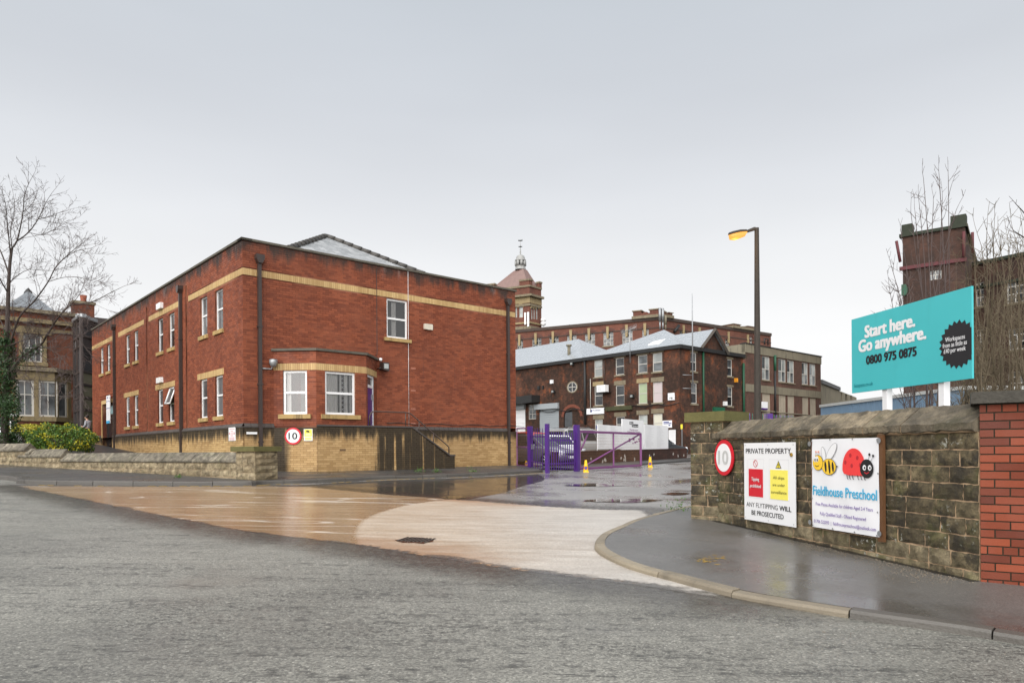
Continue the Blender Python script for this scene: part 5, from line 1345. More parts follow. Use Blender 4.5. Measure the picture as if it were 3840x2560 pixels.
# ------------------------------------------------------------------ low yard wall, estate boards, bump sign
yw = [gnd(2100, 1757), gnd(2177, 1748), gnd(2576, 1722)]
m_yw = brickmat('brown_yard_brick', ((.075, .028, .02), (.12, .045, .03)), (.05, .035, .028), soot=.6)
lw = thing('low_brick_wall', 'low brown brick wall stained white under the estate notice boards', 'wall', yw[1])
FY = Face(yw[1], yw[2] - yw[1]); LY = (yw[2] - yw[1]).length; zy = lambda s: gz(*FY.w(s, 0)[:2])
hy = .66; sy0 = FY.s(2082, 1750)
q = MB(); i = 0; ns_ = 14
bl_ = []
q.fprism(FY, [(sy0, zy(sy0) - .1), (LY, zy(LY) - .1), (LY, zy(LY) + hy), (sy0, zy(sy0) + hy)], -.22, 0); obj('wall', q, m_yw, lw)
q = MB(); q.fprism(FY, [(sy0, zy(sy0) + hy), (LY, zy(LY) + hy), (LY, zy(LY) + hy + .06), (sy0, zy(sy0) + hy + .06)], -.24, .02); obj('coping', q, m_yw, lw)
for k in range(16):
    s = random.uniform(.4, LY - .5); q = MB(); z = zy(s) + random.uniform(.15, .5); q.poly([FY.w(s + .12 * math.cos(a) * random.uniform(.3, 1), z + .14 * math.sin(a) * random.uniform(.3, 1), .004) for a in [j * .7 for j in range(9)]]); obj('salt_stain', q, M('white_salt', (.45, .42, .38), .9) if 'white_salt' not in bpy.data.materials else bpy.data.materials['white_salt'], lw)
# pavement in front of that wall
mbp = MB(); mbp.poly([on_g(*FY.w(s, 0, o_)[:2], .1) for s, o_ in ((-4, 1.6), (LY + 6, 1.6), (LY + 6, -.2), (-4, -.2))]); mbp.poly([on_g(*FY.w(s, 0, 1.6)[:2], h) for s, h in ((-4, 0), (LY + 6, 0), (LY + 6, .1), (-4, .1))]); struct('yard_pavement', mbp, m_pave2)
# estate boards
FE = FY.shift(-.5)
eb = thing('estate_board', 'tall white estate name board with black logo blocks and site map', 'notice board', FE.w(FE.s(2375, 1650), zy(3)))
s0, s1, z0, z1 = FE.rect(2334, 2414, 1573, 1686); W_, H_ = s1 - s0, z1 - z0; F = FE
plate(eb, F, s0, s1, z0, z1, -.06, 0, m_white)
plate(eb, F, s0, s0 + .09, zy(s0) - .1, z0, -.08, -.061, m_white, 'leg'); plate(eb, F, s1 - .09, s1 + .02, zy(s1) - .1, z1, -.1, -.062, m_white, 'leg')
plate(eb, F, sx(.32), sx(.5), zx(.165), zx(.075), .0, .004, m_black, 'logo_block'); plate(eb, F, sx(.43), sx(.73), zx(.245), zx(.145), .0, .006, m_black, 'logo_block')
text(eb, F, 'Biz', sx(.335), sx(.49), zx(.15), H_ * .055, m_white, .009, .02); text(eb, F, 'Space', sx(.45), sx(.72), zx(.225), H_ * .055, m_white, .009, .02)
m_vio = M('plum_print', (.22, .06, .20), .5)
text(eb, F, 'Fieldhouse', sx(.33), sx(.72), zx(.36), H_ * .045, m_vio, .004, .015); text(eb, F, 'Industrial Estate', sx(.23), sx(.82), zx(.42), H_ * .045, m_vio, .004, .015)
for a, b, c, d in ((.28, .36, .62, .74), (.46, .55, .6, .68), (.54, .62, .72, .78), (.63, .70, .7, .75), (.72, .78, .62, .66), (.45, .5, .76, .8), (.74, .8, .68, .73), (.82, .85, .74, .8)): plate(eb, F, sx(a), sx(b), zx(d), zx(c), 0, .004, m_vio, 'map_block')
for px0, px1, py0, py1, lab in ((2242, 2333, 1594, 1683, 'white tenant list board left of the tall estate name board'), (2417, 2506, 1594, 1685, 'white tenant list board right of the tall estate name board')):
    s0, s1, z0, z1 = FE.rect(px0, px1, py0, py1); W_, H_ = s1 - s0, z1 - z0
    tb = thing('tenant_board', lab, 'notice board', FE.w((s0 + s1) / 2, zy(s0)), 'tenant boards beside the estate name board')
    plate(tb, FE, s0, s1, z0, z1, -.05, -.002, m_white)
    for a in (s0, s1 - .1): plate(tb, FE, a, a + .1, zy(a) - .1, z0, -.07, -.052, m_white, 'leg')
    q = MB()
    for k in range(30):
        for a in (.06, .5):
            ln = random.uniform(.15, .34)
            q.poly([FE.w(sx(a), zx(.05 + k * .029), .001), FE.w(sx(a + ln), zx(.05 + k * .029), .001), FE.w(sx(a + ln), zx(.04 + k * .029), .001), FE.w(sx(a), zx(.04 + k * .029), .001)])
    obj('tenant_list_print', q, m_pale, tb, kind='stuff')
# hump warning triangle seen on its post, with plate
hs = thing('hump_warning_sign', 'grey-backed hump warning triangle with plate on a post beyond the boards', 'sign', gnd(2536, 1692))
pd = gnd(2536, 1700).y + 1; F = Face(at(2536, 1600, pd), V((1, .25, 0)))
a, b, c = F.sz(2520, 1586), F.sz(2557, 1586), F.sz(2538, 1551); m_sgrey = M('grey_sign_back', (.42, .43, .43), .5, .08)
q = MB(); q.fprism(F, [a, b, c], -.01, 0); obj('triangle', q, m_sgrey, hs)
q = MB(); hc = F.sz(2538, 1582); q.poly([F.w(hc[0] + .2 * math.cos(t_), hc[1] - .01 + .075 * math.sin(t_) ** 2, .004) for t_ in [math.pi * k / 14 for k in range(15)]]); obj('hump_symbol', q, m_black, hs)
s0, s1, z0, z1 = F.rect(2522, 2555, 1592, 1620); plate(hs, F, s0, s1, z0, z1, -.01, 0, m_sgrey, 'plate')
q = MB(); q.tube([F.w(F.s(2537, 1600), gz(*F.w(0, 0)[:2]), -.05), F.w(F.s(2537, 1600), F.z(2537, 1560), -.05)], .04, 8); obj('post', q, m_sgrey, hs)
for px0, px1, py0, py1, dd, lab, mt in ((2485, 2520, 1576, 1603, 56, 'white scheme notice with blue lettering left of the hump sign', m_white), (2553, 2560, 1590, 1608, 57, 'small yellow notice right of the hump sign', m_yellow), (2508, 2534, 1611, 1665, 57, 'tall white board behind the hump sign post', m_white)):
    F = Face(at(px0, py0, dd), N); s0, s1, z0, z1 = F.rect(px0, px1, py0, py1)
    t_ = thing('yard_notice', lab, 'notice', F.w((s0 + s1) / 2, z0)); plate(t_, F, s0, s1, z0, z1, 0, .03, mt)
    W_, H_ = s1 - s0, z1 - z0
    plate(t_, F, (s0 + s1) / 2 - .03, (s0 + s1) / 2 + .03, gz(*F.w(s0, 0)[:2]), z0, -.06, -.001, m_steel, 'post')
    if px0 == 2485:
        for k, (a, b) in enumerate(((.12, .7), (.12, .95))): plate(t_, F, sx(a), sx(b), zx(.28 + .2 * k), zx(.15 + .2 * k), .03, .034, m_blue, 'text_line')
        plate(t_, F, sx(.65), sx(.85), zx(.75), zx(.6), .03, .034, m_blue, 'flag')
# ------------------------------------------------------------------ old brown brick works (left range and gabled corner block)
m_old = brickmat('sooty_old_brick', ((.095, .036, .022), (.165, .064, .036)), (.075, .055, .042), soot=.9, sootc=(.026, .018, .014), patch=(.24, .075, .032), sscale=.5)
m_mill = brickmat('orange_mill_brick', ((.17, .056, .036), (.24, .082, .053)), (.16, .09, .068), soot=.45, sootc=(.06, .035, .028))
m_fact = brickmat('brown_factory_brick', ((.12, .046, .033), (.18, .07, .048)), (.15, .11, .085), soot=.45)
m_dmill = brickmat('dark_mill_brick', ((.07, .033, .024), (.115, .052, .037)), (.07, .052, .042), soot=.6)
m_house = brickmat('orange_house_brick', ((.22, .058, .027), (.30, .085, .04)), (.12, .07, .05), soot=.5)
m_gst = M('weathered_lintel_stone', (.20, .165, .11), .85, .35, 2.5, dirt=.5)
m_yst = M('ochre_dressed_stone', (.31, .235, .125), .8, .25, 2, dirt=.35)
def slate_far(name, k=1.):
    t = NT(name); p = t.pos(); uvn = t.n('UVMap')
    z = t.sep(p)[2]; row = t.math('FRACT', t.math('MULTIPLY', z, 9.))
    col = t.mix(t.noise(p, 5, 3), mul((.16, .175, .19), k), mul((.26, .275, .29), k)); col = t.mix(t.rng(row, 0, .2, .35, 0), col, mul((.06, .065, .07), k))
    t.set(color=col, rough=t.rng(t.noise(p, 4, 3), .3, .7, .16, .3), spec=.8); t.bump(row, .012); return t.m
m_sl = slate_far('wet_works_slate', 1.5)
m_gut = M('black_gutter', (.02, .02, .02), .5)
m_green = M('green_drainpipe', (.012, .075, .038), .45)
m_blk = M('grey_blockwork', (.36, .31, .24), .85, .25, 1.2, dirt=.5, dirtc=(.12, .10, .07))
m_con2 = M('stained_render', (.20, .175, .125), .85, .3, .8, dirt=.7, dirtc=(.06, .055, .04))
m_wood_w = M('white_painted_timber', (.50, .48, .44), .55, .15, 6)
F8c = at(2550, 1650, 60.); F8c.z = 0
FAr = Face(F8c, D); LA2 = FAr.s(2786, 1400)
probe = Face(F8c, N); LA1 = -probe.s(1800, 1450)
FA = Face(F8c - N * LA1, N)                                            # street front, s to the right up to the corner
zE = (FA.z(2200, 1346) + FA.z(2545, 1300)) / 2; zG8 = gz(F8c.x, F8c.y) - .3
works = thing('brick_works', 'sooty three-storey brick works with wet slate roofs and a gable', 'building', V((F8c.x, F8c.y, zG8 + .3)))
gy = lambda px, py: FA.z(px, py)
win_px = [(2228, 2259, 1350, 1413), (2308, 2340, 1341, 1405), (2392, 2427, 1331, 1398), (2447, 2483, 1323, 1393),
          (2229, 2260, 1447, 1520), (2309, 2341, 1444, 1519), (2394, 2427, 1436, 1513), (2448, 2484, 1432, 1509),
          (2230, 2260, 1572, 1608), (2310, 2343, 1562, 1620), (2394, 2428, 1555, 1620), (2449, 2484, 1550, 1620),
          (1982, 2010, 1516, 1571)]
rects = [FA.rect(*w) for w in win_px]
shut = [FA.rect(1895, 1970, 1535, 1640), FA.rect(2021, 2096, 1533, 1640)]
arch = FA.rect(2114, 2176, 1540, 1600)
sr = FA.rect(2130, 2163, 1432, 1470)
holes = [(*r, .12) for r in rects] + [(*s_, .15) for s_ in shut] + [(*arch, .1)]
q = MB(); wall_sheet(q, FA, 0, LA1, zG8, zE, holes)
w2 = [(2590, 2612, 1322, 1392), (2592, 2614, 1435, 1513), (2728, 2746, 1347, 1410), (2729, 2747, 1451, 1522)]
rects2 = [FAr.rect(*w) for w in w2]
wall_sheet(q, FAr, 0, LA2, zG8, zE, [(*r, .12) for r in rects2])
bk = FA.w(0, 0, -13); bk2 = FAr.w(LA2, 0, 0) - N * LA1
q.poly([FA.w(0, zG8), FA.w(0, zG8, -LA2), FA.w(0, zE, -LA2), FA.w(0, zE)]); q.poly([FAr.w(LA2, zG8), FAr.w(LA2, zG8) - N * LA1, FAr.w(LA2, zE) - N * LA1, FAr.w(LA2, zE)])
obj('wall', q, m_old, works)
panes = [m_glass3, m_glass, m_glass2, [m_glass2, m_glass3], m_glass, m_glass, M('green_blind', (.35, .42, .27), .5, .1), M('pink_blind', (.52, .45, .45), .6, .05), m_glass3, m_glass, m_glass3, M('cream_blind', (.62, .60, .50), .6, .05), m_glass2]
for k, r in enumerate(rects):
    if k == 12: window(works, FA, r, -.05, .06, (.35, .68), (.5,), m_wood_w, m_glass2, bar=.04); continue
    window(works, FA, r, -.06, .07, (.5,), (), m_wood_w, panes[k], sill=(.12, .14, .08), sillm=m_gst)
    if k > 3:
        q = MB(); q.fbox(FA, r[0] - .18, r[1] + .18, r[3] + .02, r[3] + .42, -.02, .03); obj('lintel', q, m_yst if k in (4, 6) else m_gst, works)
    else:
        q = MB(); q.fbox(FA, r[0] - .2, r[1] + .2, r[3] + .02, r[3] + .2, -.02, .03); obj('lintel', q, m_gst, works)
for r in rects2:
    window(works, FAr, r, -.06, .07, (.5,), (), m_wood_w, [m_glass, m_glass2], sill=(.12, .15, .08), sillm=m_gst)
    q = MB(); q.fbox(FAr, r[0] - .15, r[1] + .15, r[3] + .02, r[3] + .2, -.02, .03); obj('lintel', q, m_gst, works)
# shutters
m_shut = M('grey_roller_shutter', (.36, .39, .41), .5, .05, metal=.3)
for k, r in enumerate(shut):
    t_ = obj('roller_shutter', MB().fbox(FA, r[0], r[1], zG8, r[3], -.14, -.12), m_shut if k else m_white, works); n_ = 22
    for j in range(n_):
        if k == 0 and j % 3: continue
        q = MB(); z = zG8 + .4 + (r[3] - zG8 - .4) * j / n_; q.fbox(FA, r[0] + .02, r[1] - .02, z, z + (r[3] - zG8) / n_ * .7, -.12, -.085); obj('slat', q, m_shut if k else m_white, t_)
    q = MB(); q.fbox(FA, r[0] - .5 * k, r[1] + .05, r[3], r[3] + .55, -.05, .25); obj('shutter_box', q, m_shut, works)
# bricked arch with blown plaster
q = MB(); cx, rr = (arch[0] + arch[1]) / 2, (arch[1] - arch[0]) / 2
q.fbox(FA, cx, arch[1], zG8, arch[3], -.08, -.06); obj('arch_infill', q, m_old, works); q = MB(); q.fbox(FA, arch[0] + .08, cx, zG8, arch[3] - .1, -.09, -.07); obj('arch_window', q, m_glass, works)
q = MB()
for j in range(18):
    a, b = math.pi * j / 18, math.pi * (j + 1) / 18
    q.fprism(FA, [(cx + rr * math.cos(a), arch[3] - .55 + .9 * math.sin(a)), (cx + (rr + .3) * math.cos(a), arch[3] - .55 + 1.2 * math.sin(a)), (cx + (rr + .3) * math.cos(b), arch[3] - .55 + 1.2 * math.sin(b)), (cx + rr * math.cos(b), arch[3] - .55 + .9 * math.sin(b))], -.02, .03)
obj('brick_arch', q, M('arch_brick', (.16, .05, .03), .85, .4, 6), works)
for k in range(7):
    q = MB(); s_, z_ = cx + rr * random.uniform(.15, .9), zG8 + random.uniform(1.4, 3.0); q.poly([FA.w(s_ + .3 * math.cos(a) * random.uniform(.4, 1), z_ + .35 * math.sin(a) * random.uniform(.4, 1), -.055 + k * .0015) for a in [j * .7 for j in range(9)]]); obj('plaster_patch', q, M('blown_plaster', (.33, .28, .21), .9) if k == 0 else bpy.data.materials['blown_plaster'], works)
# oval window in its stone ring
cs, cz_ = (sr[0] + sr[1]) / 2, (sr[2] + sr[3]) / 2; ro, rz_ = (sr[1] - sr[0]) / 2, (sr[3] - sr[2]) / 2
q = MB(); q.disc(FA, cs, cz_, ro * 1.25, .03, 28, ro * 1.02, rz=rz_ * 1.18); rg = obj('oval_window', q, m_gst, works); q = MB(); q.disc(FA, cs, cz_, ro * 1.03, .008, 28, rz=rz_ * 1.03); obj('pane', q, m_glass, rg)
q = MB(); q.fbox(FA, cs - .03, cs + .03, cz_ - rz_, cz_ + rz_, .01, .03); q.fbox(FA, cs - ro, cs + ro, cz_ - .03, cz_ + .03, .01, .029); q.disc(FA, cs, cz_, ro * 1.03, .028, 24, ro * .9, rz=rz_ * 1.03); obj('glazing_bars', q, m_wood_w, rg)
# eaves gutter
q = MB(); q.fbox(FA, 0, LA1 + .28, zE - .16, zE + .16, -.1, .28); obj('gutter', q, m_gut, works); q = MB(); q.fbox(FAr, .0, LA2, zE - .16, zE + .16, -.1, .28); obj('gutter', q, m_gut, works)
# roofs
def topt(F, px, py, off): s_, z_ = F.sz(px, py, off); return F.w(s_, z_, off)
e0, e1 = FA.w(0, zE + .1, .25), FA.w(FA.s(2190, 1330), zE + .1, .25)
dep = 5.2
a1 = topt(FA, 2170, 1271, -dep); a0 = topt(FA, 2112, 1281, -dep); a00 = FA.w(0, a1.z, -dep)
v1 = FA.w(FA.s(2210, 1330) + 2.5, zE, -7.5)
q = MB(); q.poly([e0, e1, a1, a00]); q.poly([e1, topt(FA, 2330, 1335, -9), a1]); q.poly([a00, a1, topt(FA, 2330, 1335, -9), FA.w(0, zE, -10.4)]); obj('roof', q, m_sl, works)
ap = topt(FA, 2490, 1236, -5.5); rg0 = topt(FA, 2560, 1268, -12); b0_ = FA.w(FA.s(2196, 1330), zE + .12, .25); b1_ = FA.w(LA1 + .25, zE + .12, .25)
br0 = FAr.w(LA2, zE + .12, .25); bl_far = FA.w(FA.s(2196, 1330), zE + .1, -11)
ridge_l = ap - N * 0
q = MB(); q.poly([b0_, b1_, ap]); q.poly([b0_, ap, bl_far]); 
q.poly([b1_, br0, FAr.w(LA2, zE + 1.6, -5), ap]); q.poly([ap, FAr.w(LA2, zE + 1.6, -5), bl_far]); obj('roof', q, m_sl, works)
# skylight on the front slope
q = MB(); c = [topt(FA, 2430, 1299, -.9), topt(FA, 2475, 1293, -.9), topt(FA, 2501, 1276, -2.4), topt(FA, 2460, 1283, -2.4)]
q.hexa([p + V((0, 0, .02)) for p in c], [p + V((0, 0, .2)) for p in c]); obj('skylight', q, m_pvc, works)
# gable on the right front
g0, g1, gt = topt(FAr, 2622, 1303, .05), topt(FAr, 2718, 1323, .05), topt(FAr, 2671, 1240, .05)
q = MB(); q.poly([g0, g1, gt]); q.poly([g0 - N * .25, gt - N * .25, g1 - N * .25]); obj('gable', q, m_old, works)
q = MB(); bkv = -N * 6.0
for p_, s_ in ((g0, -1), (g1, 1)):
    ov = (p_ - gt) * .06
    q.poly([p_ + ov + N * .35, gt + N * .35 + V((0, 0, .12)), gt + bkv + V((0, 0, .12)), p_ + ov + bkv])
obj('gable_roof', q, m_sl, works)
q = MB()
for p_ in (g0, g1): q.tube([p_ + (p_ - gt) * .06 + N * .3, gt + N * .3 + V((0, 0, .1))], .16, 4, smooth=False)
obj('gable_coping', q, M('dark_gable_stone', (.07, .06, .05), .8), works)
def pipe(parent, F, px, y0, y1, r, mat, name='drainpipe', off=.12):
    s_, z_ = F.sz(px, y0); z2 = F.z(px, y1); q = MB(); q.tube([F.w(s_, z_, off), F.w(s_, z2, off)], r, 7); return obj(name, q, mat, parent)
pipe(works, FA, 2196, 1345, 1590, .12, m_gut); pipe(works, FAr, 2633, 1318, 1600, .09, m_green); pipe(works, FAr, 2787 - 3, 1362, 1600, .11, m_green)
pipe(works, FA, 2268, 1352, 1455, .05, m_rail); pipe(works, FA, 2217, 1420, 1545, .03, m_wood_w)
# flue on the roof
p_ = topt(FA, 2134, 1340, -1.2); q = MB(); q.tube([p_, p_ + V((0, 0, (1340 - 1296) / FPX * p_.y))], .16, 8); q.tube([p_ + V((0, 0, (1340 - 1298) / FPX * p_.y)), p_ + V((0, 0, (1340 - 1292) / FPX * p_.y))], .28, 8); obj('roof_flue', q, m_con2, works)
# air-conditioning unit
r = FA.rect(2257, 2289, 1445, 1471); q = MB(); q.fbox(FA, *r, .25, .75); ac = obj('air_conditioner', q, m_pvc, works); q = MB(); q.disc(FA, r[0] + .35, (r[2] + r[3]) / 2, .24, .752, 18); obj('fan_grille', q, m_pale, ac)
q = MB(); q.fbox(FA, r[0], r[1] + .12, r[2] - .06, r[2], 0, .7); obj('bracket', q, m_gut, ac)
# lamps, boxes, cables on the front
for px, py in ((2150, 1364), (2079, 1468), (2375, 1485)):
    s_, z_ = FA.sz(px, py); q = MB(); q.fprism(FA, [(s_ - .2, z_ - .14), (s_ + .2, z_ - .14), (s_ + .16, z_ + .14), (s_ - .16, z_ + .14)], .08, .3); lm = obj('wall_floodlight', q, m_gut, works); q = MB(); q.fbox(FA, s_ - .13, s_ + .13, z_ - .09, z_ + .09, .301, .31); obj('lens', q, m_glass3, lm)
for px0, px1, py0, py1, mt in ((2066, 2076, 1424, 1438, m_pvc), (2018, 2026, 1447, 1460, m_gut), (2036, 2040, 1445, 1460, m_gut)):
    r = FA.rect(px0, px1, py0, py1); q = MB(); q.fbox(FA, *r, 0, .15); obj('meter_box', q, mt, works)
q = MB(); q.tube([FA.w(LA1 * (.35 + .65 * k / 24), gy(2350, 1523) + .12 * math.sin(k * 1.9) - .003 * k, .06) for k in range(25)], .035, 5); obj('cable_run', q, m_gut, works)
r = FA.rect(1890, 2025, 1488, 1518); q = MB(); q.fprism(FA, [(r[0], r[2]), (r[1], r[2] + .1), (r[1], r[3]), (r[0], r[3] - .1)], 0, 1.2); obj('canopy', q, m_gut, works)
r = FA.rect(2276, 2372, 1523, 1538); q = MB(); q.fbox(FA, *r, 0, .25); obj('moss_ledge', q, M('mossy_ledge', (.055, .055, .025), .9, .4, 3), works)
r = FAr.rect(2753, 2759, 1418, 1433); q = MB(); q.fbox(FAr, *r, 0, .25); obj('orange_box', q, M('orange_box', (.75, .3, .02), .5), works)
r = FAr.rect(2711, 2719, 1505, 1521); q = MB(); q.fbox(FAr, *r, 0, .25); obj('white_box', q, m_pvc, works)
r = FAr.rect(2672, 2712, 1527, 1550); q = MB(); q.fbox(FAr, *r, 0, .2); obj('green_panel', q, M('green_sign', (.01, .1, .05), .5), works)
# door with blue leaf
r = FA.rect(2231, 2260, 1575, 1640); q = MB(); q.fbox(FA, r[0] + .08, r[1] - .08, zG8, r[3] - .5, -.05, -.03); obj('door', q, M('blue_door', (.02, .03, .16), .4), works)
# fixed signs
def wall_sign(label, F, px0, px1, py0, py1, off=.1):
    r = F.rect(px0, px1, py0, py1); t_ = thing('wall_sign', label, 'sign', F.w(r[0], r[2], off)); plate(t_, F, *r, off - .08, off, m_white); return t_, r
t_, (s0, s1, z0, z1) = wall_sign('white company sign with blue emblem over the works doorway', FA, 2202, 2267, 1530, 1552); W_, H_ = s1 - s0, z1 - z0
text(t_, FA, 'M Contracts', sx(.36), sx(.8), zx(.48), H_ * .26, m_blue, .105, .02); text(t_, FA, 'Contract Projects', sx(.36), sx(.72), zx(.72), H_ * .12, m_pale, .105)
q = MB(); q.poly([FA.w(sx(a), zx(b), .104) for a, b in ((.2, .5), (.27, .72), (.33, .5), (.31, .2), (.22, .28))]); obj('emblem', q, m_blue, t_)
t_, (s0, s1, z0, z1) = wall_sign('white sign reading F8 on the corner of the brick works', FA, 2507, 2531, 1473, 1500); W_, H_ = s1 - s0, z1 - z0
text(t_, FA, 'F8', sx(.28), sx(.74), zx(.86), H_ * .27, m_black, .105, .02); plate(t_, FA, sx(.12), sx(.88), zx(.24), zx(.14), .1, .103, m_pale, 'text_line'); plate(t_, FA, sx(.2), sx(.8), zx(.46), zx(.36), .1, .103, m_pale, 'text_line')
# radio mast and TV aerial
q = MB(); F_ = FAr.shift(.4); s_ = F_.s(2597, 1300); q.tube([F_.w(s_, F_.z(2597, 1455)), F_.w(s_, F_.z(2595, 1205)), F_.w(s_, F_.z(2592, 1100))], [.06, .05, .02], 6)
for py in (1406, 1456): q.tube([F_.w(s_, F_.z(2597, py)), F_.w(s_ - .9, F_.z(2597, py), -.4)], .03, 5)
tag(obj('radio_mast', q, m_steel, base=F_.w(s_, F_.z(2597, 1455))), 'slim grey radio mast bracketed to the works corner', 'mast')
p_ = topt(FA, 2363, 1360, .35); q = MB(); hgt = (1360 - 1236) / FPX * p_.y; q.tube([p_, p_ + V((0, 0, hgt))], .035, 5); bm_ = [p_ + V((0, 0, hgt)) - N * 1.0 - V((0, 0, .2)), p_ + V((0, 0, hgt)) + N * .7 + V((0, 0, .15))]
q.tube(bm_, .03, 5)
for k in range(12): c = bm_[0].lerp(bm_[1], k / 11); q.tube([c - V((0, 0, .28)), c + V((0, 0, .28))], .015, 4)
tag(obj('tv_aerial', q, m_steel, base=p_), 'comb-shaped television aerial standing above the works roof', 'aerial')

# ------------------------------------------------------------------ flat-roofed factory with rendered bands, right of the works
FFo = FAr.w(LA2, 0, .0); FF = Face(FFo + N * .25 + D * .05, D); LF = FF.s(3078, 1400)
zF1 = (FF.z(2800, 1284) + FF.z(3070, 1342)) / 2; zF0 = (FF.z(2800, 1313) + FF.z(3070, 1372)) / 2
fac = thing('rendered_factory', 'brown brick factory with stained render parapet and tall steel windows', 'building', FF.w(LF / 2, gz(*FF.w(0, 0)[:2])))
fw_ = [(2857, 2888, 1333, 1422), (2919, 2948, 1343, 1430), (2952, 2979, 1350, 1437), (3007, 3031, 1361, 1443), (3036, 3060, 1369, 1447)]
fr_ = [FF.rect(*w) for w in fw_]; za_, zb_ = np.mean([r[2] for r in fr_]), np.mean([r[3] for r in fr_]); fr_ = [(r[0], r[1], za_, zb_) for r in fr_]
lo_ = [FF.rect(a, b, c, d) for a, b, c, d in ((2859, 2891, 1472, 1556), (2921, 2949, 1480, 1562), (2954, 2981, 1484, 1565), (3009, 3034, 1490, 1566), (3038, 3062, 1494, 1568))]
zl1_ = np.mean([r[3] for r in lo_]); lo_ = [(r[0], r[1], zG8 + 1.2, zl1_) for r in lo_]
q = MB(); wall_sheet(q, FF, 0, LF, zG8, zF0, [(*r, .15) for r in fr_ + lo_]); q.poly([FF.w(LF, zG8), FF.w(LF, zG8, -14), FF.w(LF, zF1, -14), FF.w(LF, zF1)]); obj('wall', q, m_fact, fac)
q = MB(); q.fbox(FF, -.1, LF + .05, zF0, zF1, -.4, .06); obj('render_band', q, m_con2, fac); q = MB(); q.fbox(Face(FF.w(-.1, 0, -9), FF.n * 1.0), 0, 9, zF0 - .6, zF1 - .01, -.4, 0); obj('render_return', q, m_con2, fac)
q = MB(); q.fbox(FF, -.15, LF + .12, zF1, zF1 + .1, -.5, .12); obj('coping', q, m_gut, fac)
zq = FF.z(2960, 1472); q = MB(); q.fbox(FF, 0, LF, zl1_ + .02, zl1_ + .75, -.01, .05); obj('render_band', q, m_con2, fac)
for k, r in enumerate(fr_): window(fac, FF, r, -.08, .09, (.47,), (.5,), m_wood_w, [m_glass3, m_glass2], sill=(.05, .12, .1), sillm=m_gst, bar=.08)
for r in lo_: q = MB(); q.poly([FF.w(r[0], r[2], -.1), FF.w(r[1], r[2], -.1), FF.w(r[1], r[3], -.1), FF.w(r[0], r[3], -.1)]); obj('blocked_opening', q, m_blk, fac)
pp_ = pipe(fac, FF, 2902, 1332, 1390, .13, m_green); pipe(fac, FF, 2902, 1390, 1560, .11, m_gut)
q = MB(); q.tube([FF.w(s_, FF.z(2960, 1544) - .02 * s_, .12) for s_ in (2, LF - .1)], .06, 5); obj('pipe_run', q, m_con2, fac)
s_, z_ = FF.sz(2882, 1288); q = MB(); q.tube([FF.w(s_ - .4, z_ - .1, -.2), FF.w(s_ - .4, z_ + .45, -.2), FF.w(s_ + .25, z_ + .5, -.2), FF.w(s_ + .25, z_ - .1, -.2)], .07, 5); obj('roof_hoop', q, m_gut, fac)
r = FF.rect(2852, 2872, 1506, 1530); t_ = thing('wall_sign', 'blank white sign with purple edge on the factory beside the lamp post', 'sign', FF.w(r[0], r[2], .2)); plate(t_, FF, *r, .1, .2, m_white); plate(t_, FF, r[0], r[1], r[2] - .15, r[2] - .01, .1, .19, m_purple, 'edge')

# derelict concrete block behind, with its roof frame
FDc = Face(at(3079, 1480, 92), V((.55, .83, 0))); zd1, zd0 = FDc.z(3100, 1446), zG8; LD = FDc.s(3212, 1480)
der = thing('derelict_block', 'derelict grey concrete block with collapsed roof frame beyond the factory', 'building', FDc.w(LD / 2, gz(60, 70)))
dh = [FDc.rect(a, b, c, d) for a, b, c, d in ((3153, 3159, 1472, 1500), (3170, 3178, 1478, 1502), (3189, 3196, 1482, 1505))]
q = MB(); wall_sheet(q, FDc, 0, LD, zd0, zd1, [(*r, .3) for r in dh]); q.poly([FDc.w(0, zd0), FDc.w(0, zd0, -10), FDc.w(0, zd1, -10), FDc.w(0, zd1)]); obj('wall', q, m_con2, der)
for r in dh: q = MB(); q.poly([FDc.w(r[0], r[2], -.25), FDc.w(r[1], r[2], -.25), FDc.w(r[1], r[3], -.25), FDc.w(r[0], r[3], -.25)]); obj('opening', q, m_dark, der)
q = MB(); q.fbox(FDc, -.1, LD * .45, zd1, zd1 + .5, -.6, .2); obj('ledge', q, m_gut, der)
q = MB(); zt = FDc.z(3085, 1412)
q.tube([FDc.w(0, zt, -1), FDc.w(LD * 1.02, zt - 1.9, -1)], .14, 5)
obj('fallen_beam', q, M('bare_timber', (.5, .35, .25), .8), der)
for k in range(9): q = MB(); s_ = LD * (.02 + .05 * k); q.tube([FDc.w(s_, zd1, -1), FDc.w(s_, zt - 1.86 * s_ / LD, -1)], .09, 4); obj('roof_upright', q, m_con2, der)
q = MB(); q.tube([FDc.w(0, zt + 1.7, -2), FDc.w(LD * .3, zt + .2, -2), FDc.w(0, zt + .3, -2)], .08, 4); q.tube([FDc.w(0, zt + 1.0, -2), FDc.w(LD * .26, zt + .2, -2)], .07, 4); obj('roof_frame', q, m_gut, der)

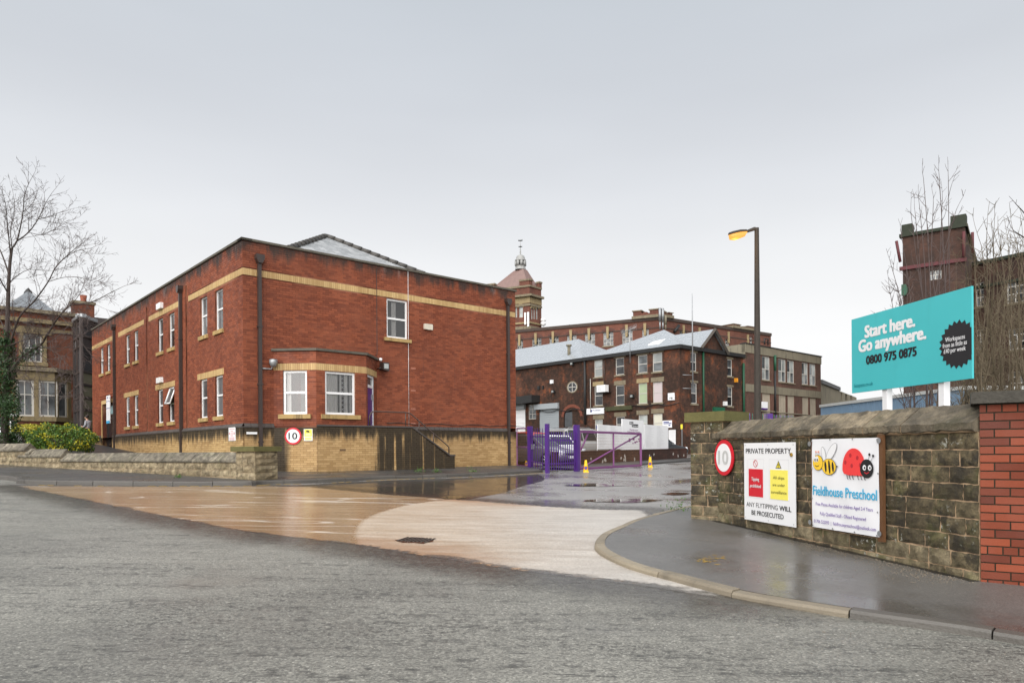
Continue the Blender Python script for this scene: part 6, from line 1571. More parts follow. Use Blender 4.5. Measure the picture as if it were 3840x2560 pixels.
# blue-grey open shed
sA, sB = at(3393, 1489, 49), at(3079, 1526, 61)
FS = Face(sB, sA - sB); LS = (V((sA.x - sB.x, sA.y - sB.y, 0))).length
shed = thing('blue_shed', 'open-fronted shed with blue-grey ribbed fascia behind the stone wall', 'shed', FS.w(LS / 2, gz(26, 55)))
m_bshed = M('blue_grey_sheet', (.16, .24, .33), .45, .1, 2); zs = (sA.z + sB.z) / 2
q = MB(); q.fprism(FS, [(0, zs - 1.3), (LS + 6, zs - 1.3), (LS + 6, zs), (0, zs)], -.06, 0); fa_ = obj('fascia', q, m_bshed, shed)
q = MB(); q.fbox(FS, -.1, LS + 6, zs, zs + .22, -10, .12); obj('roof', q, M('pale_shed_roof', (.42, .43, .42), .5), shed)
k = 0.
while k < LS + 6:
    q = MB(); q.fbox(FS, k, k + .08, zs - 1.29, zs - .01, 0, .035); obj('rib', q, m_bshed, fa_); k += .33
q = MB(); q.fbox(FS, 0, 1.6, -1, zs - 1.3, -.06, -.002); obj('side_panel', q, m_bshed, shed)
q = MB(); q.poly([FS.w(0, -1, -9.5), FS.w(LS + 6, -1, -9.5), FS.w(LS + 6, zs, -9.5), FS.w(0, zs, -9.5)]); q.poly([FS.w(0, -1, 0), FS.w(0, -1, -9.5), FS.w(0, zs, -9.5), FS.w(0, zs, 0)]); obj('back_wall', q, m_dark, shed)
# ------------------------------------------------------------------ orange brick mill with water tower behind the works
MC = at(2478, 1400, 112.); MC.z = 0
dl = V((-math.sin(math.radians(63)), math.cos(math.radians(63)), 0)); dr_ = V((math.sin(math.radians(54)), math.cos(math.radians(54)), 0))
tmp = Face(MC, -dl); LM1 = -tmp.s(1900, 1250); FN = Face(MC + dl * LM1, -dl); FNr = Face(MC, dr_); LM2 = FNr.s(2790, 1300)
zM = (FN.z(2040, 1224) + FN.z(2370, 1197)) / 2; zMr = (FNr.z(2550, 1203) + FNr.z(2700, 1227)) / 2; zM = (zM + zMr) / 2; zM0 = .5
mill = thing('brick_mill', 'long orange brick mill with tall multi-pane windows behind the works', 'building', MC + V((0, 0, 1)))
mw = [(1940, 1961, 1270, 1322), (1996, 2030, 1264, 1318), (2060, 2095, 1260, 1312), (2126, 2162, 1254, 1306), (2193, 2231, 1249, 1302), (2262, 2300, 1243, 1298), (2333, 2372, 1236, 1290), (2408, 2433, 1230, 1282)]
mr = [FN.rect(*w) for w in mw]; z1_ = np.mean([r[3] for r in mr]); z0_ = np.mean([r[2] for r in mr]); mr = [(r[0], r[1], z0_, z1_) for r in mr]
mw2 = [(2549, 2574, 1242, 1285), (2720, 2736, 1272, 1310), (2812, 2822, 1263, 1300)]
mr2 = [FNr.rect(*w) for w in mw2]
q = MB(); wall_sheet(q, FN, 0, LM1, zM0, zM, [(*r, .25) for r in mr]); wall_sheet(q, FNr, 0, LM2 + 8, zM0, zM, [(*r, .25) for r in mr2]); obj('wall', q, m_mill, mill)
q = MB(); q.poly([FN.w(0, zM - .3), MC + V((0, 0, zM - .3)), FNr.w(LM2 + 8, zM - .3), FNr.w(LM2 + 8, zM - .3) + dl * 40]); obj('flat_roof', q, m_gut, mill)
for F, rs in ((FN, mr), (FNr, mr2)):
    for r in rs:
        window(mill, F, r, -.14, .07, (.22, .48, .74), (.33, .67), m_wood_w, [m_glass2, m_glass], bar=.06, sill=(.2, .2, .1), sillm=m_gst)
        c = (r[0] + r[1]) / 2; q = MB(); w_ = (r[1] - r[0]) / 2 + .25
        q.fprism(F, [(c - w_, r[3] - .25), (c - w_ + .25, r[3] - .0), (c - w_ * .5, r[3] + .12), (c, r[3] + .16), (c + w_ * .5, r[3] + .12), (c + w_ - .25, r[3] - .0), (c + w_, r[3] - .25), (c + w_, r[3] + .25), (c + w_ * .5, r[3] + .52), (c, r[3] + .6), (c - w_ * .5, r[3] + .52), (c - w_, r[3] + .25)], -.02, .06); obj('arch', q, M('dark_arch_brick', (.10, .045, .035), .85, .3, 4) if 'dark_arch_brick' not in bpy.data.materials else bpy.data.materials['dark_arch_brick'], mill)
for F, xs_, y0, y1 in ((FN, [1948, 2009, 2074, 2141, 2209, 2279, 2350, 2419], 0, 0), (FNr, [2562, 2622, 2731, 2803], 0, 0)):
    for px in xs_:
        s_ = F.s(px, 1240); q = MB(); q.fprism(F, [(s_ - .16, zM - 2.7), (s_ + .16, zM - 2.7), (s_ + .24, zM - .75), (s_ - .24, zM - .75)], -.02, .16); obj('stone_bracket', q, m_yst, mill)
m_mst = M('dark_mill_string', (.06, .042, .034), .8)
for F, L in ((FN, LM1), (FNr, LM2 + 8)):
    q = MB(); q.fbox(F, 0, L, zM - .4, zM + .1, -.3, .18); obj('cornice', q, m_mst, mill); q = MB(); q.fbox(F, 0, L, zM - 1.7, zM - 1.55, -.1, .07); obj('string_course', q, m_mst, mill)
# battlemented corner turret
def turret(F, px0, px1, ytop, d0, par):
    s0, s1 = F.s(px0, 1190), F.s(px1, 1190); zt = F.z((px0 + px1) / 2, ytop); zc_ = zM + .1; h = zt - zc_
    q = MB(); q.fbox(F, s0, s1, zc_, zc_ + h * .62, -d0, .25); o_ = obj('turret', q, m_mill, par)
    for a, b in ((0, .3), (.62, 1)):
        q = MB(); q.fbox(F, s0 + (s1 - s0) * a, s0 + (s1 - s0) * b, zc_ + h * .62, zt, -d0, .28); obj('merlon', q, m_mill, par)
        q = MB(); q.fbox(F, s0 + (s1 - s0) * a - .15, s0 + (s1 - s0) * b + .15, zt, zt + h * .14, -d0 - .1, .42); obj('merlon_cap', q, m_gst, par)
    q = MB(); c, w_ = s0 + (s1 - s0) * .46, (s1 - s0) * .1; q.fprism(F, [(c - w_, zc_ + h * .6)] + [(c + w_, zc_ + h * .6)] + [(c + w_ * math.cos(t_), zc_ + h * .62 + h * .2 * math.sin(t_)) for t_ in [math.pi * k / 8 for k in range(9)]], -.6, .25); obj('scallop', q, m_mill, par)
    q = MB(); q.fbox(F, s0 - .2, s1 + .2, zc_ - .1, zc_ + .35, -d0, .45); obj('turret_string', q, m_gst, par)
turret(FN, 2376, 2477, 1165, 3, mill); turret(FNr, 2480, 2517, 1173, 3, mill); turret(FNr, 2745, 2830, 1222, 4, mill)
for px in (2475, 2486, 2496):
    p_ = at(px, 1236, 110); q = MB(); h = {2475: 82, 2486: 80, 2496: 52}[px] / FPX * 110; q.tube([p_, p_ + V((0, 0, h * .4))], .12, 6); q.tube([p_ + V((0, 0, h * .38)), p_ + V((0, 0, h))], .2, 6); obj('antenna', q, m_steel if px != 2496 else m_con2, mill)
q = MB(); q.tube([FNr.w(FNr.s(2537, 1222), FNr.z(2537, 1222), .5), FNr.w(FNr.s(2520, 1246), FNr.z(2520, 1246), .5)], .25, 6); obj('duct', q, m_gut, mill)
for px, h in ((2048, 9), (2078, 8), (2119, 11)): p_ = FN.w(FN.s(px, 1210), zM, -2); q = MB(); q.tube([p_, p_ + V((0, 0, h / FPX * 130))], .09, 5); obj('roof_vent', q, m_gut, mill)
# water tower with cupola
TD = 135.; tc = at(1950, 1400, TD)
ax = V((-math.sin(math.radians(63)), math.cos(math.radians(63)), 0)); 
# front face spans 1885..1987, right face 1987..2030
cn = at(1987, 1300, TD); cn.z = 0; FT = Face(cn + ax * 9.4, -ax); FTr = Face(cn, V((math.sin(math.radians(40)), math.cos(math.radians(40)), 0))); LT = 9.4; LTr = FTr.s(2030, 1150)
tower = thing('mill_tower', 'tall brick mill tower with pyramid roof, cupola and weathervane', 'tower', cn + V((0, 0, 1)))
zT = lambda py: FT.z(1985, py)
zt_top, zt_cor, zt_fr0 = zT(1075), zT(1112), zT(1135)
tall = [FT.rect(a, b, 1152, 1190) for a, b in ((1932, 1939), (1946, 1961))]; tr = [FTr.rect(a, b, 1157, 1197) for a, b in ((1992, 1999), (2001, 2008), (2010, 2018))]
q = MB(); wall_sheet(q, FT, 0, LT, .5, zt_top, [(*r, .4) for r in tall]); wall_sheet(q, FTr, 0, LTr, .5, zt_top, [(*r, .4) for r in tr])
q.poly([FT.w(0, .5), FT.w(0, .5, -LTr), FT.w(0, zt_top, -LTr), FT.w(0, zt_top)]); obj('shaft', q, m_mill, tower)
for F, rs in ((FT, tall), (FTr, tr)):
    for r in rs:
        w_ = window(tower, F, r, -.2, .1, (.6,), (), m_wood_w, m_glass3); c = (r[0] + r[1]) / 2; hw_ = (r[1] - r[0]) / 2
        q = MB()
        for k in range(10):
            a, b = math.pi * k / 10, math.pi * (k + 1) / 10; q.fprism(F, [(c + hw_ * math.cos(a), r[3] + hw_ * math.sin(a)), (c + (hw_ + .3) * math.cos(a), r[3] + (hw_ + .3) * math.sin(a)), (c + (hw_ + .3) * math.cos(b), r[3] + (hw_ + .3) * math.sin(b)), (c + hw_ * math.cos(b), r[3] + hw_ * math.sin(b))], 0, .12)
        obj('window_arch', q, m_yst, tower); q = MB(); q.poly([F.w(c + hw_ * math.cos(t_), r[3] + hw_ * math.sin(t_), .02) for t_ in [math.pi * k / 10 for k in range(11)]]); obj('fanlight', q, m_glass, tower)
for z0_, z1_, pr, mt in ((zT(1135), zT(1112), .12, m_yst), (zT(1112), zT(1104), .75, m_gst), (zT(1146), zT(1138), .2, m_gst), (zT(1234), zT(1222), .35, m_gst), (zT(1212), zT(1206), .2, m_yst), (zt_top, zt_top + .35, .2, m_gst)):
    for F, L in ((FT, LT), (FTr, LTr)): q = MB(); q.fbox(F, -.1, L + (pr if F is FT else 0), z0_, z1_, -.3, pr); obj('band', q, mt, tower)
for F, L in ((FT, LT), (FTr, LTr)):
    for a, b in ((0, .2), (.78, 1)): q = MB(); q.fbox(F, L * a, L * b, zt_top + .35, zt_top + 1.2, -.6, .15); obj('parapet_block', q, m_mill, tower); q = MB(); q.fbox(F, L * a - .1, L * b + .1, zt_top + 1.2, zt_top + 1.5, -.7, .25); obj('block_cap', q, m_gst, tower)
ctr = (FT.w(0, 0) + FTr.w(LTr, 0)) / 2; tp = at(1952, 1012, (ctr.y)); ctr = V((tp.x, ctr.y, 0)); rb = [FT.w(.3, zt_top + .2, -.3), FTr.w(.0, zt_top + .2, -.3), FTr.w(LTr - .2, zt_top + .2, -.3), FT.w(.3, zt_top + .2, -LTr + .3)]
zr = at(1950, 1014, ctr.y).z; rt = [V((ctr.x, ctr.y, zr)) + (p_ - V((ctr.x, ctr.y, p_.z))).normalized() * 1.3 for p_ in rb]
q = MB(); q.hexa(rb, rt); ro = obj('pyramid_roof', q, M('plum_slate', (.20, .125, .11), .45, .2, 2), tower)
zk = lambda py: at(1950, py, ctr.y).z; k_ = ctr.y / FPX; c0_ = V((ctr.x, ctr.y, 0)); m_lead = M('grey_lead', (.30, .30, .29), .5, .15)
q = MB(); q.lathe(c0_, [(21 * k_, zk(1012)), (18 * k_, zk(1000)), (20 * k_, zk(997)), (0, zk(997))], 12, False); obj('cupola_base', q, m_lead, tower)
for j in range(8): a = 2 * math.pi * j / 8 + .2; q = MB(); p_ = c0_ + V((math.cos(a), math.sin(a), 0)) * 17 * k_; q.tube([p_ + V((0, 0, zk(997))), p_ + V((0, 0, zk(980)))], .28, 6); obj('cupola_column', q, m_lead, tower)
q = MB(); q.lathe(c0_, [(0, zk(980)), (20 * k_, zk(980)), (21.5 * k_, zk(976)), (18 * k_, zk(974)), (17.5 * k_, zk(970)), (15 * k_, zk(962)), (9 * k_, zk(957)), (2.5 * k_, zk(955)), (2 * k_, zk(951)), (3 * k_, zk(946)), (1.4 * k_, zk(940)), (2 * k_, zk(936)), (.8 * k_, zk(930)), (.6 * k_, zk(900)), (0, zk(899))], 14); obj('dome', q, m_lead, tower)
vn = c0_ + V((0, 0, zk(902))); q = MB(); q.tube([vn - V((8 * k_, 0, 0)), vn + V((8 * k_, 0, 0))], .12, 4); q.poly([vn + V((a * k_, 0, b * k_)) for a, b in ((1, -1), (5, -1), (8, 3), (8, 5), (5, 2), (2, 2))]); obj('weathervane', q, m_gut, tower)
q = MB(); q.tube([c0_ + V((-7 * k_, 0, zk(925))), c0_ + V((7 * k_, 0, zk(925)))], .1, 4); q.tube([c0_ + V((0, -7 * k_, zk(925))), c0_ + V((0, 7 * k_, zk(925)))], .1, 4); obj('compass_arms', q, m_gut, tower)
for px, y0, y1 in ((1973, 1173, 1218), (1984, 1171, 1226)): s_ = FT.s(px, 1190); q = MB(); q.fbox(FT, s_ - .15, s_ + .15, FT.z(px, y1), FT.z(px, y0), .2, .5); obj('phone_antenna', q, m_pvc, tower)
for py in (1205, 1219): s_, z_ = FTr.sz(2022, py); q = MB(); q.lathe(FTr.w(s_, z_, 1), [(0, .5), (.5, .4), (.55, 0), (0, -.4)], 10); obj('dish', q, m_pvc, tower)

# ------------------------------------------------------------------ dark mill at the right edge
TC = at(3622, 1300, 62.); TC.z = 0
d1 = V((-math.sin(math.radians(52)), math.cos(math.radians(52)), 0)); FDt = Face(TC, -d1); LDt = -FDt.s(3386, 1100); FDt = Face(TC + d1 * LDt, -d1); FDs = Face(TC, V((math.sin(math.radians(36)), math.cos(math.radians(36)), 0)))
zD = (FDt.z(3400, 884) + FDt.z(3600, 858)) / 2; zDb1, zDb0 = (FDt.z(3390, 1000) + FDt.z(3610, 968)) / 2, (FDt.z(3390, 1014) + FDt.z(3610, 981)) / 2
dm = thing('dark_mill', 'dark brick mill with square stair tower behind the turquoise board', 'building', TC + V((0, 0, 1)))
wr_ = FDt.rect(3484, 3531, 1012, 1048)
q = MB(); wall_sheet(q, FDt, 0, LDt, 0, zD, [(*wr_, .3)]); LDs = FDs.s(3661, 930); wall_sheet(q, FDs, 0, LDs, 0, zD, []); q.poly([FDt.w(0, 0), FDt.w(0, 0, -LDs), FDt.w(0, zD, -LDs), FDt.w(0, zD)]); obj('tower_wall', q, m_dmill, dm)
window(dm, FDt, wr_, -.15, .06, (.5,), (.5,), m_wood_w, [m_glass2, m_glass])
q = MB(); q.fbox(FDt, -.25, LDt + .1, zDb0, zDb1, -.1, .18); obj('painted_band', q, M('plum_painted_band', (.10, .026, .03), .7, .15), dm)
m_dgr = M('dark_mossy_cap', (.028, .034, .022), .85, .3)
q = MB(); q.fbox(FDt, -.25, LDt + .15, zD, zD + .28, -.5, .2); obj('tower_coping', q, m_dgr, dm); q = MB(); q.fbox(FDs, .0, LDs, zD, zD + .28, -.5, .2); obj('tower_coping', q, m_dgr, dm)
for a, b in ((.05, .17), (.84, 1.02)): q = MB(); q.fbox(FDt, LDt * a - .3, LDt * b, zD + .28, zD + 1.1, -.8, .2); obj('corner_block', q, m_dgr, dm)
for px, y0, y1, F in ((3616, 872, 965, FDt), (3630, 875, 950, FDs), (3378, 905, 985, FDt)): s_ = F.s(px, 920); q = MB(); q.tube([F.w(s_, F.z(px, y1), .35), F.w(s_ - (.3 if px == 3378 else 0), F.z(px, y0), .35)], .13, 6); obj('antenna', q, bpy.data.materials['plum_painted_band'], dm)
q = MB(); s_, z_ = FDt.sz(3396, 1088); q.fprism(FDt, [(s_ - .3, z_ - .5), (s_ + .05, z_ - .5), (s_ + .2, z_ - .2), (s_ + .2, z_ + .2), (s_ + .05, z_ + .5), (s_ - .3, z_ + .5)], 0, .3); obj('green_hopper', q, m_green, dm)
dB = V((-math.sin(math.radians(33)), math.cos(math.radians(33)), 0)); bO = FDs.w(LDs * .55, 0) ; FDb = Face(bO, -dB); LDb = FDb.s(4050, 1100); zB = (FDb.z(3700, 985) + FDb.z(3835, 960)) / 2
bw_ = [FDb.rect(a, b, c, d) for a, b, c, d in ((3640, 3690, 1060, 1150), (3775, 3838, 1045, 1135), (3640, 3690, 1235, 1310), (3780, 3845, 1230, 1310), (3630, 3690, 1395, 1460), (3780, 3845, 1392, 1462))]
bw_ = [(max(r[0], .3), max(r[1], .8), r[2], r[3]) for r in bw_]
q = MB(); wall_sheet(q, FDb, -4, LDb, -1, zB, [(*r, .25) for r in bw_]); obj('wall', q, m_dmill, dm)
q = MB(); q.fbox(FDb, -4, LDb, zB, zB + .3, -.5, .2); obj('coping', q, m_dgr, dm); q = MB(); q.fbox(FDb, -4, LDb, zB - 2.3, zB - 2.05, -.1, .12); obj('string_course', q, m_dgr, dm)
for r in bw_: window(dm, FDb, r, -.15, .09, (.38, .7), (.5,), m_wood_w, [m_glass2, m_glass], bar=.1, sill=(.2, .2, .12), sillm=m_gst)

m_vst = M('weathered_villa_stone', (.22, .17, .09), .8, .3, 2, dirt=.5)
# ------------------------------------------------------------------ villa at the left and glazed link
HV = at(280, 1450, 47.); HV.z = 0; FH = Face(HV - D * 16, D); LH = 16.
zh = lambda py, px=200: FH.z(px, py)
vil = thing('brick_villa', 'orange brick villa with stone bay window and slate roof behind the tree', 'house', HV + V((0, 0, 1.9)))
zHt = (FH.z(60, 1163) + FH.z(270, 1181)) / 2; ru = FH.rect(87, 158, 1252, 1357)
q = MB(); wall_sheet(q, FH, 0, LH, .5, zHt, [(*ru, .15)]); q.poly([FH.w(LH, .5), FH.w(LH, .5, -12), FH.w(LH, zHt, -12), FH.w(LH, zHt)]); obj('wall', q, m_house, vil)
window(vil, FH, ru, -.08, .1, (.5,), (.33, .67), m_wood_w, [m_glass, m_glass2], sill=(.3, .25, .15), sillm=m_vst, bar=.05)
q = MB()
q.fbox(FH, ru[0] - .24, ru[0] - .01, ru[2] - .2, ru[3] + .3, -.02, .12); q.fbox(FH, ru[1] + .01, ru[1] + .24, ru[2] - .2, ru[3] + .3, -.02, .12); obj('stone_surround', q, m_vst, vil)
q = MB(); q.fbox(FH, ru[0] - .5, ru[1] + .5, ru[3] + .01, ru[3] + .45, -.02, .14); obj('stone_head', q, m_vst, vil)
q = MB(); q.fbox(FH, 0, LH + .2, zHt - .1, zHt + .12, -.2, .3); obj('parapet_coping', q, m_gst, vil)
q = MB(); zc_ = FH.z(230, 1215); q.fbox(FH, 0, LH + .35, zc_ - .12, zc_ + .14, -.1, .35); obj('cornice', q, m_vst, vil); q = MB(); zc2 = FH.z(230, 1245); q.fbox(FH, 0, LH + .05, zc2 - .1, zc2 + .1, -.1, .12); obj('string_course', q, m_vst, vil)
a_ = topt(FH, 106, 1090, -5); q = MB(); r0 = [FH.w(FH.s(5, 1160), zHt, -.5), FH.w(FH.s(232, 1165), zHt, -.5), FH.w(FH.s(232, 1165), zHt, -9.5), FH.w(FH.s(5, 1160), zHt, -9.5)]
for k in range(4): q.poly([r0[k], r0[(k + 1) % 4], a_])
obj('roof', q, slate_far('dull_villa_slate', .8), vil); q = MB(); q.lathe(a_ - V((0, 0, .3)), [(.3, 0), (.24, .2), (.07, .45), (0, .5)], 8); obj('finial', q, m_gut, vil)
s_ = FH.s(318, 1150, -3); q = MB(); F_ = FH.shift(-3); q.fbox(F_, s_ - .7, s_ + .6, zHt - .5, F_.z(318, 1135), -.9, 0); ch = obj('chimney', q, m_house, vil); q = MB(); q.fbox(F_, s_ - .78, s_ + .68, F_.z(318, 1140), F_.z(318, 1130), -1, .08); obj('chimney_cap', q, m_gst, ch); q = MB(); q.lathe(F_.w(s_, F_.z(318, 1130), -.45), [(.2, 0), (.21, .1), (.18, .15), (.23, .5), (.18, .5), (0, .4)], 10); obj('chimney_pot', q, M('terracotta', (.22, .065, .035), .8), ch)
# stone bay
bs0, bs1 = FH.s(40, 1500), FH.s(268, 1500); bp_ = 1.1
FHb = [Face(FH.w(bs0, 0, bp_), D), Face(FH.w(bs1 - bp_, 0, bp_), FH.w(bs1, 0) - FH.w(bs1 - bp_, 0, bp_))]; Lb0 = bs1 - bp_ - bs0; Lb1 = bp_ * 1.414
zb_t, zb_s, zb_w1, zb_w0 = FHb[0].z(150, 1392), FHb[0].z(150, 1567), FHb[0].z(150, 1426), FHb[0].z(150, 1562)
b_r = [(FHb[0].s(58, 1500), FHb[0].s(128, 1500)), (FHb[0].s(145, 1500), FHb[0].s(216, 1500))]
q = MB(); wall_sheet(q, FHb[0], 0, Lb0, zb_s, zb_t, [(a, b, zb_w0, zb_w1, .12) for a, b in b_r]); rs_ = (.35, Lb1 - .35, zb_w0, zb_w1); wall_sheet(q, FHb[1], 0, Lb1, zb_s, zb_t, [(*rs_, .12)]); bay_o = obj('bay', q, m_vst, vil)
for a, b in b_r: window(vil, FHb[0], (a, b, zb_w0, zb_w1), -.07, .12, (.6,), (.5,), m_wood_w, m_glass2, bar=.05)
window(vil, FHb[1], rs_, -.07, .12, (.6,), (), m_wood_w, m_glass2, bar=.05)
q = MB()
for F, L in zip(FHb, (Lb0, Lb1)): q.fbox(F, 0, L, .5, zb_s - .18, -.2, 0)
obj('bay_base', q, m_house, vil); q = MB()
for F, L in zip(FHb, (Lb0, Lb1)): q.fbox(F, 0, L + .06, zb_s - .2, zb_s + .1, -.2, .1)
obj('bay_sill_band', q, m_vst, vil); q = MB(); pl_ = [FHb[0].w(-.2, 0, .2), FHb[0].w(Lb0 + .1, 0, .2), FH.w(bs1 + .2, 0, .1), FH.w(bs0 - .2, 0, -.1)]; q.hexa([p_ + V((0, 0, zb_t)) for p_ in pl_], [p_ + V((0, 0, zb_t + .25)) for p_ in pl_]); obj('bay_cornice', q, m_gst, vil)
# glazed link between villa and offices
K0 = at(278, 1450, 45.6); K1 = at(306, 1450, 43.5); K2 = at(362, 1450, 45.5)
FK1 = Face(K0, K1 - K0); FK2 = Face(K1, K2 - K1); lk = thing('glazed_link', 'dark brown glazed stair link between villa and offices', 'building', K1 + V((0, 0, .5)))
m_lfr = M('dark_brown_frame', (.05, .038, .035), .5, .2); zk1, zk0 = FK2.z(325, 1196), 1.0
for F, L, nm in ((FK1, (K1 - K0).length, 2), (FK2, (K2 - K1).length, 1)):
    L = V(((K1 if F is FK1 else K2) - (K0 if F is FK1 else K1)).xy).length
    q = MB(); q.poly([F.w(0, zk0, -.1), F.w(L, zk0, -.1), F.w(L, zk1, -.1), F.w(0, zk1, -.1)]); obj('spandrel', q, m_lfr, lk)
    zlv = [zk0, FK2.z(325, 1537), FK2.z(325, 1491), FK2.z(325, 1443), FK2.z(325, 1395), FK2.z(325, 1300), FK2.z(325, 1262), zk1 - .2]
    for j in range(len(zlv) - 1):
        q = MB(); q.fbox(F, 0, L, zlv[j] - .06, zlv[j] + .06, -.08, .03); obj('transom', q, m_lfr, lk)
        if j in (5,): continue
        for c in range(nm):
            q = MB(); a, b = L * c / nm + .08, L * (c + 1) / nm - .08; q.poly([F.w(a, zlv[j] + .08, -.03), F.w(b, zlv[j] + .08, -.03), F.w(b, zlv[j + 1] - .08, -.03), F.w(a, zlv[j + 1] - .08, -.03)]); obj('pane', q, m_glass if F is FK1 or j > 3 else M('olive_panel', (.16, .15, .10), .35) if 'olive_panel' not in bpy.data.materials else (bpy.data.materials['olive_panel'] if j < 4 else m_glass), lk)
    for c in range(nm + 1): q = MB(); s_ = L * c / nm; q.fbox(F, s_ - .09, s_ + .09, zk0, zk1, -.08, .05); obj('mullion', q, m_lfr, lk)
    q = MB(); q.fbox(F, -.05, L + .02, zk1, zk1 + .2, -.3, .12 if F is FK1 else .1); obj('roof_edge', q, m_steel, lk)
q = MB(); Fu = Face(at(352, 1200, 46), D); q.fbox(Fu, 0, 4.5, 3, Fu.z(380, 1192), -3, 0); obj('upper_box', q, m_lfr, lk)
# ------------------------------------------------------------------ lamp post and turquoise board
lp0 = at(2842, 1700, 21.); lz0 = gz(lp0.x, lp0.y); ltop = at(2838, 855, 21.).z
lamp = thing('street_lamp', 'dark concrete street lamp with lit amber lantern behind the stone wall', 'street lamp', V((lp0.x, lp0.y, lz0)))
m_col = M('dark_pitted_concrete', (.045, .037, .03), .8, .3, 5, .45, 55, bump=.006, bscale=60)
tx = at(2838, 900, 21.).x
q = MB(); q.tube([V((lp0.x, lp0.y, lz0 - .1)), V((lp0.x, lp0.y, lz0 + 1.2)), V((tx, lp0.y, ltop))], [.13, .115, .068], 8, smooth=False); obj('column', q, m_col, lamp)
hd = at(2760, 882, 20.6); e_ = at(2800, 872, 20.9)
q = MB(); q.tube([V((tx, lp0.y, ltop - .06)), V((tx - .06, lp0.y, ltop - .02)), e_ + V((0, 0, .03))], [.06, .055, .04], 8); obj('bracket_arm', q, m_col, lamp)
ld_ = (at(2736, 880, 20.5) - e_).normalized(); up_ = V((0, 0, 1)); sd_ = ld_.cross(up_).normalized(); LL_ = (at(2736, 880, 20.5) - e_).length
def lan(x, w, z): return [e_ + ld_ * x * LL_ + sd_ * w * sg + up_ * z for sg in (-1, 1)]
q = MB(); secs = [(-.04, .05, .0, .05), (.12, .1, .02, .085), (.5, .12, .03, .1), (.9, .1, .01, .08), (1.02, .05, 0, .05)]; rows = []
for x, w, z0_, z1_ in secs:
    a, b = lan(x, w, z0_), lan(x, w * .7, z1_); rows.append(q.pts([a[0], a[1], b[1], b[0]]))
for a, b in zip(rows, rows[1:]):
    for k in range(4): q.f.append((a + k, a + (k + 1) % 4, b + (k + 1) % 4, b + k)); q.sm.append(True)
q.f.append(tuple(rows[0] + k for k in range(4))); q.f.append(tuple(rows[-1] + k for k in range(4))); q.sm += [False, False]; obj('lantern_canopy', q, m_col, lamp)
t = NT('amber_lit_bowl'); t.set(color=(.30, .10, .015), rough=.4, ec=(1, .45, .085), es=.30); m_amber = t.m
q = MB(); rows = []
for x, w, z0_, z1_ in ((.10, .09, -.02, .018), (.25, .105, -.12, .024), (.6, .11, -.17, .028), (.9, .09, -.14, .01), (1.0, .045, -.04, 0)):
    a, b = lan(x, w * .8, z0_), lan(x, w, z1_); rows.append(q.pts([a[0], a[1], b[1], b[0]]))
for a, b in zip(rows, rows[1:]):
    for k in range(4): q.f.append((a + k, a + (k + 1) % 4, b + (k + 1) % 4, b + k)); q.sm.append(True)
q.f.append(tuple(rows[0] + k for k in range(4))); q.f.append(tuple(rows[-1] + k for k in range(4))); q.sm += [False, False]; obj('lit_bowl', q, m_amber, lamp)
pl_d = bpy.data.lights.new('lamp_light', 'POINT'); pl_d.energy = 6; pl_d.color = (1, .55, .15); pl_d.shadow_soft_size = .1
plo = bpy.data.objects.new('lamp_light', pl_d); COL.objects.link(plo); plo.location = hd - V((0, 0, .3)) - V((lp0.x, lp0.y, lz0)); plo.parent = lamp
# board
dR = 9.35; bR, bL = at(3644, 1244, dR), at(3194, 1336, dR * 1.258); FBd = Face(bL, bR - bL); Lbd = V((bR.x - bL.x, bR.y - bL.y, 0)).length
z1 = (FBd.z(3196, 1198.5) + FBd.z(3644, 1071)) / 2; z0 = (FBd.z(3192, 1475) + FBd.z(3645, 1418)) / 2; s0, s1 = 0, Lbd; W_, H_ = Lbd, z1 - z0
bb = thing('billboard', 'turquoise letting board with white slogan on two white posts above the wall', 'billboard', on_g(*FBd.w(Lbd / 2, 0)[:2]))
m_turq = M('turquoise_print', (.065, .48, .51), .38, .07, 1.2, .03, dirt=.06); m_char = M('charcoal_print', (.018, .018, .021), .45)
plate(bb, FBd, 0, Lbd, z0, z1, -.03, 0, m_turq, 'board')
for px in (3310, 3522): s_ = FBd.s(px, 1480); q = MB(); q.fbox(FBd, s_ - .05, s_ + .05, gz(5.8, 10.5) - .1, z1 - .1, -.13, -.032); obj('post', q, m_white, bb)
bx = lambda px, py: FBd.sz(px, py)
def btext(body, p0, p1, capf, mat, bold, name='lettering', o=.004):
    a, b = bx(*p0), bx(*p1); text(bb, FBd, body, a[0], b[0], (a[1] + b[1]) / 2, H_ * capf, mat, o, bold, name=name)
k7 = 1100 / 1916; P7 = lambda x, y: (2740 + x * k7, 660 + y * k7)
btext('Start here.', P7(880, 1072), P7(1203, 962), .15, m_white, .07); btext('Go anywhere.', P7(840, 1172), P7(1275, 1036), .15, m_white, .07)
btext('0800 975 0875', P7(888, 1248), P7(1214, 1150), .105, m_char, .06); btext('bizspace.co.uk', P7(810, 1380), P7(930, 1362), .045, M('teal_print', (.02, .28, .32), .4), .005)
cb = bx(*P7(1485, 1098)); r1 = H_ * .272; n_ = 22; ps = []
for k in range(n_ * 2):
    a = math.pi * k / n_ + .05; rr = r1 if k % 2 == 0 else r1 * .86; x = min(cb[0] + rr * math.cos(a), Lbd); ps.append(FBd.w(x, cb[1] + rr * math.sin(a), .003))
q = MB(); q.poly(ps); obj('starburst', q, m_char, bb)
btext('Workspaces', P7(1405, 1083), P7(1533, 1062), .05, m_white, .004, o=.006); btext('from as little as', P7(1388, 1121), P7(1546, 1100), .05, m_white, .004, o=.006); btext('£40 per week', P7(1395, 1158), P7(1538, 1138), .05, m_white, .004, o=.006)

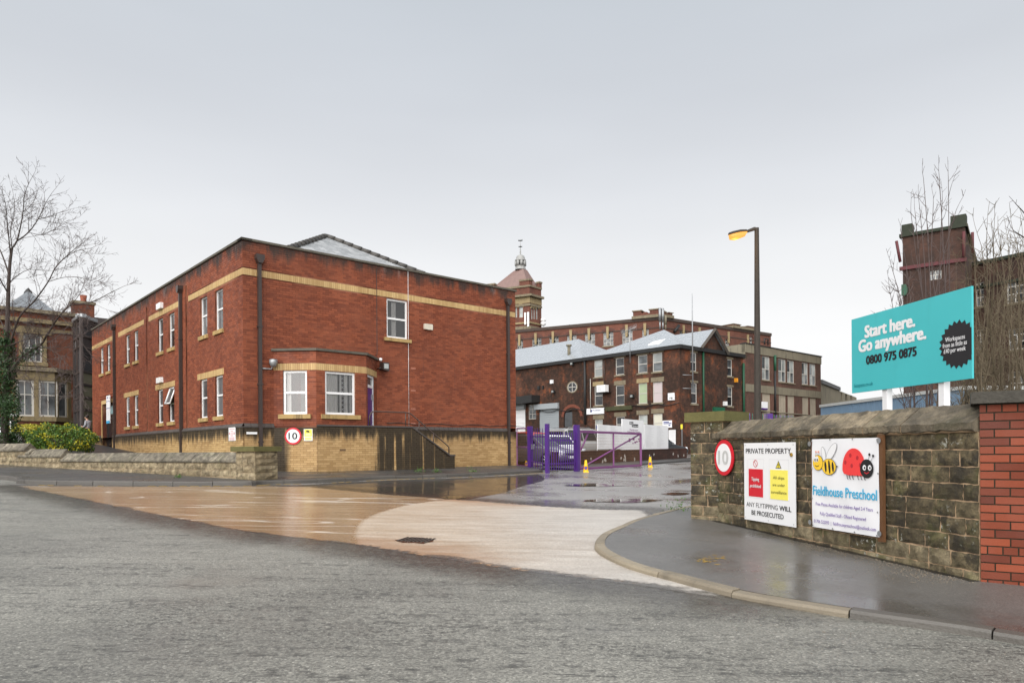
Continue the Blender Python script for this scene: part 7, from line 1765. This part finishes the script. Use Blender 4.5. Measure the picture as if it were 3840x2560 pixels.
# green and purple palisade fence beyond the wall
pf = thing('palisade_fence', 'row of green and purple pointed fence pales showing above the stone wall', 'fence', on_g(8.5, 24))
m_gp = M('dark_green_paint', (.012, .07, .045), .4)
f0, f1 = at(2772, 1560, 23.5), at(2975, 1566, 46)
FPf = Face(f0, f1 - f0); LPf = V((f1.x - f0.x, f1.y - f0.y, 0)).length; n_ = 30; zt = (f0.z)
for k in range(n_):
    u = k / (n_ - 1); s_ = LPf * u; q = MB(); w_ = .07; zt_ = at(2772 + 200 * u, 1551 + 12 * u, 1).z
    zt_ = f0.z + (f1.z - f0.z) * u + .12; q.fprism(FPf, [(s_ - w_ / 2, zt_ - 1.6), (s_ + w_ / 2, zt_ - 1.6), (s_ + w_ / 2, zt_ - .08), (s_, zt_), (s_ - w_ / 2, zt_ - .08)], 0, .03); obj('pale', q, m_gp if k % 3 else m_purple, pf)
q = MB(); q.fprism(FPf, [(0, f0.z - 1), (LPf, f1.z - 1), (LPf, f1.z - .95), (0, f0.z - .95)], -.04, -.001); obj('rail', q, m_gp, pf)
p_ = at(2885, 1560, 27); q = MB(); q.box(p_.x - .1, p_.x + .1, p_.y - .1, p_.y + .1, 0, p_.z + .1); obj('gate_post', q, m_purple, pf)

# ------------------------------------------------------------------ garden behind the low wall, path, hedge
m_path = M('dark_path_asphalt', (.04, .038, .037), .45, .25, 3, .2, bump=.004)
gi = [FG.w(s_end - k, 0, -TG) for k in (0, 6, 12, 18, 24)]
def garden_z(x, y):
    p_ = V((x, y, 0)) - C0; s_ = p_.dot(-N); o_ = p_.dot(-D)
    zl_ = .66 + .0565 * max(-2, min(40, s_))
    zw = gz(x, y) + .3
    f_ = max(0., min(1., (o_ - .5) / 7.))
    return zl_ * (1 - f_) + zw * f_
def garden_sheet(cells, dz, mat, name):
    q = MB()
    for s0_, s1_, o0_, o1_ in cells:
        n1, n2 = max(1, int((s1_ - s0_) / 1.)), max(1, int((o1_ - o0_) / 1.))
        for i in range(n1):
            for j in range(n2):
                cs_ = [(s0_ + (s1_ - s0_) * (i + a) / n1, o0_ + (o1_ - o0_) * (j + b) / n2) for a, b in ((0, 0), (1, 0), (1, 1), (0, 1))]
                ps = [C0 - N * a - D * b for a, b in cs_]
                if any((p_ - FG.o).dot(FG.n) > -.25 for p_ in ps): continue
                q.poly([V((p_.x, p_.y, garden_z(p_.x, p_.y) + dz)) for p_ in ps][::-1])
    return struct(name, q, mat)
garden_sheet([(.3, 40, .0, 18), (22.5, 40, -12, 0)], 0, m_grass, 'garden_ground'); garden_sheet([(10, 40, .02, 4.02), (22.52, 27, -8, 0)], .012, m_path, 'garden_path')
def leaf_cloud(n, sampler, size, rnd=random):
    m = MB(); vs_, fs_ = [], []
    for k in range(n):
        c = sampler(); s_ = size * rnd.uniform(.6, 1.3); a = V((rnd.gauss(0, 1), rnd.gauss(0, 1), rnd.gauss(0, 1))).normalized(); b = a.orthogonal().normalized(); b = (b + a.cross(b) * rnd.uniform(-2, 2)).normalized()
        i = len(m.v); m.v += [tuple(c - a * s_), tuple(c + b * s_ * .45), tuple(c + a * s_), tuple(c - b * s_ * .45)]; m.f.append((i, i + 1, i + 2, i + 3)); m.sm.append(False)
    return m
def blob(c, rx, ry, rz, bumps):
    c = V(c)
    def f():
        while True:
            d_ = V((random.gauss(0, 1), random.gauss(0, 1), random.gauss(0, 1))).normalized()
            k = 1 + sum(a * math.sin(d_.x * u + d_.y * v + d_.z * w + ph) for a, u, v, w, ph in bumps); r = k * random.uniform(.55, 1.0) ** .45
            p_ = c + V((d_.x * rx, d_.y * ry, d_.z * rz)) * r
            if d_.z > -.75: return p_
    return f
def rb(): return [(random.uniform(.03, .09), random.uniform(3, 9), random.uniform(3, 9), random.uniform(3, 9), random.uniform(0, 6)) for _ in range(6)]
def leafm(name, c0, c1, spots=None, sc=1.5):
    t = NT(name); p = t.pos(); col = t.mix(t.isl(), c0, c1)
    if spots: col = t.mix(t.math('MULTIPLY', t.rng(t.noise(p, sc, 4, .7), .5, .6), t.rng(t.isl(), .2, .5)), col, spots)
    t.set(color=col, rough=.5, spec=.4); return t.m
m_hy = leafm('variegated_leaf', (.035, .085, .012), (.11, .20, .03), (.60, .52, .03), 2.2); m_hy2 = leafm('golden_leaf', (.20, .24, .03), (.55, .48, .05), (.70, .60, .06)); m_hd = leafm('bare_dark_hedge_twig', (.03, .025, .014), (.07, .06, .025)); m_twigc = M('shrub_wood', (.04, .03, .02), .9)
def shrub(label, c, rx, ry, rz, n, size, mat, name='shrub'):
    t_ = thing(name, label, 'shrub', V((c.x, c.y, garden_z(c.x, c.y)))); m = leaf_cloud(n, blob(c, rx, ry, rz, rb()), size); obj('foliage', m, mat, t_)
    q = MB(); b = V((c.x, c.y, garden_z(c.x, c.y) - .1))
    for k in range(9):
        e = c + V((random.uniform(-.6, .6) * rx, random.uniform(-.6, .6) * ry, random.uniform(-.1, .6) * rz)); q.tube([b + (e - b).cross(V((0, 0, 1))) * 0, b.lerp(e, .5) + V((random.uniform(-.1, .1), random.uniform(-.1, .1), 0)), e], [.035, .022, .008], 5)
    obj('stem', q, m_twigc, t_)
hc = at(228, 1650, 30.5)
shrub('rounded yellow-green variegated shrub behind the low stone wall', hc, 1.5, 1.1, .68, 9000, .05, m_hy)
shrub('bright golden shrub strip behind the variegated shrub', at(105, 1612, 34), 1.0, .7, .3, 2500, .045, m_hy2)
shrub('dark leafless hedge left of the variegated shrub', at(95, 1652, 31.5), 1.1, .7, .42, 3500, .04, m_hd)
shrub('low dark green shrub at the foot of the ivy-clad tree', at(8, 1670, 30.5), .7, .6, .5, 2500, .045, leafm('dark_green_leaf', (.012, .03, .008), (.03, .07, .02)))
# silver car glimpsed behind the hedge
vc = at(-10, 1640, 36); car('silver car half hidden behind the shrubs by the villa', V((vc.x, vc.y, garden_z(vc.x, vc.y))), math.radians(95), carpaint('pale_silver_paint', (.55, .56, .58), .4), H=1.5)
# wall-mounted camera on the villa bay
cp = at(48, 1556, 33.5); q = MB(); q.tube([cp - V((.25, 0, 0)), cp + V((.12, 0, -.02))], .07, 8); q.tube([cp + V((.12, 0, -.02)), cp + V((.2, 0, -.03))], [.075, .06], 8); q.tube([cp - V((.1, 0, .0)), cp - V((.1, 0, 2.2))], .03, 6)
tag(obj('security_camera', q, m_pvc, base=cp - V((.1, 0, 2.2))), 'white tubular security camera on a pole in front of the villa bay', 'camera')
# ------------------------------------------------------------------ bare trees
m_bark = M('damp_bark', (.055, .042, .036), .85, .3, 6, .3, bump=.01, bscale=40); m_twig = M('winter_twig', (.10, .075, .07), .8, .25, 4)
m_olive = M('olive_stem_bark', (.11, .085, .052), .8, .3, 5)
rt_ = random.Random(11)
def rdir(d, ang):
    u = d.orthogonal().normalized(); w = d.cross(u); a = rt_.uniform(0, 2 * math.pi); return (d * math.cos(ang) + (u * math.cos(a) + w * math.sin(a)) * math.sin(ang)).normalized()
def grow(m, p, d, L, r, lev, up=.05, minr=.004, dens=6, wig=.16):
    n = max(3, int(L / .22)) if lev < 3 else 3
    pts = [p]; dd = d.copy()
    for k in range(n):
        dd = (dd + V((rt_.uniform(-1, 1), rt_.uniform(-1, 1), rt_.uniform(-1, 1))) * wig + V((0, 0, up))).normalized(); pts.append(pts[-1] + dd * (L / n))
    m.tube(pts, [max(minr * .6, r * (1 - .75 * k / n)) for k in range(n + 1)], 4 if lev < 3 else 3, caps=False)
    if lev >= 4 or L < .25: return
    nc = max(2, int(L * dens))
    for k in range(nc):
        u = rt_.uniform(.2, 1.0); i = min(n - 1, int(u * n)); q0 = pts[i].lerp(pts[i + 1], u * n - i); t_ = (pts[i + 1] - pts[i]).normalized()
        grow(m, q0, rdir(t_, rt_.uniform(.5, 1.0)), L * rt_.uniform(.28, .55) * (1.1 - .45 * u), max(minr, r * .5), lev + 1, up, minr, dens, wig)
def limb(mt, mw, pts, r0, r1, dens=2.2, tw=(.7, 1.7), up=.06, skip=0., lev=2, minr=.0065):
    ps = smooth_line(pts, .18); n = len(ps)
    mt.tube(ps, [r0 + (r1 - r0) * k / (n - 1) for k in range(n)], 7 if r0 > .03 else 5, caps=False)
    L = sum((ps[k + 1] - ps[k]).length for k in range(n - 1))
    for k in range(int(L * dens)):
        u = skip + (1 - skip) * rt_.random(); i = min(n - 2, int(u * (n - 1))); t_ = (ps[i + 1] - ps[i]).normalized()
        grow(mw, ps[i], rdir(t_, rt_.uniform(.45, 1.1)), rt_.uniform(*tw) * (1.15 - .5 * u), max(minr * 1.3, (r0 + (r1 - r0) * u) * .38), lev, up, minr)
    grow(mw, ps[-1], (ps[-1] - ps[-3]).normalized(), tw[1] * .6, r1, lev, up, minr)
def dl_(pts, d0, d1): return [at(x, y, d0 + (d1 - d0) * k / (len(pts) - 1)) for k, (x, y) in enumerate(pts)]
tb_ = at(16, 1770, 30.); tree = thing('bare_tree', 'leafless tree with ivy-clad trunk spreading over the left picture edge', 'tree', V((tb_.x, tb_.y, garden_z(tb_.x, tb_.y))))
mt, mw = MB(), MB()
tr_ = smooth_line(dl_([(14, 1790), (18, 1600), (24, 1400), (28, 1200), (33, 1050), (38, 981), (45, 930)], 30, 30), .3)
mt.tube(tr_, [.17 - .12 * k / (len(tr_) - 1) for k in range(len(tr_))], 9, caps=False)
LIMBS = [([(45, 930), (64, 902), (84, 812), (93, 728), (112, 680)], .034, .008, 30, 29.6), ([(62, 905), (107, 871), (143, 821), (174, 756), (196, 722)], .03, .007, 30, 30.8),
         ([(40, 965), (28, 840), (20, 760), (8, 720)], .03, .007, 30, 29), ([(34, 1030), (10, 960), (-25, 880), (-60, 780)], .035, .009, 30, 31), ([(30, 1100), (-20, 1010), (-80, 900)], .03, .01, 30, 28.5),
         ([(26, 1330), (70, 1195), (130, 1127), (180, 1057), (210, 1000), (252, 958), (300, 918)], .05, .008, 30, 28.6), ([(238, 970), (290, 940), (345, 930)], .014, .006, 28.9, 28.2),
         ([(22, 1420), (75, 1345), (150, 1295), (172, 1262), (200, 1217), (225, 1182), (262, 1147), (345, 1132), (400, 1105), (450, 1080)], .06, .008, 30, 27.6), ([(232, 1176), (290, 1115), (312, 1070)], .02, .007, 28.4, 27.8),
         ([(24, 1300), (90, 1275), (165, 1255), (235, 1250), (330, 1262)], .028, .007, 30, 28), ([(24, 1330), (60, 1230), (120, 1205), (200, 1200)], .024, .007, 30, 29.5),
         ([(24, 1390), (80, 1330), (150, 1330), (210, 1385), (250, 1450)], .026, .006, 30, 29), ([(26, 1250), (-10, 1180), (-60, 1100)], .03, .01, 30, 30.5), ([(33, 1060), (70, 1030), (110, 1010), (160, 1015)], .02, .006, 30, 30.4), ([(20, 1450), (70, 1400), (110, 1420), (130, 1490)], .018, .005, 30, 29.4),
         ([(150, 1295), (220, 1330), (290, 1420), (300, 1500)], .016, .005, 29, 28), ([(100, 1320), (150, 1400), (170, 1480)], .014, .005, 29.4, 28.8), ([(225, 1182), (270, 1230), (330, 1320)], .014, .005, 28.4, 27.6), ([(262, 1147), (300, 1190), (370, 1210)], .014, .005, 28, 27.2), ([(180, 1057), (240, 1040), (300, 1040), (360, 1060)], .015, .005, 29, 28), ([(143, 821), (190, 810), (240, 790)], .012, .005, 30.4, 30), ([(107, 871), (160, 880), (220, 850), (260, 830)], .014, .005, 30.4, 29.8),
         ([(30, 1180), (80, 1150), (140, 1165), (190, 1190)], .018, .005, 30, 30.6), ([(45, 935), (40, 860), (55, 780), (50, 730)], .022, .006, 30, 30.3)]
for pts, r0, r1, d0, d1 in LIMBS: limb(mt, mw, dl_(pts, d0, d1), r0, r1, dens=5.0 if r0 < .04 else 4.2, tw=(.6, 1.6), skip=.1)
obj('trunk', mt, m_bark, tree); obj('crown', mw, m_twig, tree)
m_ivy = leafm('dark_ivy_leaf', (.010, .028, .008), (.035, .085, .02))
def ivy_s():
    u = rt_.random() ** .8; k = min(len(tr_) - 1, int(u * len(tr_) * .62)); c = tr_[k]; w = .28 + .6 * (1 - u) ** 1.2
    a = rt_.uniform(0, 6.28); r = w * rt_.random() ** .45; return c + V((r * math.cos(a), r * math.sin(a), rt_.uniform(-.15, .15)))
def ivy_b():
    pts = dl_([(22, 1420), (75, 1345), (110, 1320), (150, 1295)], 30, 29.4); u = rt_.random() ** 1.5 * 2.99; i = int(u); c = pts[i].lerp(pts[i + 1], u - i)
    return c + V((rt_.gauss(0, .1), rt_.gauss(0, .1), rt_.gauss(-.05, .13)))
def ivy_c():
    c = at(38 + rt_.uniform(-38, 30), 1520 + rt_.gauss(0, 22), 29.4); return c + V((rt_.gauss(0, .12), rt_.gauss(0, .2), 0))
mi = leaf_cloud(7000, ivy_s, .055, rt_)
for fn, n in ((ivy_b, 700), (ivy_c, 900)):
    o_ = leaf_cloud(n, fn, .05, rt_); b = len(mi.v); mi.v += o_.v; mi.f += [tuple(k + b for k in f) for f in o_.f]; mi.sm += o_.sm
obj('ivy', mi, m_ivy, tree)

# ---- saplings and thicket behind the turquoise board
def thicket(label, px, d, stems, mat=m_olive, name='bare_shrub', r=.021, dens=6.5, tw=(.35, 1.0), minr=.005):
    b0 = at(px, 1560, d); z_ = gz(b0.x, b0.y); t_ = thing(name, label, 'shrub', V((b0.x, b0.y, z_)), 'leafless thicket behind the turquoise board'); mt_, mw_ = MB(), MB()
    for tx_, ty_ in stems:
        e = at(tx_, ty_, d + rt_.uniform(-1.2, 1.2)); b = V((b0.x + rt_.uniform(-.25, .25), b0.y + rt_.uniform(-.3, .3), z_)); md = b.lerp(e, .5) + V(((e.x - b.x) * -.18 + rt_.uniform(-.15, .15), rt_.uniform(-.2, .2), .25))
        limb(mt_, mw_, [b, b.lerp(md, .5), md, md.lerp(e, .55) + V((rt_.uniform(-.1, .1), 0, 0)), e], r * rt_.uniform(.8, 1.3), .005, dens=dens, tw=tw, up=.12, skip=.18, lev=3, minr=minr)
    obj('stems', mt_, mat, t_); obj('crown', mw_, mat, t_)
thicket('tall bare sapling rising above the middle of the turquoise board', 3490, 15.5, [(3463, 668), (3522, 660), (3556, 662), (3432, 800), (3448, 770), (3534, 745), (3585, 790), (3416, 800), (3500, 760), (3560, 880)], m_twig, r=.024, dens=2.4, tw=(.2, .7))
thicket('spreading bare shrub left of the dark tower', 3430, 15., [(3342, 995), (3335, 1080), (3375, 1120), (3380, 880), (3400, 1010), (3300, 1230)], m_twig, r=.014, tw=(.2, .6))
thicket('dense olive-stemmed shrub right beside the turquoise board', 3690, 13.5, [(3655, 950), (3680, 920), (3700, 890), (3725, 900), (3660, 1050), (3740, 1000), (3700, 1120), (3650, 1180), (3720, 1200), (3670, 1260)], dens=3.4)
thicket('thick bare shrub between the board and the right edge', 3770, 14.5, [(3725, 960), (3750, 920), (3780, 905), (3800, 940), (3760, 1080), (3820, 1030), (3740, 1150), (3790, 1200), (3830, 1150), (3770, 1300)], dens=3.4)
thicket('bare shrub cut by the right picture edge above the brick pier', 3860, 12.5, [(3810, 900), (3835, 960), (3870, 900), (3820, 1100), (3840, 1200), (3800, 1260), (3890, 1080), (3770, 1180)], dens=3.4)
for px_, d_, lab_ in ((3650, 16.5, 'bare shrub standing furthest back beside the board edge'), (3735, 17.5, 'bare shrub standing back against the dark mill'), (3820, 16, 'bare shrub at the back near the right edge'), (3700, 12.2, 'bare shrub nearest the wall right of the board')):
    thicket(lab_, px_, d_, [(px_ + rt_.uniform(-75, 75), rt_.uniform(980, 1330)) for _ in range(6)], dens=3.)
thicket('low tangle of bare stems under the turquoise board', 3600, 13.5, [(3520, 1420), (3570, 1380), (3620, 1330), (3650, 1370), (3540, 1480), (3600, 1440), (3440, 1460), (3480, 1440)], dens=3.4, tw=(.25, .7))
b0 = at(4010, 1560, 15); ct = thing('bare_tree', 'bare branches of a tree beyond the right picture edge', 'tree', V((b0.x, b0.y, gz(b0.x, b0.y)))); mt, mw = MB(), MB()
tk = [V((b0.x, b0.y, gz(b0.x, b0.y))), at(4005, 1200, 15), at(3990, 1000, 15)]; mt.tube(smooth_line(tk, .3), .07, 7, caps=False)
for pts in ([(3995, 1050), (3920, 900), (3850, 810), (3816, 772)], [(3990, 1020), (3900, 930), (3840, 890), (3802, 866)], [(3995, 1000), (3980, 850), (3960, 700)]): limb(mt, mw, dl_(pts, 15, 14.4), .03, .008, 3, (.25, .6), .05, .3, 3)
obj('trunk', mt, m_bark, ct); obj('crown', mw, m_twig, ct)
# a little ivy on top of the pier end
def pleaf(label, p, n, sp, size, mat, name='weed', cat='weed', grp='weeds at the foot of the walls'):
    m = leaf_cloud(n, lambda: V(p) + V((rt_.gauss(0, sp), rt_.gauss(0, sp), abs(rt_.gauss(0, sp * .8)))), size, rt_); return tag(obj(name, m, mat, base=p), label, cat, grp)
for px, py, n, sp, lab in ((2985, 2014, 46, .05, 'small green weed at the foot of the private property board'), (1571, 1766, 60, .08, 'green weed on the pavement below the stair block'), (1640, 1769, 50, .08, 'flat green weed at the corner of the stair block'), (1772, 1767, 60, .09, 'green weed under the yellow plinth near the gate'), (985, 1794, 90, .09, 'grassy tuft beside the short stone gate pier'), (2545, 1912, 120, .12, 'mossy grass tuft between kerb and stone gate pier'), (668, 1790, 40, .05, 'tiny green weed at the foot of the low stone wall')):
    pleaf(lab, gnd(px, py, PVR if px > 2000 else .115), n, sp, .03 if px < 2000 else .022, m_leaf)
# tar strip along the foot of the wall, worn yellow paint on the pavement
q = MB(); n = 24; rows = []
for k in range(n + 1):
    s_ = LRW * k / n; w_ = .07 + .05 * rt_.random(); a, b = FR.w(s_, 0, -.01), FR.w(s_, 0, w_); rows.append(q.pts([on_g(a.x, a.y, PVR + .006), on_g(b.x, b.y, PVR + .004)]))
for a, b in zip(rows, rows[1:]): q.f.append((a, a + 1, b + 1, b)); q.sm.append(False)
struct('tar_strip', q, M('black_tar', (.018, .017, .016), .35, .3, 9, bump=.006, bscale=30))
q = MB()
for k in range(26):
    px, py = 2655 + rt_.gauss(0, 32), 2093 + rt_.gauss(0, 9); a = gnd(px, py, PVR + .004); b = gnd(px + rt_.uniform(8, 30), py + rt_.uniform(-1, 2), PVR + .004); c = gnd(px + 10, py + rt_.uniform(1.2, 2.6), PVR + .004); q.poly([a, b, c])
struct('worn_yellow_mark', q, m_line)
# grit and leaf litter washed against the wall
q = MB()
for k in range(1100):
    u = rt_.random() ** .6; s_ = LRW * (.45 + .55 * u) + rt_.gauss(0, .1); o_ = abs(rt_.gauss(0, .16 + .25 * u)) + .03
    if s_ > LRW + .5 or s_ < 0: continue
    p_ = FR.w(s_, 0, o_); p_.z = gz(p_.x, p_.y) + PVR; r = rt_.uniform(.002, .007); a = rt_.uniform(0, 6)
    q.hexa([p_ + V((r * math.cos(a + j * 2.1), r * math.sin(a + j * 2.1), 0)) for j in range(3)], [p_ + V((r * .5 * math.cos(a + j * 2.1), r * .5 * math.sin(a + j * 2.1), r * .8)) for j in range(3)], bottom=False)
for k in range(900):
    p_ = V((rt_.uniform(1.5, 6.5), rt_.uniform(4.4, 10.5), 0)); 
    if (p_ - V((FR.o.x, FR.o.y, 0))).dot(FR.n) < .05: continue
    p_.z = gz(p_.x, p_.y) + PVR; r = rt_.uniform(.002, .005); a = rt_.uniform(0, 6)
    if min((V((k_.x, k_.y, 0)) - V((p_.x, p_.y, 0))).length for k_ in KRs[::12]) < .35: continue
    q.hexa([p_ + V((r * math.cos(a + j * 2.1), r * math.sin(a + j * 2.1), 0)) for j in range(3)], [p_ + V((r * .5 * math.cos(a + j * 2.1), r * .5 * math.sin(a + j * 2.1), r * .8)) for j in range(3)], bottom=False)
gv = obj('grit', q, M('pale_grit', (.15, .12, .085), .8, .4, 30, island=.5), kind='stuff'); gv['label'] = 'pale grit and bits washed over the pavement along the wall foot'

# ------------------------------------------------------------------ person by the link
ps_ = at(329, 1620, 38.2); gz_p = garden_z(ps_.x, ps_.y); H_p = at(322, 1559, 38.2).z - gz_p; sc_ = H_p / 1.68
per = thing('person', 'person in grey hooded top with dark tied hair looking down at a phone', 'person', V((ps_.x, ps_.y, gz_p)))
Q = lambda f_, s_, z_: V((ps_.x - f_ * sc_, ps_.y - s_ * sc_, gz_p + z_ * sc_))        # f_ forward (to the left of the picture), s_ towards the viewer
def skinned(name, verts, edges, mat, root=0, sub=2):
    org = wloc(per); me = bpy.data.meshes.new(name); me.from_pydata([tuple(Q(*v[:3]) - org) for v in verts], edges, []); o = bpy.data.objects.new(name, me); COL.objects.link(o); o.parent = per; me.materials.append(mat)
    md = o.modifiers.new('skin', 'SKIN'); md.use_smooth_shade = True
    sv = me.skin_vertices[0].data
    for k, v in enumerate(verts): rx = v[3] * sc_; ry = (v[4] if len(v) > 4 else v[3]) * sc_; sv[k].radius = (rx, ry); sv[k].use_root = (k == root)
    o.modifiers.new('sub', 'SUBSURF').levels = sub; o.modifiers['sub'].render_levels = sub; return o
m_skin = M('skin', (.52, .30, .21), .55, .06); m_hood = M('grey_marl_fleece', (.30, .30, .33), .9, .1, 20); m_trs = M('dark_trousers', (.02, .02, .025), .85); m_hair = M('dark_hair', (.018, .012, .01), .6)
Bv = [(0, 0, .95, .13), (0, 0, 1.12, .12), (0, 0, 1.32, .135), (.02, 0, 1.43, .06), (.05, 0, 1.5, .055), (.075, 0, 1.565, .085), (.085, 0, 1.62, .088),
      (0, .16, 1.37, .055), (0, .21, 1.12, .045), (.2, .15, 1.03, .036), (.27, .12, 1.05, .03), (0, -.16, 1.37, .055), (0, -.21, 1.12, .045), (.2, -.12, 1.03, .036), (.27, -.08, 1.05, .03),
      (0, .09, .88, .085), (.01, .1, .5, .058), (-.02, .1, .09, .042), (.12, .1, .03, .035), (0, -.09, .88, .085), (.03, -.1, .5, .058), (.02, -.1, .09, .042), (.16, -.1, .03, .035), (.17, 0, 1.57, .02)]
Be = [(0, 1), (1, 2), (2, 3), (3, 4), (4, 5), (5, 6), (2, 7), (7, 8), (8, 9), (9, 10), (2, 11), (11, 12), (12, 13), (13, 14), (0, 15), (15, 16), (16, 17), (17, 18), (0, 19), (19, 20), (20, 21), (21, 22), (5, 23)]
skinned('body', Bv, Be, m_skin)
Hv = [(0, 0, .9, .165), (0, 0, 1.1, .15), (-.01, 0, 1.3, .165), (0, 0, 1.42, .085), (0, .17, 1.36, .075), (0, .225, 1.12, .065), (.16, .17, 1.04, .055), (0, -.17, 1.36, .075), (0, -.225, 1.12, .065), (.16, -.14, 1.04, .055), (-.1, 0, 1.42, .09)]
skinned('hooded_top', Hv, [(0, 1), (1, 2), (2, 3), (2, 4), (4, 5), (5, 6), (2, 7), (7, 8), (8, 9), (2, 10)], m_hood)
Tv = [(0, 0, .93, .15), (0, .09, .86, .105), (.01, .1, .5, .08), (-.01, .1, .1, .062), (0, -.09, .86, .105), (.03, -.1, .5, .08), (.03, -.1, .1, .062)]
skinned('trousers', Tv, [(0, 1), (1, 2), (2, 3), (0, 4), (4, 5), (5, 6)], m_trs)
Sv = [(-.03, .1, .05, .045), (.12, .1, .035, .045), (.01, -.1, .05, .045), (.16, -.1, .035, .045)]
skinned('shoe', Sv[:2], [(0, 1)], m_trs); skinned('shoe', Sv[2:], [(0, 1)], m_trs)
q = MB(); hc_ = Q(.055, 0, 1.605)
q.lathe(hc_, [(0, .115 * sc_), (.07 * sc_, .1 * sc_), (.1 * sc_, .05 * sc_), (.1 * sc_, -.01 * sc_), (.075 * sc_, -.05 * sc_), (0, -.07 * sc_)], 14); bn_ = Q(-.03, 0, 1.71); q.lathe(bn_, [(0, .05 * sc_), (.045 * sc_, .02 * sc_), (.045 * sc_, -.02 * sc_), (0, -.05 * sc_)], 10)
for k in range(len(q.v)):
    v_ = V(q.v[k]); f_ = (ps_.x - v_.x) / sc_
    if f_ > .085 and v_.z < Q(0, 0, 1.66).z: q.v[k] = (ps_.x - .085 * sc_, v_.y, v_.z)
obj('hair', q, m_hair, per)
# hands with fingers closed on the phone
for sy, px_ in ((.1, 1), (-.06, -1)):
    w0 = (.27, sy, 1.05, .022); pm = (.31, sy * .7, 1.065, .026); vv = [w0, pm]; ee = [(0, 1)]
    for j in range(4): a = len(vv); vv += [(.335 + .004 * j, sy * .5 - .012 * px_ + .012 * (j - 1.5), 1.07 + .01 * j, .0085), (.36 - .004 * j, sy * .25, 1.085 + .01 * j, .0075), (.352, sy * .05, 1.1 + .01 * j, .0065)]; ee += [(1, a), (a, a + 1), (a + 1, a + 2)]
    a = len(vv); vv += [(.315, sy * .45, 1.1, .009), (.335, sy * .15, 1.118, .0075)]; ee += [(1, a), (a, a + 1)]
    skinned('hand', vv, ee, m_skin, 0, 1)
q = MB(); a = [Q(.33 + u, v, 1.085 + w) for u, v, w in ((0, -.035, 0), (0, .035, 0), (.045, .035, .13), (.045, -.035, .13))]; nv = (a[1] - a[0]).cross(a[3] - a[0]).normalized() * .005; q.hexa([p - nv for p in a], [p + nv for p in a])
tag(obj('phone', q, m_black, base=a[0]), 'dark phone held by the person in the grey top', 'phone')
